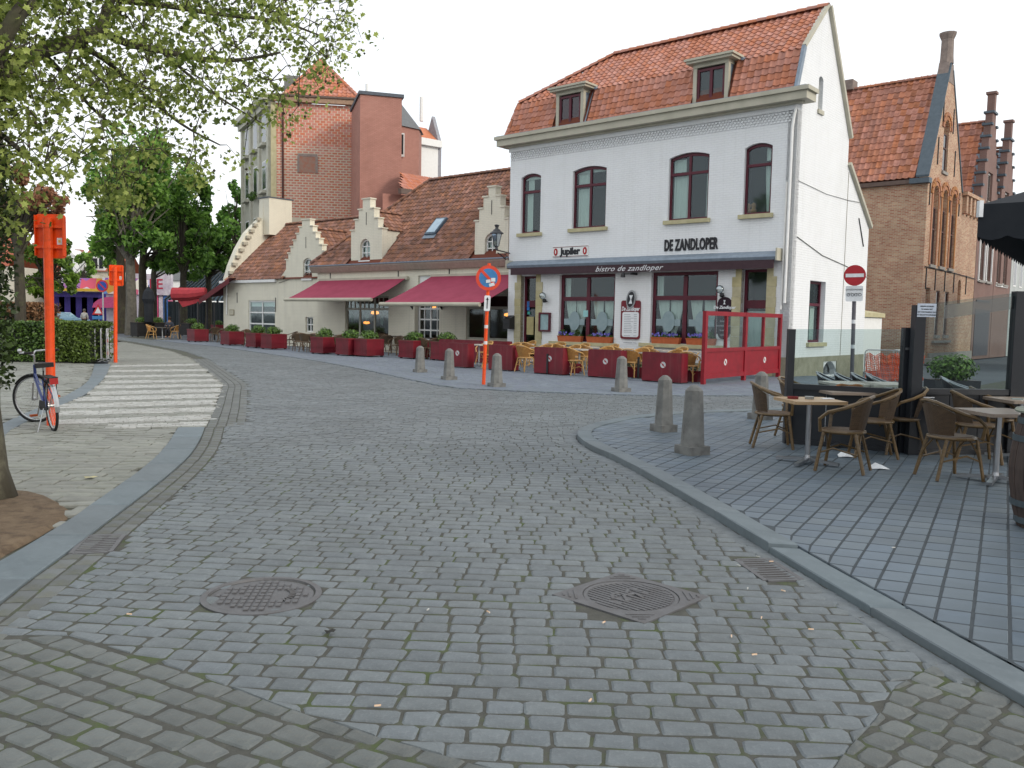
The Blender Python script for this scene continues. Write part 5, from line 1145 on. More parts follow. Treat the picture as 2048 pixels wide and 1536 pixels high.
# ============================================================ THE BRICK STREET ON THE RIGHT
FK = Fr(21, 44, -41, -.3)
old_brick = M('old_bruges_brick', hexc('c09c7e'), hexc('9c6c54'), .85, ns=.8, bump=.002, brick=(.24, .078, hexc('b8ad98'), .014, hexc('a0644c'), .008), dirt=(hexc('9c6a54'), .4, .7))
dark_brick = M('brown_brick', hexc('7e6058'), hexc('6c534d'), .85, ns=.8, brick=(.23, .07, hexc('80706a'), .012, hexc('7c5a50'), .004))
ochre_brick = M('arch_brick', hexc('ad7a58'), hexc('9c6a4a'), .85, ns=3, var=.14, hue=.01)
old_glass = M('old_window_glass', (.05, .045, .04), (.035, .03, .03), .12, spec=.6)
win_wood = M('brown_window_wood', hexc('5a3a34'), hexc('4a302b'), .6)
stone_g = M('grey_sill_stone', hexc('9a9690'), hexc('86827c'), .8)
def qy(px, py): return FK.q(px, py, 0.0)
K = FK.root('brick_house', 'tall old brick house with a plain steep gable and three arched windows', 'building')
ZE, ZA, Y1, YA = 9.55, 15.6, 6.6, 3.0
YP = 10.6
nich = [(1.0, 1.95, 5.2, 9.3), (2.75, 3.7, 5.2, 9.3), (4.55, 5.5, 5.2, 9.3)]
gout = [(0, 0), (YP, 0), (YP, ZE-.1), (Y1, ZE-.1), (YA+.35, ZA), (YA-.35, ZA), (0, ZE)]
holes = [opening(a, b, c, d, (b-a)/2*.94) for a, b, c, d in nich]+[opening(2.35, 3.3, 10.2, 12.9, .45), opening(.7, 1.5, .3, 4.0), opening(2.6, 3.35, 1.5, 3.9), opening(4.35, 5.1, 1.5, 3.9), opening(6.9, 7.6, 3.3, 4.7, .33)]
wall(K, 'gable_wall', gout, holes, 0.0, 0, old_brick, ax='x', thick=.45, rev=.26)
XPL[0] = 0.0
m = MB(); m.box(-.30, -.28, .3, YP-.3, 0, ZE); m.build('niche_back', old_brick, K)
m = MB(); m.box(-.30, -.28, 2.0, 3.8, ZE, 13.2); m.build('niche_back', old_brick, K)
def kwin(a, b, c, d, yy=.16, tr=(.62,), mu=()):
    f = window(K, a, b, c, d, yy, win_wood, ax='x', mull=mu, trans=tr, fw=.06, bars=.035, pane=old_glass, back=False)
    m = MB(); m.box(-.16+.0, .1, a-.1, b+.1, c-.16, c-.01); m.build('sill', stone_g, f)
for a, b, c, d in nich: kwin(a+.02, b-.14, c+.02, d-1.1, .05)
kwin(2.37, 3.15, 10.22, 12.2, .05); kwin(2.62, 3.33, 1.52, 3.88, .05); kwin(4.37, 5.08, 1.52, 3.88, .05)
m = MB(); m.box(-.24, -.2, .72, 1.48, .3, 3.98); m.build('door', win_wood, K)
m = MB(); m.box(.001, .14, 2.2, 5.6, 1.1, 1.22); m.build('ledge', stone_g, K); m = MB(); m.box(.001, .1, 1.6, YP, 0, .55); m.box(.001, .5, .4, 1.9, 0, .3); m.build('plinth_stone', stone_g, K)
for a, b, c, d in nich+[(2.35, 3.3, 10.2, 12.9)]:
    r = (b-a)/2; cyy, cz = (a+b)/2, d-r
    for ring in (0, 1):
        for k in range(9):
            an0 = PI*k/9+.03; an1 = PI*(k+1)/9-.03; r0, r1 = r+.02+ring*.22, r+.2+ring*.22
            m = MB(); m.prism([(cyy+r0*math.cos(an0), cz+r0*math.sin(an0)), (cyy+r1*math.cos(an0), cz+r1*math.sin(an0)), (cyy+r1*math.cos(an1), cz+r1*math.sin(an1)), (cyy+r0*math.cos(an1), cz+r0*math.sin(an1))], .003, .05+.03*ring, 'x'); m.build('arch_brick', ochre_brick, K)
    if c < 6:
        m = MB(); m.box(.003, .05, b+.02, b+.2, c, cz); m.box(.003, .05, a-.2, a-.02, c, cz); m.build('arch_pier', ochre_brick, K)
for (yy, z0_, z1_) in [(.35, 8.2, 9.5), (2.25, 8.2, 9.5), (4.1, 8.2, 9.5), (6.1, 8.2, 9.5), (1.4, 10.4, 11.8), (4.7, 10.2, 11.6), (2.0, 12.6, 14.0), (4.0, 12.4, 13.7), (.5, 3.9, 5.0), (2.2, 3.9, 5.0), (4.05, 3.9, 5.0), (5.9, 3.9, 5.0), (8.6, 3.9, 5.0)]:
    m = MB(); m.box(.001, .05, yy-.03, yy+.03, z0_, z1_); m.build('wall_anchor', black_metal, K)
m = MB(); m.tube([(.06, 0.1, 5.05), (.06, 2.5, 5.03), (.06, 6, 5.0), (.06, YP, 4.9)], .025, 5); m.build('wall_cable', black_print, K)
# corbelled parapet
m = MB()
for k in range(5): yy = Y1+.3+k*.85; m.box(.001, .22, yy, yy+.35, ZE-1.1, ZE-.1)
m.box(-.45, .3, Y1+.05, YP, ZE-.099, ZE+.1); m.build('parapet_corbels', old_brick, K, kind='stuff')
# left wall, roof, parapet flashing and chimney
m = MB(); m.box(-9, -.452, 0, .4, 0, ZE-.25); m.box(-9, -.5, 6.2, 6.6, 0, ZE-.25); m.box(-9, -8.7, .41, 6.2, 0, ZE); m.build('side_wall', old_brick, K)
m = MB(); m.box(-9, -.5, -.22, .0, ZE-.27, ZE-.06); m.build('gutter', M('dark_gutter', hexc('6b5a52')), K)
Vk = Vector((0, YA+.15, ZA-ZE-.35)); Lk = Vk.length
m = MB(); m.add([(-9, -.15, ZE), (-.45, -.15, ZE), (-.45, YA, ZA-.35), (-9, YA, ZA-.35)], [(0, 1, 2, 3)]); m.add([(-9, YA, ZA-.35), (-.45, YA, ZA-.35), (-.45, 6.6, ZE), (-9, 6.6, ZE)], [(0, 1, 2, 3)]); m.build('roof_deck', felt, K)
roof_tiles(K, (-9, -.15, ZE), (1, 0, 0), Vk, [(0, 0), (8.5, 0), (8.5, Lk), (0, Lk)], .30, .42, tile_brick, single=200, wave=.07, lift=.07, seed=8)
ridge_caps(K, (-9, YA, ZA-.27), (-.5, YA, ZA-.27), tile_brick, .15, .42)
dz = M('dark_zinc', hexc('55616a'), hexc('48545c'), .6)
m = MB(); vs = [(-.52, -.3, ZE-.0), (.12, -.3, ZE-.0), (.12, YA-.3, ZA+.15), (-.52, YA-.3, ZA+.15)]; vs2 = [(x, y+.3, z+.06) for x, y, z in vs]; vs1 = [(x, y-.02, z+.1) for x, y, z in vs]
m.add(vs+vs1, [(0, 1, 2, 3), (7, 6, 5, 4), (0, 4, 5, 1), (1, 5, 6, 2), (2, 6, 7, 3), (3, 7, 4, 0)]); m.build('parapet_flashing', dz, K)
m = MB(); m.box(-.8, .16, -.4, .1, ZE-.3, ZE-.05); m.build('kneeler', dz, K)
m = MB(); m.bar((-.2, YA+.4, ZA+.02), (-.2, Y1+.05, ZE+.05), .5, .1, up=(0, 1, 1)); m.build('parapet_coping', dz, K)
m = MB(); m.prism([(-.7, ZA-.7), (.7, ZA-.7), (.42, ZA+.3), (-.42, ZA+.3)], -.5, .02, 'x'); 
for i in range(len(m.v)): x, y, z = m.v[i]; m.v[i] = (x, y+YA, z)
m.lathe([(.36, 0), (.33, .4), (.31, 1.25), (.42, 1.5), (.44, 1.6)], 10, (-.24, YA, ZA+.3)); m.build('chimney', M('grey_old_brick', hexc('8d8078'), hexc('766a64'), .9, ns=4, brick=None), K)
m = MB(); m.box(-7, -5, YA-.4, YA+.4, ZA-.3, ZA+.25); m.box(-8.6, -7.2, YA-.3, YA+.3, ZA-.3, ZA+.05); m.build('low_chimney', MATS['grey_old_brick'], K)
def step_house(name, lab, ya, yb, ze_, za_, mat, nst, tmat, wins, side=None):
    t = FK.root(name, lab, 'building'); cy = (ya+yb)/2; hw = (yb-ya)/2
    tops = [ze_+(za_-ze_)*(k+1)/nst for k in range(nst)]; ws = [hw*(1-k/nst*.93) for k in range(nst)]
    wall(t, 'gable_wall', [(ya, 0), (yb, 0)]+stepped(cy, ze_-.01, ws, tops), [opening(*w_) for w_ in wins], 0, 0, mat, ax='x', thick=.4, rev=.2)
    for i in range(nst):
        w2 = ws[i+1] if i < nst-1 else -.001
        for s in (-1, 1): m = MB(); m.box(-.5, .1, cy+s*w2, cy+s*(ws[i]+.08), tops[i]+.001, tops[i]+.13); m.build('coping', dz, t)
    m = MB(); m.box(-.4, .02, cy-.22, cy+.22, tops[-1]+.13, tops[-1]+1.2); m.box(-.48, .1, cy-.3, cy+.3, tops[-1]+1.2, tops[-1]+1.35); m.build('finial', mat, t)
    for w_ in wins:
        f = MB(); f.box(-.2, -.14, w_[0], w_[1], w_[2], w_[3]); fr = f.build('window', white_frame, t)
        for a, b in ((0, .5), (.5, 1)):
            m = MB(); ww = w_[1]-w_[0]; m.box(-.14, -.13, w_[0]+ww*a+.07, w_[0]+ww*b-.07, w_[2]+.1, w_[3]-.1); m.build('pane', old_glass, fr)
        m = MB(); m.box(-.1, .12, w_[0]-.12, w_[1]+.12, w_[2]-.14, w_[2]-.005); m.build('sill', stone_g, fr)
    m = MB(); m.box(-8, -.41, ya, ya+.3, 0, ze_); m.build('side_wall', mat, t)
    Vv = Vector((0, hw, za_-.5-ze_)); m = MB(); m.add([(-8, ya, ze_), (-.4, ya, ze_), (-.4, cy, za_-.5), (-8, cy, za_-.5)], [(0, 1, 2, 3)]); m.add([(-8, cy, za_-.5), (-.4, cy, za_-.5), (-.4, yb, ze_), (-8, yb, ze_)], [(0, 1, 2, 3)]); m.build('roof_deck', felt, t)
    if tmat: roof_tiles(t, (-8, ya, ze_), (1, 0, 0), Vv, [(0, 0), (7.6, 0), (7.6, Vv.length), (0, Vv.length)], .32, .45, tmat, single=120, wave=.07, lift=.07, seed=5)
    ridge_caps(t, (-8, cy, za_-.42), (-.4, cy, za_-.42), tmat or tile_old, .15, .45)
    m = MB()
    for k in range(nst): yy0 = ya+hw*k/nst; zz = ze_+(za_-.5-ze_)*(k/nst); m.bar((-.5, yy0+.1, zz+.2), (-.5, yy0+hw/nst*.8, zz+.2+(za_-ze_)/nst*.8), .3, .05)
    m.build('step_flashing', zinc, t)
    return t
t = step_house('stepped_gable_house', 'brick house with a stepped gable and white window surrounds, behind the parapet', 10.7, 15.6, 9.0, 15.2, dark_brick, 8, tile_brick, [(11.5, 12.7, 4.9, 7.6), (13.4, 14.6, 4.9, 7.6), (12.5, 13.7, 9.8, 11.6)])
for yy in (11.4, 12.8, 13.3, 14.7): m = MB(); m.box(.001, .07, yy-.07, yy+.07, 4.8, 7.7); m.build('white_surround', white_r, t)
m = MB(); m.box(.001, .05, 11.3, 14.8, 3.55, 3.68); m.box(.001, .03, 11.2, 15.0, .2, 3.1); m.build('shop_front', M('grey_shopfront', hexc('504c52'), hexc('403c44'), .6), t)
t = step_house('stepped_gable_house', 'furthest brick house with a stepped gable, just left of the parasol', 15.7, 20.6, 8.6, 14.4, dark_brick, 7, None, [(16.4, 17.5, 4.9, 7.6), (18.3, 19.4, 4.9, 7.6), (17.4, 18.6, 9.4, 11.0)])
m = MB(); m.box(.001, .06, 16.2, 19.6, 4.7, 4.82); m.build('band_course', white_r, t)
t = FK.root('terraced_house', 'pale rendered house at the far right end of the lane', 'building'); m = MB(); m.box(-8, 0, 20.7, 34, 0, 9.4); m.build('wall', M('pale_render', hexc('b6bab8'), hexc('a6aaa8'), .8, ns=1), t)
for k in range(6):
    for z in (1.2, 4.9):
        m = MB(); yy = 21.4+k*2.1; m.box(.001, .03, yy, yy+1.0, z, z+2.0); f = m.build('window', white_frame, t); m = MB(); m.box(.031, .036, yy+.1, yy+.9, z+.1, z+1.9); m.build('pane', old_glass, f)
m = MB(); m.add([(.3, 20.7, 9.4), (.3, 34, 9.4), (-4, 34, 13), (-4, 20.7, 13)], [(0, 1, 2, 3)]); m.build('roof', tile_old, t)
# house on the other side of the lane
t = thing('lane_house', 'white house glimpsed through the right edge of the terrace glass', 'building', (25.5, 38.5, -.3), FK.a); m = MB(); m.box(0, 9, 0, 9, 0, 8); m.build('wall', M('pale_render', hexc('b6bab8')), t)
for k in range(4): m = MB(); m.box(-.03, -.001, 1+k*2, 2+k*2, 1, 2.8); f = m.build('window', MATS['dark_pane'], t)
# white outhouse with a round arched door behind the bistro
FO = Fr(13.4, 32.0, -41, -.3)
a = D(1737, 650, 36.5)
t = thing('outhouse', 'low white outhouse with an arched red door behind the bistro', 'outbuilding', (13.75, 35.9, -.3), FK.a)
m = MB(); m.prism([(-2, 0), (.75, 0), (.75, 2.3), (.35, 2.45), (-2, 2.75)], 0, 3); m.build('wall', white_r, t)
m = MB(); m.prism([(-2.1, 2.78), (.35, 2.48), (.85, 2.32), (.85, 2.5), (-2.1, 2.96)], -.12, 3.1); m.build('coping', trim_stone, t)
m = MB(); m.prism(opening(-.15, .45, 0, 2.1, .28), -.03, -.001); m.build('door', M('arched_door_red', hexc('6c3236'), hexc('5a2a2e'), .7), t)
# ---- far left: fairground stalls, town houses, glass roof
cream_r = M('cream_render', hexc('c9c4b6'), hexc('b9b4a6'), .8)
def town_house(px0, px1, pyr, pye, Y, lab, tmat, dormers=(), ww=cream_r, roofd=6):
    a = D(px0, pye, Y); b = D(px1, pye, Y); t = thing('town_house', lab, 'building', (a.x, Y, 0)); L = b.x-a.x; ze_ = a.z; zr_ = D(px0, pyr, Y+4).z
    m = MB(); m.box(0, L, 0, 8, 0, ze_); m.build('wall', ww, t); m = MB(); m.add([(0, -.3, ze_), (L, -.3, ze_), (L, 4, zr_), (0, 4, zr_)], [(0, 1, 2, 3)]); m.add([(0, 4, zr_), (L, 4, zr_), (L, 8, ze_), (0, 8, ze_)], [(0, 1, 2, 3)]); m.add([(0, 0, ze_), (0, 4, zr_), (0, 8, ze_)], [(0, 1, 2)]); m.build('roof', tmat, t)
    for px in dormers:
        x = D(px, pye, Y).x-a.x; m = MB(); m.box(x-.9, x+.9, -.1, 3, ze_, ze_+2.2); m.prism([(x-1.1, ze_+2.2), (x+1.1, ze_+2.2), (x, ze_+3.1)], -.2, 3); f = m.build('dormer', white_frame, t)
        for s in (-.45, .35): m = MB(); m.box(x+s-.25, x+s+.3, -.14, -.101, ze_+.4, ze_+1.8); m.build('pane', MATS['dark_pane'], f)
    n = max(1, int(L/2.6))
    for k in range(n):
        x = (k+.5)*L/n; m = MB(); m.box(x-.6, x+.6, -.04, -.001, ze_-3.0, ze_-1.0); f = m.build('window', white_frame, t)
        for s in (-.5, .06): m = MB(); m.box(x+s, x+s+.44, -.06, -.041, ze_-2.9, ze_-1.1); m.build('pane', MATS['dark_pane'], f)
    m = MB(); m.box(L*.1, L*.1+.8, 3.4, 4.4, zr_-.6, zr_+.9); m.build('chimney', brick_red, t)
far_tile = M('far_pantile', hexc('a5604a'), hexc('8c4c3a'), .85, ns=3)
slate_m = M('slate', hexc('6e7072'))
town_house(150, 238, 500, 542, 118, 'town house with an orange tiled roof and white dormer behind the fair', far_tile, (198,))
town_house(120, 154, 512, 545, 112, 'town house with a slate roof and white dormer left of the orange roofed one', slate_m, (137,))
town_house(30, 112, 498, 540, 120, 'brick town house half hidden behind the orange sign post', far_tile, (60,), brick_red)
town_house(-90, 20, 470, 530, 110, 'brown roofed town house at the left edge behind the trunk', far_tile, (-30,), cream_r)
town_house(300, 420, 500, 560, 125, 'pale town house behind the dark trees', slate_m, (), M('white_render', (.8, .8, .78)))
fair_p = M('fair_purple', hexc('5a4aa0'), hexc('4a3c90'), .6, ns=1); 
def splash(name, seed):
    if name in MATS: return MATS[name]
    m = bpy.data.materials.new(name); m.use_nodes = True; MATS[name] = m; k = N(m); out = k.n('OutputMaterial'); b = k.n('BsdfPrincipled', Roughness=.6); k.l(b.outputs[0], out.inputs[0])
    tc = k.n('TexCoord'); v = k.n('TexVoronoi', Scale=.9+seed*.1); k.l(tc.outputs['Object'], v.inputs[0]); r = k.n('ValToRGB'); r.color_ramp.interpolation = 'CONSTANT'; sp = k.n('SeparateColor'); k.l(v.outputs['Color'], sp.inputs[0]); k.l(sp.outputs[0], r.inputs[0])
    cs = ['c8c0d8', '9a6ab0', 'e0d8e0', 'd8a040', 'd05a78', '6a9ad0', 'e8e0d0']; el = r.color_ramp.elements
    for i, c in enumerate(cs):
        e = el[i] if i < 2 else el.new(i/7); e.position = i/7; e.color = (*hexc(c), 1)
    k.l(r.outputs[0], b.inputs['Base Color']); return m
a = D(100, 640, 92); b = D(213, 640, 92); t = thing('fair_stall', 'long purple fairground stall with a yellow edge and painted top board', 'fair stall', (a.x, 92, 0)); L = b.x-a.x; z1_ = D(150, 583, 92).z; z2_ = D(150, 556, 92).z
m = MB(); m.box(0, L, 0, 5, 0, z1_); m.build('body', fair_p, t); m = MB(); m.box(-.3, L, -1.5, .1, z1_+.02, z1_+.3); m.build('edge_strip', M('fair_yellow', hexc('d8b040')), t); m = MB(); m.box(0, L, -.2, .1, z1_+.31, z2_); m.build('painted_board', splash('fair_paint', 1), t)
for k in range(5): m = MB(); x = (k+.6)*L/5; m.box(x-.9, x+.9, -.06, -.001, .5, z1_-.6); m.build('panel', M('fair_purple_dark', hexc('3c3078')), t)
a = D(213, 640, 86); b = D(262, 640, 86); t = thing('fair_kiosk', 'pink and white fairground kiosk with a rounded canopy behind the small sign', 'fair stall', (a.x, 86, 0)); L = b.x-a.x
m = MB(); m.box(0, L, 0, 4, 0, D(230, 588, 86).z); m.build('body', M('fair_white', hexc('c8c4c8'), hexc('a89aa8'), .6, ns=2), t); m = MB(); m.box(-.2, L+.2, -.3, 4, D(230, 588, 86).z+.01, D(230, 556, 86).z); m.build('painted_board', splash('fair_paint', 1), t)
m = MB(); m.prism([(L*.35+1.9*math.cos(PI*k/8), D(230, 588, 86).z-.3-1.1*(1-math.sin(PI*k/8))) for k in range(9)], -.8, -.31); m.build('canopy', M('fair_pink', hexc('d85a88')), t)
a = D(262, 640, 96); b = D(345, 640, 96); t = thing('fair_ride', 'bright pink fairground ride front with a white lettered board above', 'fair ride', (a.x, 96, 0)); L = b.x-a.x; zt1 = D(300, 590, 96).z
for k in range(9): m = MB(); m.box(k*L/9+.05, (k+1)*L/9-.05, 0, .4, 0, zt1); m.build('panel', M(*[('fair_pink2', hexc('d87a9a')), ('fair_blue', hexc('4a7ac0')), ('fair_white', hexc('c8c4c8')), ('fair_pink', hexc('d85a88'))][(k*3) % 4]), t)
m = MB(); m.box(0, L, -.3, .3, zt1+.01, D(300, 548, 96).z); m.build('name_board', M('fair_white', hexc('c8c4c8')), t); m = MB(); m.box(L*.5, L*.5+.3, -.5, -.31, .2, zt1-.3); m.build('post', M('fair_yellow', hexc('d8b040')), t)
text('lettering', 'SALE', M('fair_red', hexc('b03048')), t, (L*.45, -.32, (zt1+D(300, 548, 96).z)/2), 1.6, extrude=.01, bold=.02)
# glass roofed pavilion
rb = M('striped_glass_roof', hexc('8fa6b8'), hexc('7c94a8'), .3)
a = D(330, 600, 74); b = D(452, 600, 74); t = thing('glass_pavilion', 'glass roofed pavilion with dark and pale stripes behind the red awning', 'pavilion', (a.x, 74, 0)); L = b.x-a.x
e0, e1 = D(330, 600, 74).z, D(365, 545, 78).z
dkm = M('pavilion_frame', hexc('2a3438'), None, .5)
m = MB(); m.add([(0, 0, e0), (L, 0, e0-.0), (L, 4, e1), (1.5, 4, e1)], [(0, 1, 2, 3)]); m.build('roof_glass', rb, t)
for k in range(15): m = MB(); x = k*L/14; m.bar((x, -.05, e0+.05), (1.5+(L-1.5)*k/14, 4, e1+.06), .16, .08); m.build('roof_rib', dkm, t)
for k in range(8): m = MB(); x = k*L/7; m.box(x-.08, x+.08, 0, .15, 0, e0); m.build('post', dkm, t)
m = MB(); m.box(0, L, .6, .7, 0, e0-.1); m.build('wall_glass', M('pavilion_dark', hexc('39454a'), hexc('28323a'), .3), t)
# ============================================================ STREET FURNITURE
conc = M('weathered_bollard_stone', hexc('7f7f7c'), hexc('626260'), .9, ns=5, bump=.004, bs=30, dirt=(hexc('4e4c48'), .6, 6))
def bollard(px, py, h, lab, dome=True, z=.0, r=.17, sq=0):
    p = G(px, py, z); t = thing('stone_bollard', lab, 'bollard', (p.x, p.y, z), 0, 'stone bollards'); n = 12
    m = MB(); m.lathe([(r*.95, 0.08), (r*.70, h*.9), (r*.69, h*.92)]+([(r*.5, h*.96), (r*.25, h*.995), (.01, h)] if dome else [(r*.3, h*.97), (.01, h*.96)]), 8 if not sq else 6, rot=PI/8); m.build('shaft', conc, t)
    m = MB(); m.box(-r*.98, r*.98, -r*.98, r*.98, -.03, .10); o = m.build('base', conc, t); o.rotation_euler = (0, 0, .5)
    return t
bollard(840, 745, .80, 'stone bollard furthest left in front of the restaurant planters')
bollard(898, 760, .84, 'flat topped stone bollard left of the orange no parking post')
bollard(993, 774, .82, 'stone bollard right next to the orange no parking post')
bollard(1242, 784, .84, 'lone stone bollard standing before the red barriers of the bistro')
bollard(1327, 862, .82, 'round topped bollard behind the nearest one on the right pavement', z=.055, r=.145)
bollard(1384, 907, .84, 'nearest and biggest stone bollard, on the right pavement', z=.055, r=.155)
bollard(1520, 838, .80, 'grey bollard just behind the rattan chairs and black glass screen', z=.055, r=.15)
# ---- signs
sign_red = M('sign_red', hexc('c0282a'), hexc('ac2426'), .5); sign_blue = M('sign_blue', hexc('3d7cb4'), None, .5); sign_white = M('sign_white', (.72, .74, .76), None, .5)
sign_or = M('sign_red_orange', hexc('d84a30'), hexc('c43f28'), .5)
def disc(m, r, y0, y1, n=28, c=(0, 0)): m.prism([(c[0]+r*math.cos(2*PI*k/n), c[1]+r*math.sin(2*PI*k/n)) for k in range(n)], y0, y1)
p0 = G(967, 770, .0); p1 = D(977, 556, p0.y); lean = math.atan2(p1.x-p0.x, p1.z); hsg = p1.z; R_ = 25*p0.y/FOC
t = thing('no_parking_sign', 'worn no parking sign with stickers on a slightly leaning orange post', 'road sign', p0); t.rotation_euler = (0, lean, 0)
m = MB(); m.tube([(0, 0, -.05), (0, 0, hsg+R_+.05)], .045, 10); m.build('post', orange_paint, t)
for z in (1.05, 1.45): m = MB(); m.lathe([(.047, -.04), (.047, .04)], 10, (0, 0, z)); m.build('reflective_band', sign_white, t)
m = MB(); disc(m, R_, -.075, -.055, c=(0, hsg)); ds = m.build('sign_disc', sign_or, t)
m = MB(); disc(m, R_*.74, -.079, -.0755, c=(0, hsg)); m.build('blue_field', sign_blue, ds)
m = MB(); m.bar((-R_*.62, -.082, hsg+R_*.62), (R_*.5, -.082, hsg-R_*.5), .006, R_*.22, up=(.7, 0, .7)); m.build('red_bar', sign_or, ds)
for (x, z, a, b) in ((.0, -.08, .075, .05), (.09, -.16, .09, .05), (.12, -.04, .07, .06)): m = MB(); m.cbox((x, -.088, hsg+z), (a*1.5, .003, b*1.5), Matrix.Rotation(.2*z*10, 3, 'Y')); m.build('sticker', sign_white, ds)
za_ = D(975, 605, p0.y).z; m = MB(); m.prism(rrect(-.075, .075, za_-.21, za_+.17, .03), -.075, -.06); pn = m.build('arrow_plate', sign_white, t)
m = MB(); m.box(-.012, .012, -.079, -.0755, za_-.15, za_+.09); m.prism([(-.035, za_+.06), (.035, za_+.06), (0, za_+.13)], -.079, -.0755); m.build('arrow', black_print, pn)
p0 = G(1703, 777, zg(9, 22.6)); p1 = D(1710, 551, p0.y); r_ = 20.5*p0.y/FOC
t = thing('no_entry_sign', 'red no entry sign with a white plate on a grey post by the white gable', 'road sign', p0); t.rotation_euler = (0, math.atan2(p1.x-p0.x, p1.z-p0.z), math.radians(0))
hs_ = p1.z-p0.z; m = MB(); m.tube([(0, 0, -.05), (0, 0, hs_+r_)], .05, 10); m.build('post', M('grey_post', hexc('5c5a60'), hexc('4c4a50'), .6), t)
for z in (1.1, 1.75): m = MB(); m.lathe([(.052, -.05), (.052, .05)], 10, (0, 0, z)); m.build('reflective_band', sign_white, t)
rot = Matrix.Rotation(math.radians(28), 3, 'Z')
def rotz(o, a): o.rotation_euler = (0, 0, a); return o
m = MB(); disc(m, r_, -.085, -.065, c=(0, hs_)); ds = rotz(m.build('sign_disc', M('no_entry_red', hexc('a81c28'), hexc('961824'), .5), t), -.45)
m = MB(); m.box(-r_*.82, r_*.82, -.09, -.0855, hs_-r_*.17, hs_+r_*.17); m.build('white_bar', sign_white, ds)
zp = hs_-r_-.2; m = MB(); m.prism(rrect(-.21, .21, zp-.2, zp+.2, .04), -.085, -.068); pl_ = rotz(m.build('plate', sign_white, t), -.45)
text('small_lettering', 'UITGEZONDERD', black_print, pl_, (0, -.088, zp+.1), .055, extrude=.001)
m = MB()
for s in (-1, 1):
    for k in (0, 1): m.tube([(s*.09+(-.05+.1*k)+.035*math.cos(a*PI/5), -.089, zp-.03+.035*math.sin(a*PI/5)) for a in range(11)], .006, 4)
    m.bar((s*.09-.05, -.089, zp-.02), (s*.09+.03, -.089, zp+.02), .008, .006)
m.build('cycle_symbols', black_print, pl_)
def rear_sign(px, py, ytop, w_px, h_px, lab, r):
    p = G(px, py, 0); top = D(px-8*(p.y < 20), ytop, p.y); s = p.y/FOC; H_ = top.z; t = thing('road_sign_back', lab, 'road sign', p); t.rotation_euler = (0, math.atan2(top.x-p.x, H_), 0)
    m = MB(); m.tube([(0, 0, -.05), (0, 0, H_-.04)], r, 12); m.build('post', orange_paint, t)
    w_, h_ = w_px*s/2, h_px*s; m = MB(); m.prism(rrect(-w_, w_, H_-h_, H_+.02, .045), .05+r*.3, .08+r*.3); pn = m.build('panel', orange_paint, t)
    m = MB(); m.box(-w_, -w_+.015, .02, .05+r*.3, H_-h_+.03, H_); m.box(w_-.015, w_, .02, .05+r*.3, H_-h_+.03, H_); m.build('panel_rim', orange_paint, pn, kind='stuff')
    for k in (.26, .74): m = MB(); m.box(-w_*.95, w_*.95, r*.4, .05+r*.3, H_-h_*k-.02, H_-h_*k+.02); m.lathe([(r+.008, -.025), (r+.008, .025)], 12, (0, 0, H_-h_*k)); m.build('bracket', orange_paint, pn)
    m = MB(); m.box(w_*.45, w_*.8, .045+r*.3, .0495+r*.3, H_-h_*.68, H_-h_*.52); st = m.build('sticker', sign_white, pn); m = MB(); m.box(w_*.55, w_*.7, .042+r*.3, .0448+r*.3, H_-h_*.63, H_-h_*.57); m.build('sticker_mark', M('fair_yellow', hexc('d8b040')), st)
    return t
rear_sign(103, 850, 430, 58, 84, 'tall orange sign post with its panel seen from behind, bicycle leaning on it', .062)
rear_sign(231, 725, 531, 27, 40, 'smaller orange sign post seen from behind next to the steel barriers', .058)
t0 = G(206, 690, 0); t = thing('no_parking_sign', 'small round blue no parking sign beyond the hedge', 'road sign', D(206, 690, 60)*1.0); t.location = (D(206, 600, 60).x, 60, 0)
zz = D(205, 572, 60).z; m = MB(); m.tube([(0, 0, 0), (0, 0, zz)], .05, 6); m.build('post', galv, t); m = MB(); disc(m, .42, -.1, -.07, c=(0, zz)); ds = m.build('sign_disc', sign_red, t); m = MB(); disc(m, .32, -.11, -.101, c=(0, zz)); m.build('blue_field', M('deep_blue', hexc('2c4c9c')), ds); m = MB(); m.bar((-.26, -.115, zz+.26), (.26, -.115, zz-.26), .006, .08, up=(.7, 0, .7)); m.build('red_bar', sign_red, ds)
zz = D(197, 620, 64).z; t = thing('warning_sign', 'small triangular warning sign in front of the purple stall', 'road sign', (D(197, 600, 64).x, 64, 0)); m = MB(); m.tube([(0, 0, 0), (0, 0, zz)], .04, 6); m.build('post', galv, t)
m = MB(); m.prism([(-.45, zz-.35), (.45, zz-.35), (0, zz+.45)], -.1, -.07); ds = m.build('triangle', sign_red, t); m = MB(); m.prism([(-.26, zz-.25), (.26, zz-.25), (0, zz+.22)], -.11, -.101); m.build('field', sign_white, ds); m = MB(); m.box(-.45, .45, -.1, -.07, zz-.7, zz-.45); m.build('plate', sign_blue, t)
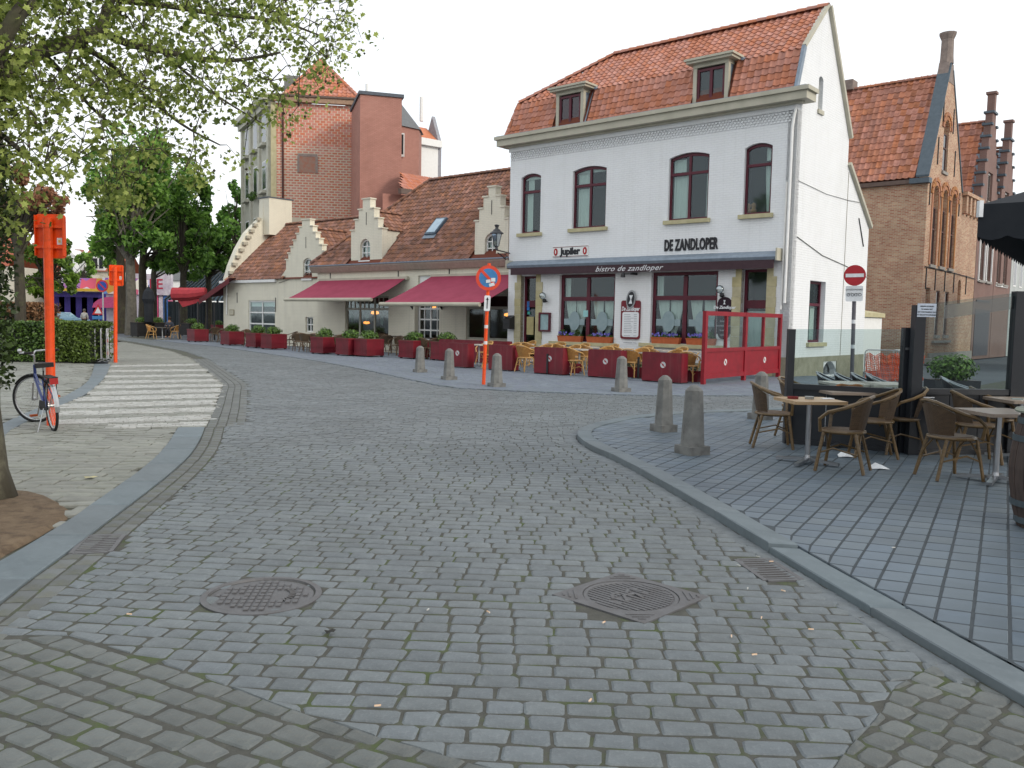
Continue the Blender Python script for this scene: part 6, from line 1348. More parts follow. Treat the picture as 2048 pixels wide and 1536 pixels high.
# concrete post and steel barriers on the left
p = G(147, 720, 0); t = thing('concrete_post', 'square grey concrete post in front of the clipped hedge', 'post', p, .3); m = MB(); m.prism([(-.17, 0), (.17, 0), (.17, .78), (.1, .86), (-.1, .86), (-.17, .78)], -.17, .17); m.build('shaft', M('pale_concrete', hexc('8d8a7e'), hexc('757366'), .9, ns=6, bump=.003), t); m = MB(); m.box(.0, .1, -.18, -.171, .62, .74); m.build('reflector', sign_white, t)
def crowd_barrier(name, lab, loc, rz, L=2.0, H=1.08, mesh=None, grp='steel crowd barriers', stripes=False):
    t = thing(name, lab, 'barrier', loc, rz, grp); m = MB(); r = .1
    P_ = [(-L/2, 0, .12), (-L/2, 0, H-r), (-L/2+r*.3, 0, H-r*.3), (-L/2+r, 0, H), (L/2-r, 0, H), (L/2-r*.3, 0, H-r*.3), (L/2, 0, H-r), (L/2, 0, .12), (-L/2, 0, .12)]
    m.tube(P_, .021, 6); m.build('frame', galv, t)
    for k in range(1, 18): m = MB(); x = -L/2+L*k/18; m.tube([(x, 0, .12), (x, 0, H)], .008, 5, cap=False); m.build('bar', galv, t)
    for s in (-1, 1): m = MB(); m.tube([(s*L*.36, -.28, .01), (s*L*.36, -.02, .12), (s*L*.36, .02, .12), (s*L*.36, .28, .01)], .016, 5); m.build('foot', galv, t)
    if stripes:
        for k in range(4): m = MB(); m.box(-L/2+.05, -L/2+.2, -.03, .03, .25+k*.2, .35+k*.2); m.build('reflector', sign_white if k % 2 else sign_red, t)
    if mesh:
        m = MB(); nx, nz = 26, 14
        fx = lambda i, j: Vector((-L/2+.03+(L-.06)*i/nx, -.05-.03*math.sin(i*1.3+j*.4)-.02*math.sin(j*2.1), .05+(H*.86+.05*math.sin(i*.7)-.05)*j/nz))
        for i in range(nx+1): m.tube([fx(i, j) for j in range(nz+1)], .011, 3, cap=False)
        for j in range(nz+1): m.tube([fx(i, j) for i in range(nx+1)], .011, 3, cap=False)
        m.build('safety_netting', mesh, t, kind='stuff')
    return t
pb = G(216, 724, 0)
for k, lab in enumerate(['steel crowd barrier nearest the small orange post, with reflective stripes', 'middle one of the steel crowd barriers by the hedge corner', 'leftmost steel crowd barrier of the stack by the hedge']):
    crowd_barrier('crowd_barrier', lab, (pb.x-.25-.19*k, pb.y+.6, 0), math.radians(112), stripes=(k == 0))
net = M('orange_netting', hexc('e0603a'), hexc('c95230'), .7)
zz = zg(12.3, 28.3); crowd_barrier('crowd_barrier', 'steel barrier hung with orange safety netting beside the white gable', (D(1764, 740, 28.6).x, 28.6, zz), math.radians(-6), L=1.15, mesh=net, grp='netted barriers in the lane')
crowd_barrier('crowd_barrier', 'second netted barrier half hidden behind the black terrace post', (D(1815, 740, 29.2).x, 29.2, zz), math.radians(12), L=1.2, mesh=net, grp='netted barriers in the lane')

# ============================================================ CHAIRS, TABLES, PLANTERS
def rattan_chair(name, lab, frame, weave, weave2=None, r=.016):
    t = thing(name, lab, 'chair'); sw = .225
    m = MB(); m.lathe([(.215, .415), (.235, .43), (.235, .45), (.20, .458), (.02, .448)], 16, sy=.98); m.build('seat', weave, t)
    m = MB(); ring = [(.235*math.cos(k*PI/8), .23*math.sin(k*PI/8), .437) for k in range(17)]; m.tube(ring, r, 6); m.build('seat_rim', frame, t)
    m = MB(); hoop = [(-.235, .19, .44), (-.275, .19, .58), (-.285, .10, .66), (-.27, -.05, .705), (-.22, -.19, .765), (-.12, -.275, .815), (0, -.30, .83), (.12, -.275, .815), (.22, -.19, .765), (.27, -.05, .705), (.285, .10, .66), (.275, .19, .58), (.235, .19, .44)]
    m.tube([Vector(p) for p in hoop], r*1.15, 6); m.build('arm_hoop', frame, t)
    m = MB(); n = 10; k_ = 7; vs = []
    for j in range(k_+1):
        s = j/k_
        for i in range(n+1):
            a = -1.08+2.16*i/n; R0 = .225+.065*s; zt = .80-.10*abs(i/n*2-1)**2; z = .47+(zt-.47)*s; vs.append((R0*math.sin(a), -R0*math.cos(a)*(1+.02*s)-.0, z))
    m.add(vs, [(j*(n+1)+i, j*(n+1)+i+1, (j+1)*(n+1)+i+1, (j+1)*(n+1)+i) for j in range(k_) for i in range(n)]); b = m.build('backrest', weave2 or weave, t); sd = b.modifiers.new('thickness', 'SOLIDIFY'); sd.thickness = .012
    for (x, y, x2, y2) in ((-.19, .16, -.235, .225), (.19, .16, .235, .225), (-.165, -.16, -.20, -.27), (.165, -.16, .20, -.27)):
        m = MB(); m.tube([(x, y, .43), ((x+x2)/2, (y+y2)/2, .22), (x2, y2, 0)], r*1.1, 6); m.build('leg', frame, t)
    m = MB(); 
    for s in (-1, 1):
        m.tube([(s*.215, .2, .17), (s*.15, .19, .30), (s*.03, .19, .40)], r*.6, 5); m.tube([(s*.21, .2, .2), (s*.2, .05, .26), (s*.19, -.2, .2)], r*.6, 5)
        m.tube([(s*.185, -.22, .2), (s*.12, -.2, .32), (s*.03, -.19, .41)], r*.6, 5)
    m.build('leg_braces', frame, t)
    return t
def weavemat(name, c1, c2, sc=60):
    if name in MATS: return MATS[name]
    m = M(name, c1, c2, .6, ns=12, bump=0); k = m.node_tree; b = [n for n in k.nodes if n.type == 'BSDF_PRINCIPLED'][0]
    tc = k.nodes.new('ShaderNodeTexCoord'); w1 = k.nodes.new('ShaderNodeTexChecker'); w1.inputs['Scale'].default_value = sc; k.links.new(tc.outputs['Object'], w1.inputs[0])
    w2 = k.nodes.new('ShaderNodeTexWave'); w2.inputs['Scale'].default_value = sc*.6; w2.bands_direction = 'Z'; k.links.new(tc.outputs['Object'], w2.inputs[0])
    mx = k.nodes.new('ShaderNodeMix'); mx.data_type = 'RGBA'; mx.blend_type = 'MULTIPLY'; mx.inputs[0].default_value = .35
    src = b.inputs['Base Color'].links[0].from_socket; k.links.new(src, mx.inputs[6]); k.links.new(w1.outputs['Color'], mx.inputs[7]); k.links.new(mx.outputs[2], b.inputs['Base Color'])
    bp = k.nodes.new('ShaderNodeBump'); bp.inputs['Distance'].default_value = .004; k.links.new(w2.outputs['Fac'], bp.inputs['Height']); k.links.new(bp.outputs[0], b.inputs['Normal']); return m
yel_f = M('honey_rattan', hexc('caa268'), hexc('b48a4e'), .5, ns=8); yel_w = weavemat('honey_weave', hexc('c08c48'), hexc('a8763a'))
brn_f = M('dark_rattan', hexc('6e563e'), hexc('56422f'), .5, ns=8); brn_w = weavemat('dark_weave', hexc('64503a'), hexc('50402e'))
bam_f = M('bamboo_look_tube', hexc('6e5838'), hexc('4e3e28'), .35, ns=5, stretch=(1, 1, 6)); bam_w = weavemat('brown_weave', hexc('65503a'), hexc('523f2c'))
# -- bistro terrace, honey coloured chairs, laid out in the bistro's own axes
def FBw(x, y, z=.015): return FB.W(x, y, z)
cy_ = rattan_chair('rattan_chair', 'x', yel_f, yel_w); first = True
def put(proto, P_, rz, lab, grp, sc=1.0):
    global first
    if proto.get('used'): c = copy_thing(proto, P_, rz, lab, grp, sc); return c
    proto['used'] = 1; proto.location = P_; proto.rotation_euler = (0, 0, rz); proto['label'] = lab; proto['group'] = grp; proto.scale = (sc,)*3; return proto
frontc = [(983, 736, 'honey rattan chair behind the orange post, between two red barriers'), (1050, 743, 'honey rattan chair in the gap between the second and third red barrier'), (1147, 750, 'honey rattan chair in the gap right of the black hinged barrier'), (1260, 754, 'honey rattan chair in the gap just right of the lone bollard'), (1376, 763, 'honey rattan chair pressed against the red glazed screen')]
for px, py, lab in frontc:
    p = G(px, py, .015); put(cy_, (p.x, p.y, .015), FB.a+random.uniform(-.35, .35), lab, 'honey rattan chairs of the bistro')
ORD = ['first', 'second', 'third', 'fourth', 'fifth', 'sixth', 'seventh']
rows = [(-3.35, PI, 'second'), (-2.55, 0.0, 'third'), (-1.05, PI, 'wall side')]
for ry, rr, nm in rows:
    for k, x in enumerate((-9.6, -8.3, -7.05, -5.8, -4.5, -3.25, -2.05)):
        if nm == 'third' and k in (0, 6): continue
        P_ = FBw(x+random.uniform(-.12, .12), ry+random.uniform(-.1, .1)); put(cy_, P_, FB.a+rr+random.uniform(-.25, .25), 'honey rattan chair, %s from the left in the %s row of the bistro terrace' % (ORD[k], nm), 'honey rattan chairs of the bistro')
ttop = M('pale_table_top', hexc('b8b2aa'), hexc('a49e96'), .5)
def ped_table(name, lab, mat_top, mat_leg, s=.7, h=.74):
    t = thing(name, lab, 'table'); m = MB(); m.prism(rrect(-s/2, s/2, -s/2, s/2, .03), h-.035, h, 'z'); m.build('table_top', mat_top, t)
    m = MB(); m.lathe([(.035, .06), (.03, .1), (.03, h-.06), (.1, h-.05), (.1, h-.036)], 12); m.build('column', mat_leg, t)
    m = MB()
    for a in range(4):
        c, d = math.cos(a*PI/2+PI/4), math.sin(a*PI/2+PI/4); m.bar((c*.02, d*.02, .05), (c*.36, d*.36, .025), .055, .03)
    m.build('base_cross', mat_leg, t); return t
tb = ped_table('terrace_table', 'x', ttop, galv)
for yy, k in ((-4.05, 0), (-1.8, 1)):
    for i, x in enumerate((-9.3, -7.9, -6.4, -5.0, -3.5, -2.3)): put(tb, FBw(x, yy), FB.a, 'pale square table in the %s row of the bistro terrace, %s from the left' % ('front' if k == 0 else 'wall side', ORD[i]), 'pale tables of the bistro')
# -- red barriers
dogw = M('sticker_white', (.62, .62, .62), None, .6)
def no_dog(t, x, y, z, r=.085):
    m = MB(); disc(m, r, y-.004, y, 16, (x, z)); d = m.build('no_dogs_sticker', dogw, t); m = MB(); m.bar((x-r*.7, y-.006, z+r*.7), (x+r*.7, y-.006, z-r*.7), .003, r*.22, up=(.7, 0, .7)); m.build('sticker_bar', sign_red, d)
    m = MB(); m.cbox((x+.0, y-.0055, z), (r*.7, .002, r*.5), Matrix.Rotation(.6, 3, 'Y')); m.build('dog_mark', black_print, d)
def red_barrier(px, py, lab, dog=True, hinge=False, w_=1.12, dz_=.8):
    p = G(px, py, .012); l = FB.loc(p); t = thing('red_barrier', lab, 'barrier', FB.W(l.x, l.y+.16, .012), FB.a+random.uniform(-.04, .04), 'red terrace barriers of the bistro')
    m = MB(); m.box(-w_/2, w_/2, -.16, .16, .03, dz_); m.build('body', red_paint, t)
    for s in (-1, 1): m = MB(); m.box(s*w_/2-.09*s-.04, s*w_/2-.09*s+.04, -.2, .3, -.0, .03); m.build('foot', black_metal, t)
    m = MB(); m.box(-w_/2+.02, w_/2-.02, -.14, .14, dz_+.001, dz_+.008); m.build('lid', M('dark_red_lid', hexc('5a0c18')), t)
    if dog: no_dog(t, .05, -.161, .48)
    if hinge: m = MB(); m.box(-.05, .01, -.19, -.161, .03, .62); m.build('hinge_strip', black_metal, t)
red_barrier(912, 735, 'red barrier left of the orange no parking post, with a round sticker', w_=1.0)
red_barrier(1000, 741, 'red barrier directly right of the orange post, behind a bollard', dog=False, w_=1.0)
red_barrier(1096, 749, 'red barrier with a dark hinge strip down its middle', hinge=True)
red_barrier(1207, 756, 'red barrier with a white round sticker left of the lone bollard')
red_barrier(1322, 765, 'red barrier nearest the glazed red screen, low and wide', w_=1.25)
t = thing('red_barrier', 'long low red barrier across the left end of the bistro terrace', 'barrier', FB.W(-10.9, -2.6, .012), FB.a+.1, 'red terrace barriers of the bistro'); m = MB(); m.box(-1.6, 1.6, -.15, .15, .03, .82); m.build('body', red_paint, t); m = MB(); m.box(-1.57, 1.57, -.13, .13, .821, .828); m.build('lid', MATS['dark_red_lid'], t)
t = thing('red_trough', 'low red trough with flowers between the chairs at the bistro front', 'planter', FB.W(-5.6, -4.3, .012), FB.a, 'red troughs between the chairs'); m = MB(); m.box(-.8, .8, -.12, .12, 0, .3); m.build('trough', red_paint, t)
m = MB(); [tuft(m, (-.7+k*.15, 0, .36), (.1, .1, .08), 20, .03) for k in range(10)]; m.build('leaves', green_b, t)
c2_ = copy_thing(t, FB.W(-3.0, -4.3, .012), FB.a, 'low red trough with flowers beside the rightmost red barrier'); copy_thing(t, FB.W(-1.4, -4.4, .012), FB.a, 'low red trough right behind the glazed red screen')
for k, (px, py) in enumerate(((1094, 748), (1276, 757))):
    p = G(px, py, .01); t = thing('black_post', 'short black post standing %s' % ('before the hinged red barrier' if k == 0 else 'between the lone bollard and a red barrier'), 'post', p); m = MB(); m.tube([(0, 0, 0), (0, 0, .62)], .035, 8); m.build('shaft', black_metal, t); m = MB(); m.box(-.2, .2, -.04, .04, 0, .02); m.build('foot', black_metal, t)
# -- red glazed screen at right angles to the bistro
sa = G(1404, 769, .01); sb = G(1557, 754, .01); dv = Vector((sb.x-sa.x, sb.y-sa.y, 0)); Ls = dv.length; t = thing('terrace_screen', 'tall red wooden terrace screen with clear glass panes above solid panels', 'screen', (sa.x, sa.y, .012), math.atan2(dv.y, dv.x))
red2 = M('screen_red', hexc('8c1222'), hexc('7a0e1c'), .45, ns=3, dirt=(hexc('5e1018'), .4, 4)); Hs = 1.95
for k in range(3): m = MB(); x = Ls*k/2; m.box(x-.06+(.06 if k == 0 else -.06 if k == 2 else 0), x+.06+(.06 if k == 0 else -.06 if k == 2 else 0), -.05, .05, 0, Hs); m.build('post', red2, t)
for k in range(2):
    x0, x1 = Ls*k/2+(.12 if k == 0 else .061), Ls*(k+1)/2-(.061 if k == 0 else .12)
    m = MB(); m.box(x0, x1, -.045, .045, Hs-.12, Hs-.002); m.build('top_rail', red2, t); m = MB(); m.box(x0, x1, -.048, .048, .86, .96); m.build('middle_rail', red2, t); m = MB(); m.box(x0, x1, -.045, .045, .14, .26); m.build('bottom_rail', red2, t)
    m = MB(); m.box(x0, x1, -.02, .02, .26, .86); pn = m.build('solid_panel', red2, t); no_dog(pn, (x0+x1)/2+(.15 if k else 0), -.021, .56, .09)
    xm = (x0+x1)/2; m = MB(); m.box(xm-.035, xm+.035, -.04, .04, .96, Hs-.12); m.build('mullion', red2, t)
    for a, b in ((x0, xm-.035), (xm+.035, x1)): m = MB(); m.box(a, b, -.004, .004, .96, Hs-.12); m.build('pane', pane_clear, t)
# -- planters before the cream restaurant
def planter(px, py, lab, s=.86, h=.72, mat=None, bush=1.0, rz=None, grp='square red planters with clipped box'):
    p = G(px, py, .012); d = Vector((p.x, p.y, 0)).normalized(); c = p+Vector((d.x, d.y, 0))*s*.55; t = thing('planter_box', lab, 'planter', (c.x, c.y, .012), FC.a+random.uniform(-.05, .05) if rz is None else rz, grp)
    mt = mat or red_paint; m = MB(); m.box(-s/2, s/2, -s/2, s/2, .05, h); m.build('body', mt, t); m = MB()
    for z0_, z1_ in ((h-.07, h), (.05, .13), (.28, .30)):
        m.box(-s/2-.015, s/2+.015, -s/2-.015, -s/2-.001, z0_, z1_); m.box(s/2+.001, s/2+.015, -s/2, s/2, z0_, z1_)
    m.build('trim', mt, t, kind='stuff'); m = MB(); m.box(-s/2+.05, s/2-.05, -s/2+.05, s/2-.05, h+.001, h+.012); m.build('earth', soil_m, t)
    for sx in (-1, 1):
        for sy in (-1, 1): mm = MB(); mm.box(sx*s*.42-.04, sx*s*.42+.04, sy*s*.42-.04, sy*s*.42+.04, 0, .05); mm.build('foot', black_metal, t)
    m = MB(); b = bush*s*.5; tuft(m, (0, 0, h+.12), (b*.95, b*.95, .24), 420, .045); tuft(m, (random.uniform(-.1, .1), 0, h+.2), (b*.75, b*.75, .2), 260, .045); m.build('box_shrub', bush_l, t)
pl_ = [(396, 684, 'red planter with a clipped bush, furthest left before the dark terrace'), (465, 691, 'red planter at the left corner of the cream gabled house'), (517, 696, 'left one of two red planters below the big white window'), (548, 699, 'right one of two red planters below the big white window'), (650, 708.5, 'red planter under the tip of the left awning'), (701, 712, 'left one of two touching red planters under the left awning'), (738, 714, 'right one of two touching red planters under the left awning'), (828, 718, 'red planter before the cream pier between the two awnings'), (893, 722, 'red planter behind the flat topped bollards, beside the low red barrier')]
for px, py, lab in pl_: planter(px, py, lab)
planter(437, 668, 'red planter against the far corner of the cream gabled house')
planter(420, 662, 'small red planter in the shade of the dark terrace', s=.7)
# -- dark chairs of the cream restaurant
cb_ = rattan_chair('rattan_chair', 'x', brn_f, brn_w); tb2 = ped_table('terrace_table', 'x', M('dark_table_top', hexc('5c564e'), hexc('4a453e'), .5), galv)
ORD = ['first', 'second', 'third', 'fourth', 'fifth', 'sixth', 'seventh']
dk_lab = ['leftmost, by the small corner planter', 'second from the left, before the corner planter', 'just right of the corner planter', 'at the left edge of the big white window', 'left of the round group under the small window', 'in the middle of the group under the small window', 'front chair left of the planter under the awning tip', 'front chair touching the planter under the awning tip', 'furthest right of the group left of the awning tip', 'between the awning tip planter and the touching pair', 'right behind the left one of the touching planters', 'left of the cream pier planter', 'before the cream pier, back to the wall', 'in deep shade beside the cream pier', 'between the last planters, back to the street', 'in front of the french doors, right one', 'close to the french doors', 'against the left big shop window']
dk = [(430, 683, .5), (446, 686, 2.5), (488, 690, 1.0), (500, 694, 4), (583, 698, 2.2), (597, 703, .4), (612, 705, -.3), (628, 705, .2), (641, 707, 5.1), (672, 709, 1), (686, 706, 3), (773, 708, .3), (792, 712, 2.5), (806, 706, 1.4), (850, 719, -.6), (868, 721, .3), (878, 713, 3.2), (760, 705, 3)]
for k, (px, py, r) in enumerate(dk): p = G(px, py, .012); p = p+Vector((p.x, p.y, 0)).normalized()*.6; p.z = .012; put(cb_, p, r, 'dark rattan chair, ' + dk_lab[k], 'dark rattan chairs of the cream restaurant')
for q_i, (px, py) in enumerate(((438, 683), (605, 700), (634, 703), (680, 703), (783, 705), (860, 711))): p = G(px, py, .012); p = p+Vector((p.x, p.y, 0)).normalized()*1.0; p.z = .012; put(tb2, p, FC.a, 'dark square table on the cream restaurant terrace, %s from the left' % ORD[q_i], 'dark tables of the cream restaurant')
# -- nearest tables and chairs on the right
TZ = .056
cn = rattan_chair('rattan_chair', 'x', bam_f, bam_w, r=.017)
near = [(1545, 893, -1.75, 'bamboo look armchair at the left end of the near table, facing right'), (1596, 872, -2.2, 'bamboo look armchair tucked behind the left one, near the black post'), (1682, 940, 1.0, 'bamboo look armchair in front, seen from behind, closest to the white napkin'), (1742, 912, 1.35, 'bamboo look armchair leaning by the dark panel, right of the near table'), (1795, 905, 1.5, 'bamboo look armchair furthest right of the left table group'), (1898, 955, -1.45, 'bamboo look armchair alone at the left of the barrel side table'), (1950, 922, -1.8, 'bamboo look armchair behind the one left of the barrel side table'), (1985, 905, -1.9, 'bamboo look armchair against the black panels by the far right table')]
for px, py, r, lab in near: p = G(px, py, TZ); put(cn, (p.x, p.y, TZ), r, lab, 'bamboo look armchairs', 1.0)
wood_t = M('wood_table_top', hexc('b59a78'), hexc('9a7e5e'), .4, ns=4, stretch=(1, 8, 8), bump=.0006); wood_g = M('grey_wood_table_top', hexc('94867a'), hexc('7c7066'), .4, ns=4, stretch=(1, 8, 8), bump=.0006)
tn = ped_table('cafe_table', 'wood topped cafe table with ashtray and chrome cross base, nearest left', wood_t, steel, .62, .74)
def puttab(px, py, rz, lab, mat=None):
    p = G(px, py, TZ); t = put(tn, (p.x, p.y, TZ), rz, lab, 'cafe tables with chrome bases')
    if mat:
        for c in t.children:
            if c.name.startswith('table_top'): c.data = c.data.copy(); c.data.materials[0] = mat
    return t, p
_, pA = puttab(1614, 926, .12, 'wood topped cafe table with ashtrays on it, nearest left'); _, pB = puttab(1683, 893, .05, 'wood topped cafe table holding the long bread loaf', wood_g)
_, pC = puttab(1990, 963, .12, 'grey topped cafe table next to the barrel', wood_g); _, pD = puttab(2035, 918, .05, 'grey topped cafe table behind the one by the barrel', wood_g)
def on(P_, dx, dy): return (P_.x+dx, P_.y+dy, TZ+.741)
m = MB(); m.lathe([(.01, 0), (.06, .0), (.065, .025), (.05, .025), (.045, .01)], 12); o = m.build('ashtray', M('red_ashtray', hexc('7c2a2a')), loc=on(pA, -.19, .02)); tag(o, 'dark red ashtray on the left edge of the near table', 'ashtray')
m = MB(); m.lathe([(.01, 0), (.05, 0), (.055, .03), (.04, .03)], 10); o = m.build('ashtray', M('grey_ashtray', hexc('9a9c9a')), loc=on(pA, .0, .02)); tag(o, 'grey glass ashtray in the middle of the near table', 'ashtray')
m = MB(); m.cbox((0, 0, .006), (.13, .08, .01), Matrix.Rotation(.2, 3, 'Z')); o = m.build('folded_napkin', paper, loc=on(pA, .22, .05)); tag(o, 'folded white paper on the right side of the near table', 'napkin')
m = MB(); n = 9; m.tube([(-.2+.4*k/n, 0, .045+.015*math.sin(k)) for k in range(n+1)], [.012+.035*math.sin(PI*(k+.3)/(n+.6)) for k in range(n+1)], 10); o = m.build('bread_loaf', M('bread_crust', hexc('a86a3c'), hexc('8c5228'), .7, ns=8, bump=.003), loc=on(pB, .06, .0), smooth=True); o.rotation_euler = (0, 0, .2); tag(o, 'long brown bread loaf lying on the table behind', 'bread')
m = MB(); m.cbox((0, 0, .004), (.12, .05, .006), Matrix.Rotation(-.1, 3, 'Z')); o = m.build('blue_card', M('pale_blue_sheet', hexc('9ab4b8')), loc=on(pD, -.1, -.08)); tag(o, 'pale blue card on the grey table near the right edge', 'card')
p = G(1757, 937, TZ); m = MB(); vs = [(-.1, -.03, .0), (.0, -.06, .01), (.11, -.05, .0), (.06, .03, .03), (-.02, .05, .06), (-.09, .03, .02), (.0, 0, .035)]; m.add(vs, [(0, 1, 6), (1, 2, 6), (2, 3, 6), (3, 4, 6), (4, 5, 6), (5, 0, 6)]); o = m.build('paper_napkin', paper, loc=p); tag(o, 'crumpled white paper napkin on the paving behind the front armchair', 'napkin')
p = G(1690, 913, TZ); m = MB(); m.add([(q[0]*.9, q[1], q[2]) for q in vs], [(0, 1, 6), (1, 2, 6), (2, 3, 6), (3, 4, 6), (4, 5, 6), (5, 0, 6)]); o = m.build('paper_napkin', paper, loc=p); tag(o, 'crumpled paper lying under the table with the bread', 'napkin')
# barrel
t = thing('wine_barrel', 'old dark wooden barrel with a pale round top at the right edge', 'barrel', (4.37, 6.75, TZ)); bw_ = M('old_stave_wood', hexc('4f403a'), hexc('3a302c'), .8, ns=5, stretch=(6, 6, .8), bump=.002, var=.15); n = 20
prof = [(.25, 0), (.29, .15), (.32, .35), (.33, .48), (.32, .62), (.29, .80), (.26, .92)]
for k in range(n):
    m = MB(); a0, a1 = 2*PI*k/n+.01, 2*PI*(k+1)/n-.01; vs = []
    for r, z in prof:
        for a, rr in ((a0, r), (a1, r), (a1, r-.02), (a0, r-.02)): vs.append((rr*math.cos(a), rr*math.sin(a), z))
    fs = []
    for i in range(len(prof)-1):
        for q in range(4): fs.append((i*4+q, i*4+(q+1) % 4, (i+1)*4+(q+1) % 4, (i+1)*4+q))
    fs += [(3, 2, 1, 0), tuple(len(vs)-4+i for i in range(4))]; m.add(vs, fs); m.build('stave', bw_, t)
for z, r in ((.06, .268), (.2, .305), (.72, .309), (.86, .28)): m = MB(); vs = [((r+e)*math.cos(2*PI*k/28), (r+e)*math.sin(2*PI*k/28), z+zz) for zz in (-.025, .025) for e in (.004,) for k in range(28)]; m.add(vs, [(k, (k+1) % 28, 28+(k+1) % 28, 28+k) for k in range(28)]); o = m.build('hoop', M('hoop_steel', hexc('4e5a60'), hexc('424c52'), .5, metal=.4), t); s_ = o.modifiers.new('thickness', 'SOLIDIFY'); s_.thickness = .006
m = MB(); m.lathe([(.30, .925), (.31, .94), (.30, .955)], 28); m.build('barrel_top', M('pale_disc', hexc('9aa090'), hexc('868c7e'), .5), t)
# ---- black glazed terrace screen
t = thing('glass_windbreak', 'black framed glass windbreak behind the near chairs and tables', 'screen', (0, 0, TZ))
A1 = G(1573, 886, TZ); A2 = G(1803, 904, TZ); A3 = G(1822, 908, TZ); A4 = G(2022, 908, TZ); A5 = G(2230, 905, TZ)
blk = M('black_lacquer', (.012, .015, .02), (.018, .02, .026), .35, ns=2, dirt=(hexc('2c3034'), .5, 3))
def vpost(a, w_, d_, h): m = MB(); m.box(a.x-w_/2, a.x+w_/2, a.y-d_/2, a.y+d_/2, 0, h); m.build('post', blk, t)
vpost(A1, .09, .09, 1.53); vpost(A2, .12, .12, 1.58); vpost(A3, .13, .12, 1.86); vpost(A4, .18, .12, 2.06)
vpost(A5, .14, .12, 2.1)
def panel(a, b, hr, tops, nm='lower_panel'):
    w_ = (b-a); n = 3
    for k in range(n):
        p, q = a+w_*(k/n), a+w_*((k+1)/n); m = MB(); m.bar((p.x+.005, p.y, .04+(hr-.08)/2), (q.x-.005, q.y, .04+(hr-.08)/2), .03, hr-.12); m.build(nm, blk, t)
    m = MB(); m.bar((a.x, a.y, hr-.03), (b.x, b.y, hr-.03), .09, .07); m.build('rail', blk, t); m = MB(); m.bar((a.x, a.y, .03), (b.x, b.y, .03), .07, .06); m.build('bottom_rail', blk, t)
    m = MB(); m.add([(a.x, a.y-.01, hr), (b.x, b.y-.01, hr), (b.x, b.y-.01, tops[1]), (a.x, a.y-.01, tops[0]), (a.x, a.y, hr), (b.x, b.y, hr), (b.x, b.y, tops[1]), (a.x, a.y, tops[0])], [(0, 1, 2, 3), (5, 4, 7, 6), (0, 4, 5, 1), (1, 5, 6, 2), (2, 6, 7, 3), (3, 7, 4, 0)]); m.build('pane', glassmat('windbreak_glass', (.76, .82, .82), .03), t)
e_ = .06; panel(A1+Vector((.045, 0, 0)), A2-Vector((e_, 0, 0)), .80, (1.53, 1.56)); panel(A3+Vector((.065, 0, 0)), A4-Vector((.09, 0, 0)), .82, (1.87, 2.04)); panel(A4+Vector((.09, 0, 0)), A5-Vector((.07, 0, 0)), .82, (2.05, 2.1))
fz = M('frosted_band', hexc('5c6668'), None, .4); 
m = MB(); y_ = A3.y-.02; m.add([(A3.x+.3, y_, 1.70), (A4.x-.09, A4.y-.02, 1.84), (A4.x-.09, A4.y-.02, 2.0), (A3.x+.3, y_, 1.87)], [(0, 1, 2, 3)]); o = m.build('frosted_strip', glassmat('frost_glass', (.42, .47, .48), .12), t)
sg_ = D(1853, 621, A3.y-.06); m = MB(); m.box(sg_.x-.115, sg_.x+.115, sg_.y-.01, sg_.y, sg_.z-.08-TZ, sg_.z+.085-TZ); s_ = m.build('notice_plate', M('notice_pale', hexc('b9c4d4')), t)
for k, s in enumerate(['GELIEVE STOELEN', 'TE NEMEN MET', 'DE TOESTEMMING VAN', 'DE VERANTWOORDELIJKE']): text('small_lettering', s, black_print, s_, (sg_.x, sg_.y-.012, sg_.z-TZ+.05-k*.035), .021, extrude=.0005, bold=.0006)
m = MB(); m.tube([(A3.x-.02, A3.y-.1, .72), (A3.x+.2, A3.y-.1, .72)], .012, 6); m.build('latch', steel, t); m = MB(); m.box(A2.x-.05, A2.x+.07, A2.y-.075, A2.y-.061, 1.30, 1.33); m.build('hinge', steel, t)
# pieces behind the windbreak
sb_ = rattan_chair('black_chair', 'x', steel, black_metal, r=.014)
for k, (px, lab) in enumerate(((1672, 'leftmost black chair with chrome arms seen through the low glass'), (1707, 'second black chair with chrome arms seen through the low glass'), (1742, 'third black chair with chrome arms seen through the low glass'), (1771, 'rightmost black chair with chrome arms seen through the low glass'), (1925, 'black chair with chrome arms in front of the potted shrub'))):
    p = D(px, 760, 13.6 if k < 4 else 13.0); put(sb_, (p.x, p.y, TZ), -2.0, lab, 'black chairs behind the windbreak', 1.0)
tb3 = None
for px, lab in ((1700, 'pale table behind the low glass, left'), (1765, 'pale table behind the low glass, right')): p = D(px, 776, 12.7); put(tb, (p.x, p.y, TZ), .1, lab, 'tables behind the windbreak')
p = D(1904, 760, 14.2); t = thing('potted_shrub', 'round clipped green shrub in a dark trough behind the terrace glass', 'shrub', (p.x, p.y, TZ)); m = MB(); m.prism([(-.34, 0), (.34, 0), (.38, .72), (-.38, .72)], -.2, .2); m.build('trough', blk, t); m = MB(); tuft(m, (0, 0, .92), (.42, .34, .24), 1500, .03); tuft(m, (0, 0, .9), (.34, .3, .2), 700, .04); m.build('foliage', bush_l, t)
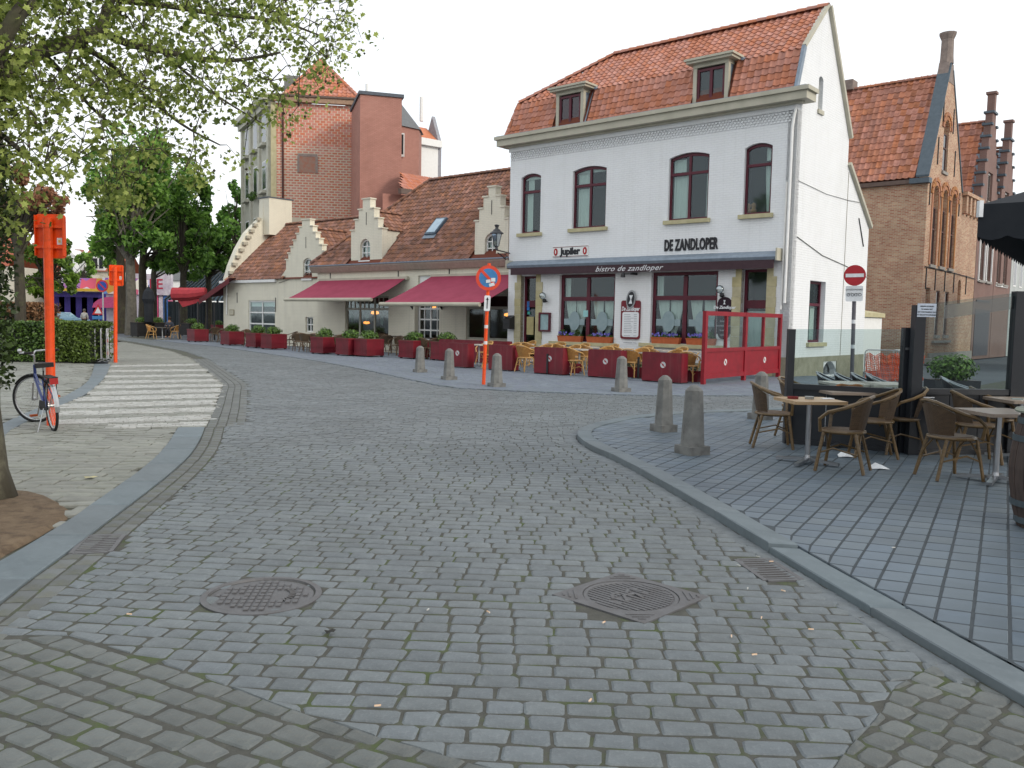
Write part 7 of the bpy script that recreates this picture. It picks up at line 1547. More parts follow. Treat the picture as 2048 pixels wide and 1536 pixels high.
# ---- parasol, its corner reaching into the picture
t = thing('black_parasol', 'big black parasol with a scalloped edge reaching in at the right', 'parasol', (6.4, 7.0, TZ)); cv = M('black_canvas', (.010, .013, .018), (.016, .019, .024), .85)
c0 = Vector((3.43, 6.38)); e1 = Vector((.81, -.59)); e2 = Vector((.59, .81)); S_ = 3.9; o2 = Vector((6.4, 7.0)); cs = [c0, c0+e1*S_, c0+e1*S_+e2*S_, c0+e2*S_]; cc = sum(cs, Vector((0, 0)))/4; zE, zA_ = 2.50, 3.35
m = MB(); vs = [(c.x-o2.x, c.y-o2.y, zE) for c in cs]+[(cc.x-o2.x, cc.y-o2.y, zA_)]; m.add(vs, [(0, 1, 4), (1, 2, 4), (2, 3, 4), (3, 0, 4)]); o = m.build('canopy', cv, t); s_ = o.modifiers.new('thickness', 'SOLIDIFY'); s_.thickness = .01
for k in range(4):
    a, b = cs[k]-o2, cs[(k+1) % 4]-o2; n = 20; m = MB(); vs = []
    for i in range(n*4+1): q = a+(b-a)*i/(n*4); vs += [(q.x, q.y, zE+.005), (q.x, q.y, zE-.23-.03*abs(math.sin(PI*i/4)))]
    m.add(vs, [(2*i, 2*i+1, 2*i+3, 2*i+2) for i in range(n*4)]); m.build('valance', cv, t)
gm = M('parasol_rib', hexc('3c3e40'), None, .5)
for k in range(8):
    a = (cs[k//2] if k % 2 == 0 else (cs[k//2]+cs[(k//2+1) % 4])/2)-o2; c_ = cc-o2; m = MB(); m.bar((a.x*.985+c_.x*.015, a.y*.985+c_.y*.015, zE-.04), (c_.x, c_.y, zA_-.08), .035, .03); m.build('rib', gm, t)
m = MB(); c_ = cc-o2; m.tube([(c_.x, c_.y, 0), (c_.x, c_.y, zA_)], .04, 10); m.build('pole', gm, t); m = MB(); m.box(c_.x-.4, c_.x+.4, c_.y-.4, c_.y+.4, 0, .08); m.build('base_plate', gm, t)
a = c0-o2; m = MB(); m.box(a.x-.01, a.x+.02, a.y-.03, a.y+.01, zE-.09, zE+.03); m.build('corner_clip', sign_white, t)

# ============================================================ BICYCLE
def bicycle():
    rr = Vector((-6.30, 11.62, 0)); ff = Vector((-7.02, 12.50, 0)); ax = (ff-rr); L = ax.length; yaw = math.atan2(ax.y, ax.x)
    t = thing('bicycle', 'dark blue city bicycle leaning on the orange sign post', 'bicycle', (rr.x, rr.y, .004)); t.rotation_euler = (math.radians(-4), 0, yaw)
    tyre = M('black_rubber', (.015, .015, .015), None, .8); fr_ = M('blue_enamel', hexc('2a3c78'), hexc('22305f'), .3); chrome = M('dull_chrome', (.5, .5, .5), (.42, .42, .42), .3, metal=.85)
    R = .34
    def wheel(cx, rz=0.0):
        w_ = bpy.data.objects.new('wheel', None); COL.objects.link(w_); w_.parent = t; w_.location = (cx, 0, R); w_.rotation_euler = (0, 0, rz)
        m = MB(); m.tube([(R*math.cos(2*PI*k/32), 0, R*math.sin(2*PI*k/32)) for k in range(33)], .02, 8, cap=False); m.build('tyre', tyre, w_, smooth=True)
        m = MB(); m.tube([(.315*math.cos(2*PI*k/32), 0, .315*math.sin(2*PI*k/32)) for k in range(33)], .011, 6, cap=False); m.build('rim', chrome, w_, smooth=True)
        m = MB()
        for k in range(28): a = 2*PI*k/28; m.bar((.02*math.cos(a+1), .02*(-1)**k, .02*math.sin(a+1)), (.31*math.cos(a), 0, .31*math.sin(a)), .0022, .0022)
        m.build('spokes', chrome, w_, kind='stuff'); m = MB(); m.tube([(0, -.045, 0), (0, .045, 0)], .022, 8); m.build('hub', chrome, w_)
    wheel(0); wheel(L, .75)
    fwd = lambda x, z, y=0: (x, y, z)
    m = MB(); bb = (.45, 0, .30); st = (.30, 0, .78); hd0 = (L-.18, 0, .62); hd1 = (L-.25, 0, .86)
    m.tube([bb, (.33, 0, .70)], .017, 8); m.tube([bb, (.72, 0, .48), (L-.18, 0, .66)], .02, 8); m.tube([(.36, 0, .58), (.7, 0, .6), (L-.2, 0, .74)], .014, 8); m.tube([hd0, hd1], .021, 8)
    for s in (-1, 1): m.tube([bb, (.0, s*.06, R)], .010, 6); m.tube([(.335, s*.02, .68), (0, s*.06, R)], .009, 6)
    m.build('frame', fr_, t)
    c, s_ = math.cos(.75), math.sin(.75); m = MB()
    for s in (-1, 1): m.tube([(L-.18-s*.05*s_, s*.05*c, .60), (L-.09-s*.05*s_, s*.05*c, .46), (L-s*.055*s_, s*.055*c, R)], .011, 6)
    m.build('fork', chrome, t)
    m = MB(); m.tube([(.335, 0, .66), (.30, 0, .86)], .013, 8); m.build('seat_post', chrome, t)
    m = MB(); m.prism([(.12, -.10), (.20, -.12), (.30, -.05), (.46, -.02), (.46, .02), (.30, .05), (.20, .12), (.12, .10)], .86, .92, 'z'); m.build('saddle', tyre, t)
    m = MB(); m.tube([(L-.25, 0, .84), (L-.28, 0, 1.0)], .013, 8)
    hb = [(-.30, -.06), (-.24, .02), (-.12, .05), (0, .03), (.12, .05), (.24, .02), (.30, -.06)]; X0, Z0 = L-.26, 1.0
    P_ = []
    for u, v in [(-.27, -.20), (-.29, -.08), (-.24, .03), (-.12, .06), (0, .02), (.12, .06), (.24, .03), (.29, -.08), (.27, -.20)]: P_.append((X0+v*c-u*s_, u*c+v*s_, Z0+.05*(abs(u) > .1)))
    m.tube(P_, .012, 8); m.build('handlebar', chrome, t)
    m = MB()
    for a, b in ((P_[0], P_[1]), (P_[-1], P_[-2])): m.tube([a, b], .018, 8)
    m.build('grips', tyre, t, kind='stuff')
    m = MB(); m.lathe([(.02, -.02), (.03, .0), (.025, .025), (.005, .03)], 8, (P_[6][0], P_[6][1], P_[6][2]+.03)); m.build('bell', chrome, t)
    for cx, a0, a1, rz in ((0, .15*PI, 1.05*PI, 0), (L, .2*PI, 1.0*PI, .75)):
        m = MB(); n = 14; vs = []
        for k in range(n+1):
            a = a0+(a1-a0)*k/n
            for y, q in ((-.03, .365), (0, .378), (.03, .365)): vs.append((q*math.cos(a), y, q*math.sin(a)))
        m.add(vs, [(k*3+i, k*3+i+1, k*3+i+4, k*3+i+3) for k in range(n) for i in (0, 1)]); o = m.build('mudguard', chrome if cx == 0 else tyre, t, loc=(cx, 0, R)); o.rotation_euler = (0, 0, rz); s = o.modifiers.new('thickness', 'SOLIDIFY'); s.thickness = .003
    m = MB(); m.box(-.30, .22, -.06, .06, .735, .75); m.tube([(-.25, -.05, .735), (0, -.06, R)], .006, 5); m.tube([(-.25, .05, .735), (0, .06, R)], .006, 5); m.build('luggage_rack', tyre, t)
    m = MB(); m.box(-.34, -.30, -.05, .05, .66, .74); m.build('rear_light', M('lamp_red', hexc('a01818'), None, .3), t)
    m = MB(); m.prism([(.02, .28), (.5, .24), (.56, .30), (.5, .38), (.02, .39)], .04, .055); m.build('chain_guard', tyre, t)
    m = MB(); m.lathe([(.09, -.004), (.09, .004)], 16); o = m.build('chainring', chrome, t, loc=(.45, -.035, .30)); o.rotation_euler = (PI/2, 0, 0)
    for s in (-1, 1):
        m = MB(); m.bar((.45, s*.07, .30), (.45+s*.10, s*.085, .30-s*.13), .016, .012); cr_ = m.build('crank', chrome, t); m = MB(); m.box(.45+s*.10-.045, .45+s*.10+.045, s*.09, s*.09+s*.09, .285-s*.13, .31-s*.13); m.build('pedal', M('pedal_orange', hexc('b0501c')), cr_)
    m = MB(); m.tube([(.1, .08, .3), (-.02, .2, .0)], .008, 5); m.build('kickstand', chrome, t)
    m = MB(); m.tube([(.30, 0, .80), (.12, .05, .7), (.0, .0, .60)], .01, 6); m.build('cable_lock', tyre, t)
bicycle()
# ============================================================ PEOPLE AND CAR
skin = M('skin_tone', hexc('c89878'), None, .6)
def skinned(name, joints, edges, radii, mat, parent, sub=1):
    me = bpy.data.meshes.new(name); me.from_pydata([Vector(j) for j in joints], edges, []); me.update(); o = bpy.data.objects.new(name, me); COL.objects.link(o); o.parent = parent; me.materials.append(mat)
    bpy.context.view_layer.objects.active = o; md = o.modifiers.new('skin', 'SKIN'); md.use_smooth_shade = True
    for i, r in enumerate(radii): sv = me.skin_vertices[0].data[i]; sv.radius = (r, r) if not isinstance(r, tuple) else r; sv.use_root = (i == 0)
    o.modifiers.new('sub', 'SUBSURF').levels = sub; return o
def person(lab, loc, rz, sit, coat, legs, hair, sc=1.0, arms=None):
    t = thing('person', lab, 'person', loc, rz); t.scale = (sc,)*3; hz = .50 if sit else .95
    sh = hz+.50; kn = [(-.1, .42, .50), (.1, .42, .50)] if sit else [(-.1, .06, .50), (.1, -.02, .50)]; ft = [(-.1, .40, .06), (.1, .44, .06)] if sit else [(-.1, -.05, .05), (.1, .05, .05)]
    J = [(0, 0, hz), (0, -.02, hz+.22), (0, 0, sh-.03), (0, .02, sh+.08), (0, .03, sh+.20), (0, .04, sh+.28)]; E_ = [(0, 1), (1, 2), (2, 3), (3, 4), (4, 5)]; Rr_ = [.13, .12, .14, .05, .095, .07]
    def add(chain, start, rad):
        prev = start
        for c, r in zip(chain, rad): J.append(c); Rr_.append(r); E_.append((prev, len(J)-1)); prev = len(J)-1
    for s in (0, 1):
        x = -1 if s == 0 else 1; add([(x*.10, .0, hz-.05), kn[s], (ft[s][0], ft[s][1], ft[s][2]+.04), (ft[s][0], ft[s][1]+.12, .04)], 0, [.10, .065, .045, .04])
        el, ha = (arms or (((x*.26, .06, sh-.28), (x*.10, .32, sh-.22)) if sit else ((x*.25, .0, sh-.28), (x*.24, .08, sh-.52)))) if not arms else arms[s]
        add([(x*.18, 0, sh-.04), el, ha, (ha[0], ha[1]+.06, ha[2]+.0)], 2, [.06, .048, .033, .03])
    skinned('body', J, E_, Rr_, skin, t)
    Jc = [J[0], J[1], J[2], J[3]]; Ec = [(0, 1), (1, 2), (2, 3)]; Rc = [.16, .15, .165, .075]
    for s in (0, 1):
        x = -1 if s == 0 else 1; i0 = 6+8*s+4; pts = [J[i0], J[i0+1], J[i0+2]]; prev = 2
        for c, r in zip(pts, (.078, .066, .05)): Jc.append(c); Rc.append(r); Ec.append((prev, len(Jc)-1)); prev = len(Jc)-1
    skinned('coat', Jc, Ec, Rc, coat, t)
    Jl = [J[0]]; El = []; Rl = [.145]
    for s in (0, 1):
        i0 = 6+8*s; prev = 0
        for c, r in zip((J[i0], J[i0+1], J[i0+2]), (.115, .08, .065)): Jl.append(c); Rl.append(r); El.append((prev, len(Jl)-1)); prev = len(Jl)-1
    skinned('trousers', Jl, El, Rl, legs, t)
    m = MB(); m.lathe([(.02, .125), (.085, .10), (.11, .03), (.105, -.05), (.09, -.09)], 12, (0, .01, sh+.25)); o = m.build('hair', hair, t, smooth=True)
    return t
p = G(327, 676, .012); person('seated person in a grey jacket at the far cafe table, holding a cup', (p.x+.1, p.y+.75, .012), PI+.1, True, M('grey_jacket', hexc('4a4e58')), M('dark_trousers', hexc('22242a')), M('brown_hair', hexc('4a3428')))
p = D(169, 640, 70); person('standing person in a white jacket in front of the purple stall', (p.x, 70, 0), .2, False, M('white_jacket', hexc('c8c4bc')), M('dark_trousers', hexc('22242a')), M('grey_hair', hexc('6a645c')))
p = G(325, 679, .012); put(tb2, (p.x, p.y, .012), 0, 'small cafe table in front of the seated person', 'far cafe tables')
for px, r, lab in ((303, -1.5, 'rattan chair left of the far cafe table of the seated person'), (351, 1.5, 'rattan chair right of the far cafe table of the seated person')): p = G(px, 677, .012); put(cy_, (p.x, p.y, .012), r, lab, 'chairs at the far cafe table', 1.05)
def car():
    p = D(128, 640, 78); t = thing('parked_car', 'light blue parked car showing above the hedge in front of the purple stall', 'car', (p.x, 78, 0), .1); cp = M('blue_car_paint', hexc('8fb4c8'), hexc('7fa6bc'), .25, spec=.6)
    m = MB(); m.prism([(-2, .3), (2, .3), (2.05, .7), (1.9, .88), (1.1, .95), (-1.6, .95), (-2.05, .8)], -.8, .8); o = m.build('body', cp, t); b = o.modifiers.new('bevel', 'BEVEL'); b.width = .06; b.segments = 2
    m = MB(); m.prism([(-1.5, .95), (1.0, .95), (.4, 1.42), (-.9, 1.44)], -.68, .68); m.build('cabin', M('car_glass', hexc('9fc4d4'), None, .05, spec=.9), t); m = MB(); m.prism([(-.92, 1.44), (.42, 1.42), (.3, 1.48), (-.8, 1.5)], -.66, .66); m.build('roof', cp, t)
    for x in (-1.25, 1.25):
        for y in (-.8, .8): m = MB(); m.tube([(x, y-.08, .31), (x, y+.08, .31)], .31, 16); w_ = m.build('wheel', black_metal, t); m = MB(); m.tube([(x, y-.09, .31), (x, y+.09, .31)], .18, 12); m.build('rim', galv, w_)
    for y in (-.6, .6): m = MB(); m.box(1.98, 2.06, y-.15, y+.15, .6, .72); m.build('headlight', sign_white, t)
car()
# ---- dark terrace beyond the cream house with a rolled red awning
t = thing('terrace_pavilion', 'dark roofed terrace with a red canvas edge left of the cream gabled house', 'pavilion', (0, 0, 0)); a = D(398, 600, 52); b = D(448, 590, 50); zt = D(398, 597, 52).z; zb_ = D(448, 566, 50).z
cvr = M('faded_red_canvas', hexc('a83a40'), hexc('92303a'), .85)
m = MB(); m.add([(a.x, a.y, zt), (b.x+.3, b.y, zb_+.3), (b.x+2, b.y+5, zb_+.6), (a.x+1.2, a.y+5, zt+.5)], [(0, 1, 2, 3)]); m.add([(a.x, a.y, zt-.35), (b.x+.3, b.y, zb_-.0), (b.x+.3, b.y, zb_+.3), (a.x, a.y, zt)], [(0, 1, 2, 3)]); m.build('roof_canvas', M('dark_red_canvas', hexc('6a2a30')), t)
m = MB(); m.box(a.x+.5, b.x+1.2, 56, 56.2, 0, 3.2); m.build('back_wall', dark_room, t)
for x in (a.x+.1, (a.x+b.x)/2, b.x): m = MB(); m.tube([(x, a.y-.5, 0), (x, a.y-.5, zt-.2)], .05, 6); m.build('post', black_metal, t)
a = D(346, 588, 53); b = D(412, 588, 53); t = thing('rolled_awning', 'faded red rolled awning hanging beside the dark terrace', 'awning', (a.x, 53, a.z)); L = b.x-a.x
m = MB(); m.tube([(0, 0, 0), (L*.5, 0, .02), (L, 0, .15)], [.42, .4, .3], 10); m.build('roll', cvr, t); m = MB(); m.prism([(L*.3, -.8), (L, -.35), (L, 0), (0, 0)], -.05, .05); m.build('flap', cvr, t); m = MB(); m.tube([(L, .2, -a.z), (L, .2, .2)], .05, 6); m.tube([(.3, .2, -a.z), (.3, .2, -.1)], .05, 6); m.build('posts', black_metal, t, kind='stuff')
p = D(298, 660, 56); t = thing('closed_parasol', 'closed black parasol standing left of the seated person', 'parasol', (p.x, 56, 0)); m = MB(); m.lathe([(.05, .9), (.28, 1.0), (.30, 2.2), (.42, 2.5), (.3, 3.0), (.05, 3.3)], 10); m.build('canopy', cv, t); m = MB(); m.tube([(0, 0, 0), (0, 0, 3.4)], .03, 6); m.build('pole', black_metal, t)
for px, lab in ((283, 'dark planter trough with a low hedge left of the closed parasol'), (316, 'dark planter trough behind the seated person')):
    planter(px, 674, lab, s=1.0, h=.95, mat=M('dark_trough', hexc('2c2a2a')), grp='dark troughs of the far terrace')
planter(385, 672, 'dark planter trough at the front of the dark terrace', s=1.2, h=.9, mat=MATS['dark_trough'], grp='dark troughs of the far terrace')
# ============================================================ TREES, HEDGES
bark = M('dark_bark', hexc('4a443a'), hexc('36322b'), .95, ns=6, stretch=(1, 1, .3), bump=.02, bs=14, dirt=(hexc('5c6040'), .6, 3))
bark_p = M('plane_bark', hexc('4a4538'), hexc('38342a'), .9, ns=4, stretch=(1, 1, .4), bump=.012, bs=10, dirt=(hexc('8a8872'), .6, 2))
lf_dark = leafmat('lime_tree_leaves', hexc('3a6028'), hexc('82aa4c'), .45, .6)
lf_mid = leafmat('maple_leaves', hexc('38591a'), hexc('78963a'), .35, .8)
lf_plane = leafmat('plane_tree_leaves', hexc('5c7228'), hexc('a5b060'), .55, .9, .35)
lf_pale = leafmat('young_tree_leaves', hexc('4e7a2a'), hexc('8db04e'), .4, .8)
lf_hedge = leafmat('clipped_hedge_leaves', hexc('2c441c'), hexc('587432'), .2, 1.6)
lf_brown = leafmat('dry_beech_leaves', hexc('6e4c36'), hexc('927050'), .2, 2)
lf_pink = leafmat('reddish_leaves', hexc('7c5038'), hexc('b08468'), .4, 2)
lf_ivy = leafmat('dark_ivy_leaves', hexc('18240f'), hexc('3a4c20'), .2, 2)
def rquat(): 
    v = np.array([random.gauss(0, 1) for _ in range(3)]); return v/np.linalg.norm(v)
def leaf_cloud(m, pts, s, kind=0, droop=.5):
    for p in pts:
        n = Vector((random.gauss(0, 1), random.gauss(0, 1), random.gauss(.6, 1))).normalized(); a = n.orthogonal().normalized(); t = random.uniform(0, 6.28); b = n.cross(a); a, b = a*math.cos(t)+b*math.sin(t), b*math.cos(t)-a*math.sin(t)
        ss = s*random.uniform(.6, 1.35); p = Vector(p)
        if kind == 0: m.add([p-a*ss, p-b*ss*.6, p+a*ss, p+b*ss*.6], [(0, 1, 2, 3)])
        else:  # five lobed leaf
            pts5 = [(-.9, 0), (-.35, -.55), (-.25, -.95), (.15, -.5), (.75, -.65), (.6, -.15), (1.15, 0), (.6, .15), (.75, .65), (.15, .5), (-.25, .95), (-.35, .55)]
            cu = random.uniform(-.25, .45); m.add([p+n*ss*.14]+[p+a*ss*x+b*ss*y*random.uniform(.8, 1.1)-n*ss*cu*(x*x+y*y) for x, y in pts5], [(0, k+1, (k+1) % 12+1) for k in range(12)])
def blob_points(c, r, n, shell=.45):
    out = []
    sub = [(Vector((random.gauss(0, .42), random.gauss(0, .42), random.gauss(0, .42))), random.uniform(.28, .5)) for _ in range(max(5, n//160))]
    for _ in range(n):
        q, s = random.choice(sub); d = Vector(rquat())*s*random.uniform(shell, 1)**.5; v = q+d
        if v.length > 1.15: v = v.normalized()*random.uniform(.7, 1.1)
        out.append((c[0]+v.x*r[0], c[1]+v.y*r[1], c[2]+v.z*r[2]))
    return out
def tree(name, lab, px, Y, trunk_r, blobs, n, s, lmat, bmat=None, grp=None, zt=None, cat='tree', twigs=14):
    """blobs = (px, py, rx_px, rz_px) of crown masses at distance Y"""
    p = D(px, 660, Y); t = thing(name, lab, cat, (p.x, Y, 0), 0, grp); k_ = Y/FOC; cs = []
    for bx, by, rx, rz in blobs: c = D(bx, by, Y+random.uniform(-1, 1)); cs.append((Vector((c.x-p.x, c.y-Y, c.z)), rx*k_, rz*k_))
    zlow = min(c.z-rz for c, rx, rz in cs); ztop = max(c.z for c, rx, rz in cs); m = MB()
    m.tube([(0, 0, -.05), (.05, 0, zlow*.5), (0, .05, zlow), (cs[0][0].x*.3, 0, (zlow+ztop)/2), (cs[0][0].x*.6, 0, ztop)], [trunk_r*1.25, trunk_r, trunk_r*.9, trunk_r*.6, trunk_r*.2], 9)
    for c, rx, rz in cs:
        for _ in range(twigs): z0_ = random.uniform(zlow*.9, (zlow+ztop)/2); e = c+Vector((random.uniform(-.8, .8)*rx, random.uniform(-.8, .8)*rx, random.uniform(-.7, .7)*rz)); mid = (Vector((0, 0, z0_))+e)/2+Vector((0, 0, .3)); m.tube([(0, 0, z0_), mid, e], [trunk_r*.35, trunk_r*.2, trunk_r*.07], 5, cap=False)
    m.build('trunk', bmat or bark, t); m = MB(); tot = sum(rx*rz for c, rx, rz in cs)
    for c, rx, rz in cs: leaf_cloud(m, blob_points(c, (rx, rx, rz), int(n*rx*rz/tot)), s)
    m.build('crown', lmat, t); return t
G1 = 'dark trees round the square'
tree('leafy_tree', 'tall dark leafy tree with a pale straight trunk left of the restaurants', 262, 62, .36, [(262, 330, 70, 90), (215, 400, 45, 70), (300, 380, 60, 80), (240, 470, 60, 60), (290, 480, 50, 50)], 9000, .20, lf_dark, M('pale_trunk', hexc('6e6a60'), hexc('545048'), .9, ns=4, bump=.02), G1)
tree('leafy_tree', 'dark leafy tree whose trunk stands just left of the pale trunk', 243, 66, .33, [(215, 350, 45, 60), (205, 460, 38, 60), (250, 420, 50, 60)], 4000, .20, lf_dark, None, G1)
tree('leafy_tree', 'dark leafy tree behind the closed parasol', 286, 70, .33, [(310, 330, 50, 70), (320, 430, 55, 70), (330, 500, 45, 40)], 5000, .21, lf_dark, None, G1)
tree('leafy_tree', 'dark leafy tree with a slim trunk behind the seated person', 308, 76, .25, [(350, 380, 50, 80), (365, 460, 50, 60), (350, 520, 40, 30)], 5000, .22, lf_dark, None, G1)
tree('leafy_tree', 'dark leafy tree above the red rolled awning', 367, 68, .28, [(385, 410, 40, 60), (400, 480, 45, 50), (375, 530, 45, 30)], 4500, .20, lf_dark, None, G1)
tree('leafy_tree', 'dark leafy tree in front of the striped glass roof', 417, 72, .26, [(430, 470, 45, 40), (425, 510, 45, 35), (455, 520, 30, 30)], 3500, .20, lf_dark, None, G1)
tree('young_tree', 'light green pointed tree beside the pale stucco front', 470, 78, .2, [(472, 400, 20, 35), (468, 440, 33, 30), (460, 480, 40, 30)], 3200, .2, leafmat('fresh_leaves', hexc('3a6424'), hexc('78a44a'), .35, .7), None, None)
tree('young_tree', 'small pale green tree in front of the orange roofed town house', 168, 96, .12, [(168, 530, 22, 22), (170, 550, 24, 16)], 900, .25, lf_pale)
tree('young_tree', 'small pale green tree right of the orange roofed town house', 222, 90, .12, [(222, 525, 14, 26)], 600, .25, lf_pale)
tree('ornamental_tree', 'tree with reddish new leaves at the left behind the first orange sign', 40, 34, .2, [(40, 440, 55, 60), (85, 390, 40, 40), (20, 360, 40, 50), (100, 430, 30, 26)], 3600, .12, lf_pink, None)
tree('garden_tree', 'green leafy small tree behind the tall orange post', 95, 36, .15, [(90, 520, 45, 40), (130, 560, 28, 30), (60, 570, 40, 30), (120, 500, 25, 25)], 3000, .11, lf_mid, None)
# hedges
def hedge(lab, x0, x1, y0, y1, h, mat, n, s, name='clipped_hedge', rz=0, z=0):
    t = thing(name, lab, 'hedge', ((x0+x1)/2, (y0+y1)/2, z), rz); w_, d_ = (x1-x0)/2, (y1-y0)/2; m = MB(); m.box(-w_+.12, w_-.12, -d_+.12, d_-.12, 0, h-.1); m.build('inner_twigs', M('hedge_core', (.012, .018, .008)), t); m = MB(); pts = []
    for _ in range(n):
        f = random.random()
        if f < .5: pts.append((random.uniform(-w_, w_), -d_+random.uniform(0, .14), random.uniform(.05, h)))
        elif f < .78: pts.append((random.uniform(-w_, w_), random.uniform(-d_, d_), h-random.uniform(0, .12)))
        elif f < .9: pts.append((w_-random.uniform(0, .14), random.uniform(-d_, d_), random.uniform(.05, h)))
        else: pts.append((-w_+random.uniform(0, .14), random.uniform(-d_, d_), random.uniform(.05, h)))
    leaf_cloud(m, pts, s); m.build('foliage', mat, t); return t
a = G(175, 727, 0); b = G(228, 716, 0)
hedge('low clipped box hedge, long dark stretch behind the concrete post', -22.5, a.x-1.1, a.y+.1, a.y+1.6, 1.28, lf_hedge, 17000, .05)
hedge('squarer lighter end of the clipped hedge beside the steel barriers', a.x-1.07, a.x, a.y+.05, a.y+1.9, 1.30, leafmat('olive_hedge_leaves', hexc('3a4c1c'), hexc('5f7430'), .2, 1.6), 4200, .05)
hedge('second dark clipped hedge further back, below the white jacket', -26, D(205, 650, 44).x, 43, 45, 1.12, lf_hedge, 5000, .07)
hedge('brown dry leaved hedge behind the green one, left of the tall orange post', -26, D(98, 640, 36).x, 35, 37, 1.95, lf_brown, 9000, .07, name='beech_hedge')
t = thing('flowering_shrubs', 'loose green and yellow shrubs on top of the green hedge', 'shrubs', (D(140, 640, 33).x, 33, 0)); m = MB(); leaf_cloud(m, blob_points((0, 0, 1.0), (1.6, .6, .55), 1600), .06); m.build('foliage', lf_mid, t)
m = MB()
for x in (-1.2, -.3, .6, 1.3): m.tube([(x, 0, 0), (x*.9, .05, .9)], .03, 5)
m.build('stems', bark, t, kind='stuff')
# ---- the big plane tree at the left edge
t = thing('plane_tree', 'big plane tree at the left edge, leafy branches hanging across the sky', 'tree', (-4.58, 7.25, 0)); O_ = Vector((-4.58, 7.25, 0))
trunk = [(0, 0, -.05), (-.02, 0, .25), (-.05, .02, .8), (-.04, .05, 2.0), (-.02, .1, 3.2), (0, .2, 4.3), (.05, .4, 5.5)]
m = MB(); m.tube(trunk, [.30, .235, .20, .185, .175, .16, .13], 12); m.build('trunk', bark_p, t, smooth=True)
def L_(px, py, Y): return D(px, py, Y)-O_
base = Vector((-.1, .1, 3.0)); limbs = []
def limb(pts, r0, r1):
    P_ = [Vector(p) for p in pts]; C = [Vector(q) for q in smooth_curve([tuple(p) for p in P_], 2)]; n = len(C); rs = [r0+(r1-r0)*k/(n-1) for k in range(n)]; m = MB(); m.tube(C, rs, 8); m.build('branch', bark, t, smooth=True); limbs.extend(C); return C
A_ = limb([base, L_(20, 130, 7.6), L_(80, 102, 8.0), L_(140, 85, 8.3), L_(200, 62, 8.6)], .085, .06)
limb([L_(200, 62, 8.6), L_(215, 20, 8.8), L_(240, -60, 9)], .055, .04)
limb([L_(200, 62, 8.6), L_(260, 90, 8.9), L_(320, 100, 9.2), L_(400, 120, 9.6), L_(480, 122, 10), L_(560, 105, 10.4)], .05, .012)
limb([L_(140, 85, 8.3), L_(200, 110, 8.8), L_(245, 150, 9), L_(300, 200, 9.4), L_(370, 255, 9.8), L_(440, 290, 10.2)], .035, .008)
limb([L_(80, 102, 8), L_(130, 150, 8.3), L_(180, 215, 8.6), L_(250, 270, 9)], .03, .008)
limb([L_(240, 0, 8.8), L_(330, 10, 9.3), L_(440, 30, 9.8), L_(560, 40, 10.2), L_(650, 75, 10.6)], .04, .008)
limb([L_(320, 100, 9.2), L_(400, 170, 9.6), L_(470, 215, 10), L_(530, 250, 10.4)], .02, .006)
limb([base, L_(10, 60, 6.8), L_(60, 0, 7), L_(120, -60, 7.4)], .08, .04)
limb([base, L_(-20, 250, 7.2), L_(40, 300, 7.6), L_(100, 350, 8)], .04, .01)
limb([Vector((-.05, .3, 4.4)), L_(-60, -60, 8), L_(100, -160, 9), L_(300, -140, 10), L_(500, -80, 10.6)], .08, .02)
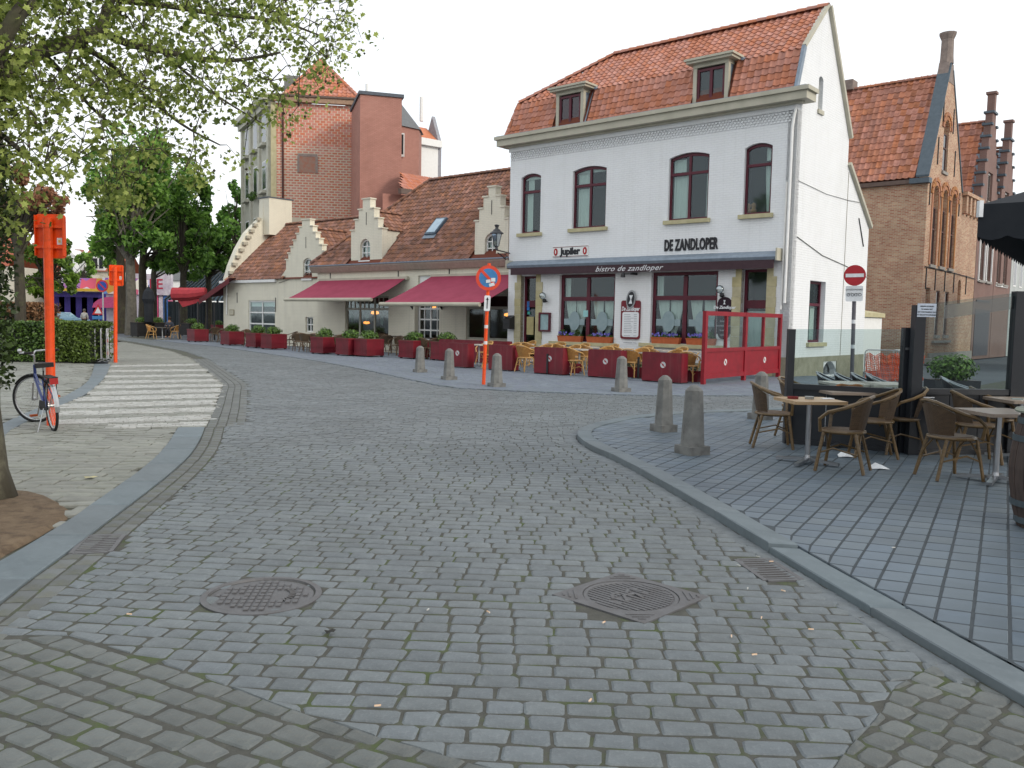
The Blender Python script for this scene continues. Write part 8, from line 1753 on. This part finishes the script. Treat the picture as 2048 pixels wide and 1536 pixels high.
# clusters of leaves, denser towards the trunk
def inreg(x, y):
    lim = 300-.0*x
    if x < 50: b_ = 450
    elif x < 130: b_ = 385
    elif x < 330: b_ = 400
    elif x < 480: b_ = 360
    elif x < 580: b_ = 330-(x-480)*.9
    else: b_ = 240-(x-580)*1.0
    return y < b_
m = MB(); tw = MB(); fr = MB(); cnt = 0
Lb = np.array([tuple(c) for c in limbs])
while cnt < 1080:
    x = random.uniform(-160, 725); y = random.uniform(-200, 470)
    if not inreg(x, y): continue
    d = (.95 if x < 200 else .85-(x-200)/525*.55); 
    if y > 200: d *= .62 if x < 340 else .38
    if 130 < x < 200 and 200 < y < 420: d *= .35
    if 20 < x < 210 and 330 < y: d *= .5
    if random.random() > d: continue
    Y = 7.4+max(0, x)/725*2.8+random.uniform(-.9, 1.5); c = L_(x, y, Y); k = ((Lb-np.array(tuple(c)))**2).sum(1).argmin(); s = Vector(Lb[k]); Lb = np.vstack([Lb, np.array([tuple(c)])])
    mid = (s+c)/2+Vector((random.uniform(-.1, .1), random.uniform(-.1, .1), .10)); tw.tube([s, mid, c], [.0065, .005, .003], 4, cap=False)
    n_ = random.randint(11, 22); pts = [c+Vector((random.gauss(0, .105), random.gauss(0, .105), random.gauss(-.05, .08))) for _ in range(n_)]
    leaf_cloud(m, pts, random.choice((.026, .031, .036)), 1)
    if random.random() < .5:
        f = c+Vector((random.uniform(-.1, .1), 0, -.18)); fr.lathe([(.003, .014), (.014, .006), (.014, -.006), (.003, -.014)], 6, tuple(f)); fr.tube([c, f], .0012, 3, cap=False)
    cnt += 1
m.build('crown', lf_plane, t); tw.build('twigs', bark, t, kind='stuff'); fr.build('seed_balls', M('seed_ball', hexc('3c3422')), t, kind='stuff')
# ivy and shoots clothing the trunk
m = MB(); pts = []
for k in range(5200):
    z = random.uniform(.95, 3.6); q = min(1, max(0, (z-.9)/.5)); a = random.uniform(0, 6.28); r = .19+.09*q+random.gauss(0, .045); pts.append((-.06+r*math.cos(a), .03+r*math.sin(a), z))
leaf_cloud(m, pts, .028); m.build('trunk_shoots', lf_ivy, t)

# trees of the square just outside the picture on the left; the shop windows mirror them
for k, (x, y, h) in enumerate([(-19, 4, 13), (-26, -6, 15), (-31, 8, 14), (-40, -3, 15), (-15, -9, 12)]):
    t = thing('plane_tree', ['broad tree of the square, outside the left edge', 'tall tree of the square behind the broad one', 'tree of the square beyond the pavement on the left', 'furthest tree of the square on the left', 'tree of the square behind the viewer on the left'][k], 'tree', (x, y, 0), 0, 'trees of the square outside the picture')
    m = MB(); m.tube([(0, 0, 0), (0, 0, h*.35), (.2, 0, h*.8)], [.35, .28, .1], 8); m.build('trunk', bark_p, t); m = MB(); leaf_cloud(m, blob_points((0, 0, h*.62), (4.6, 4.6, h*.36), 1800), .42); m.build('crown', lf_dark, t)
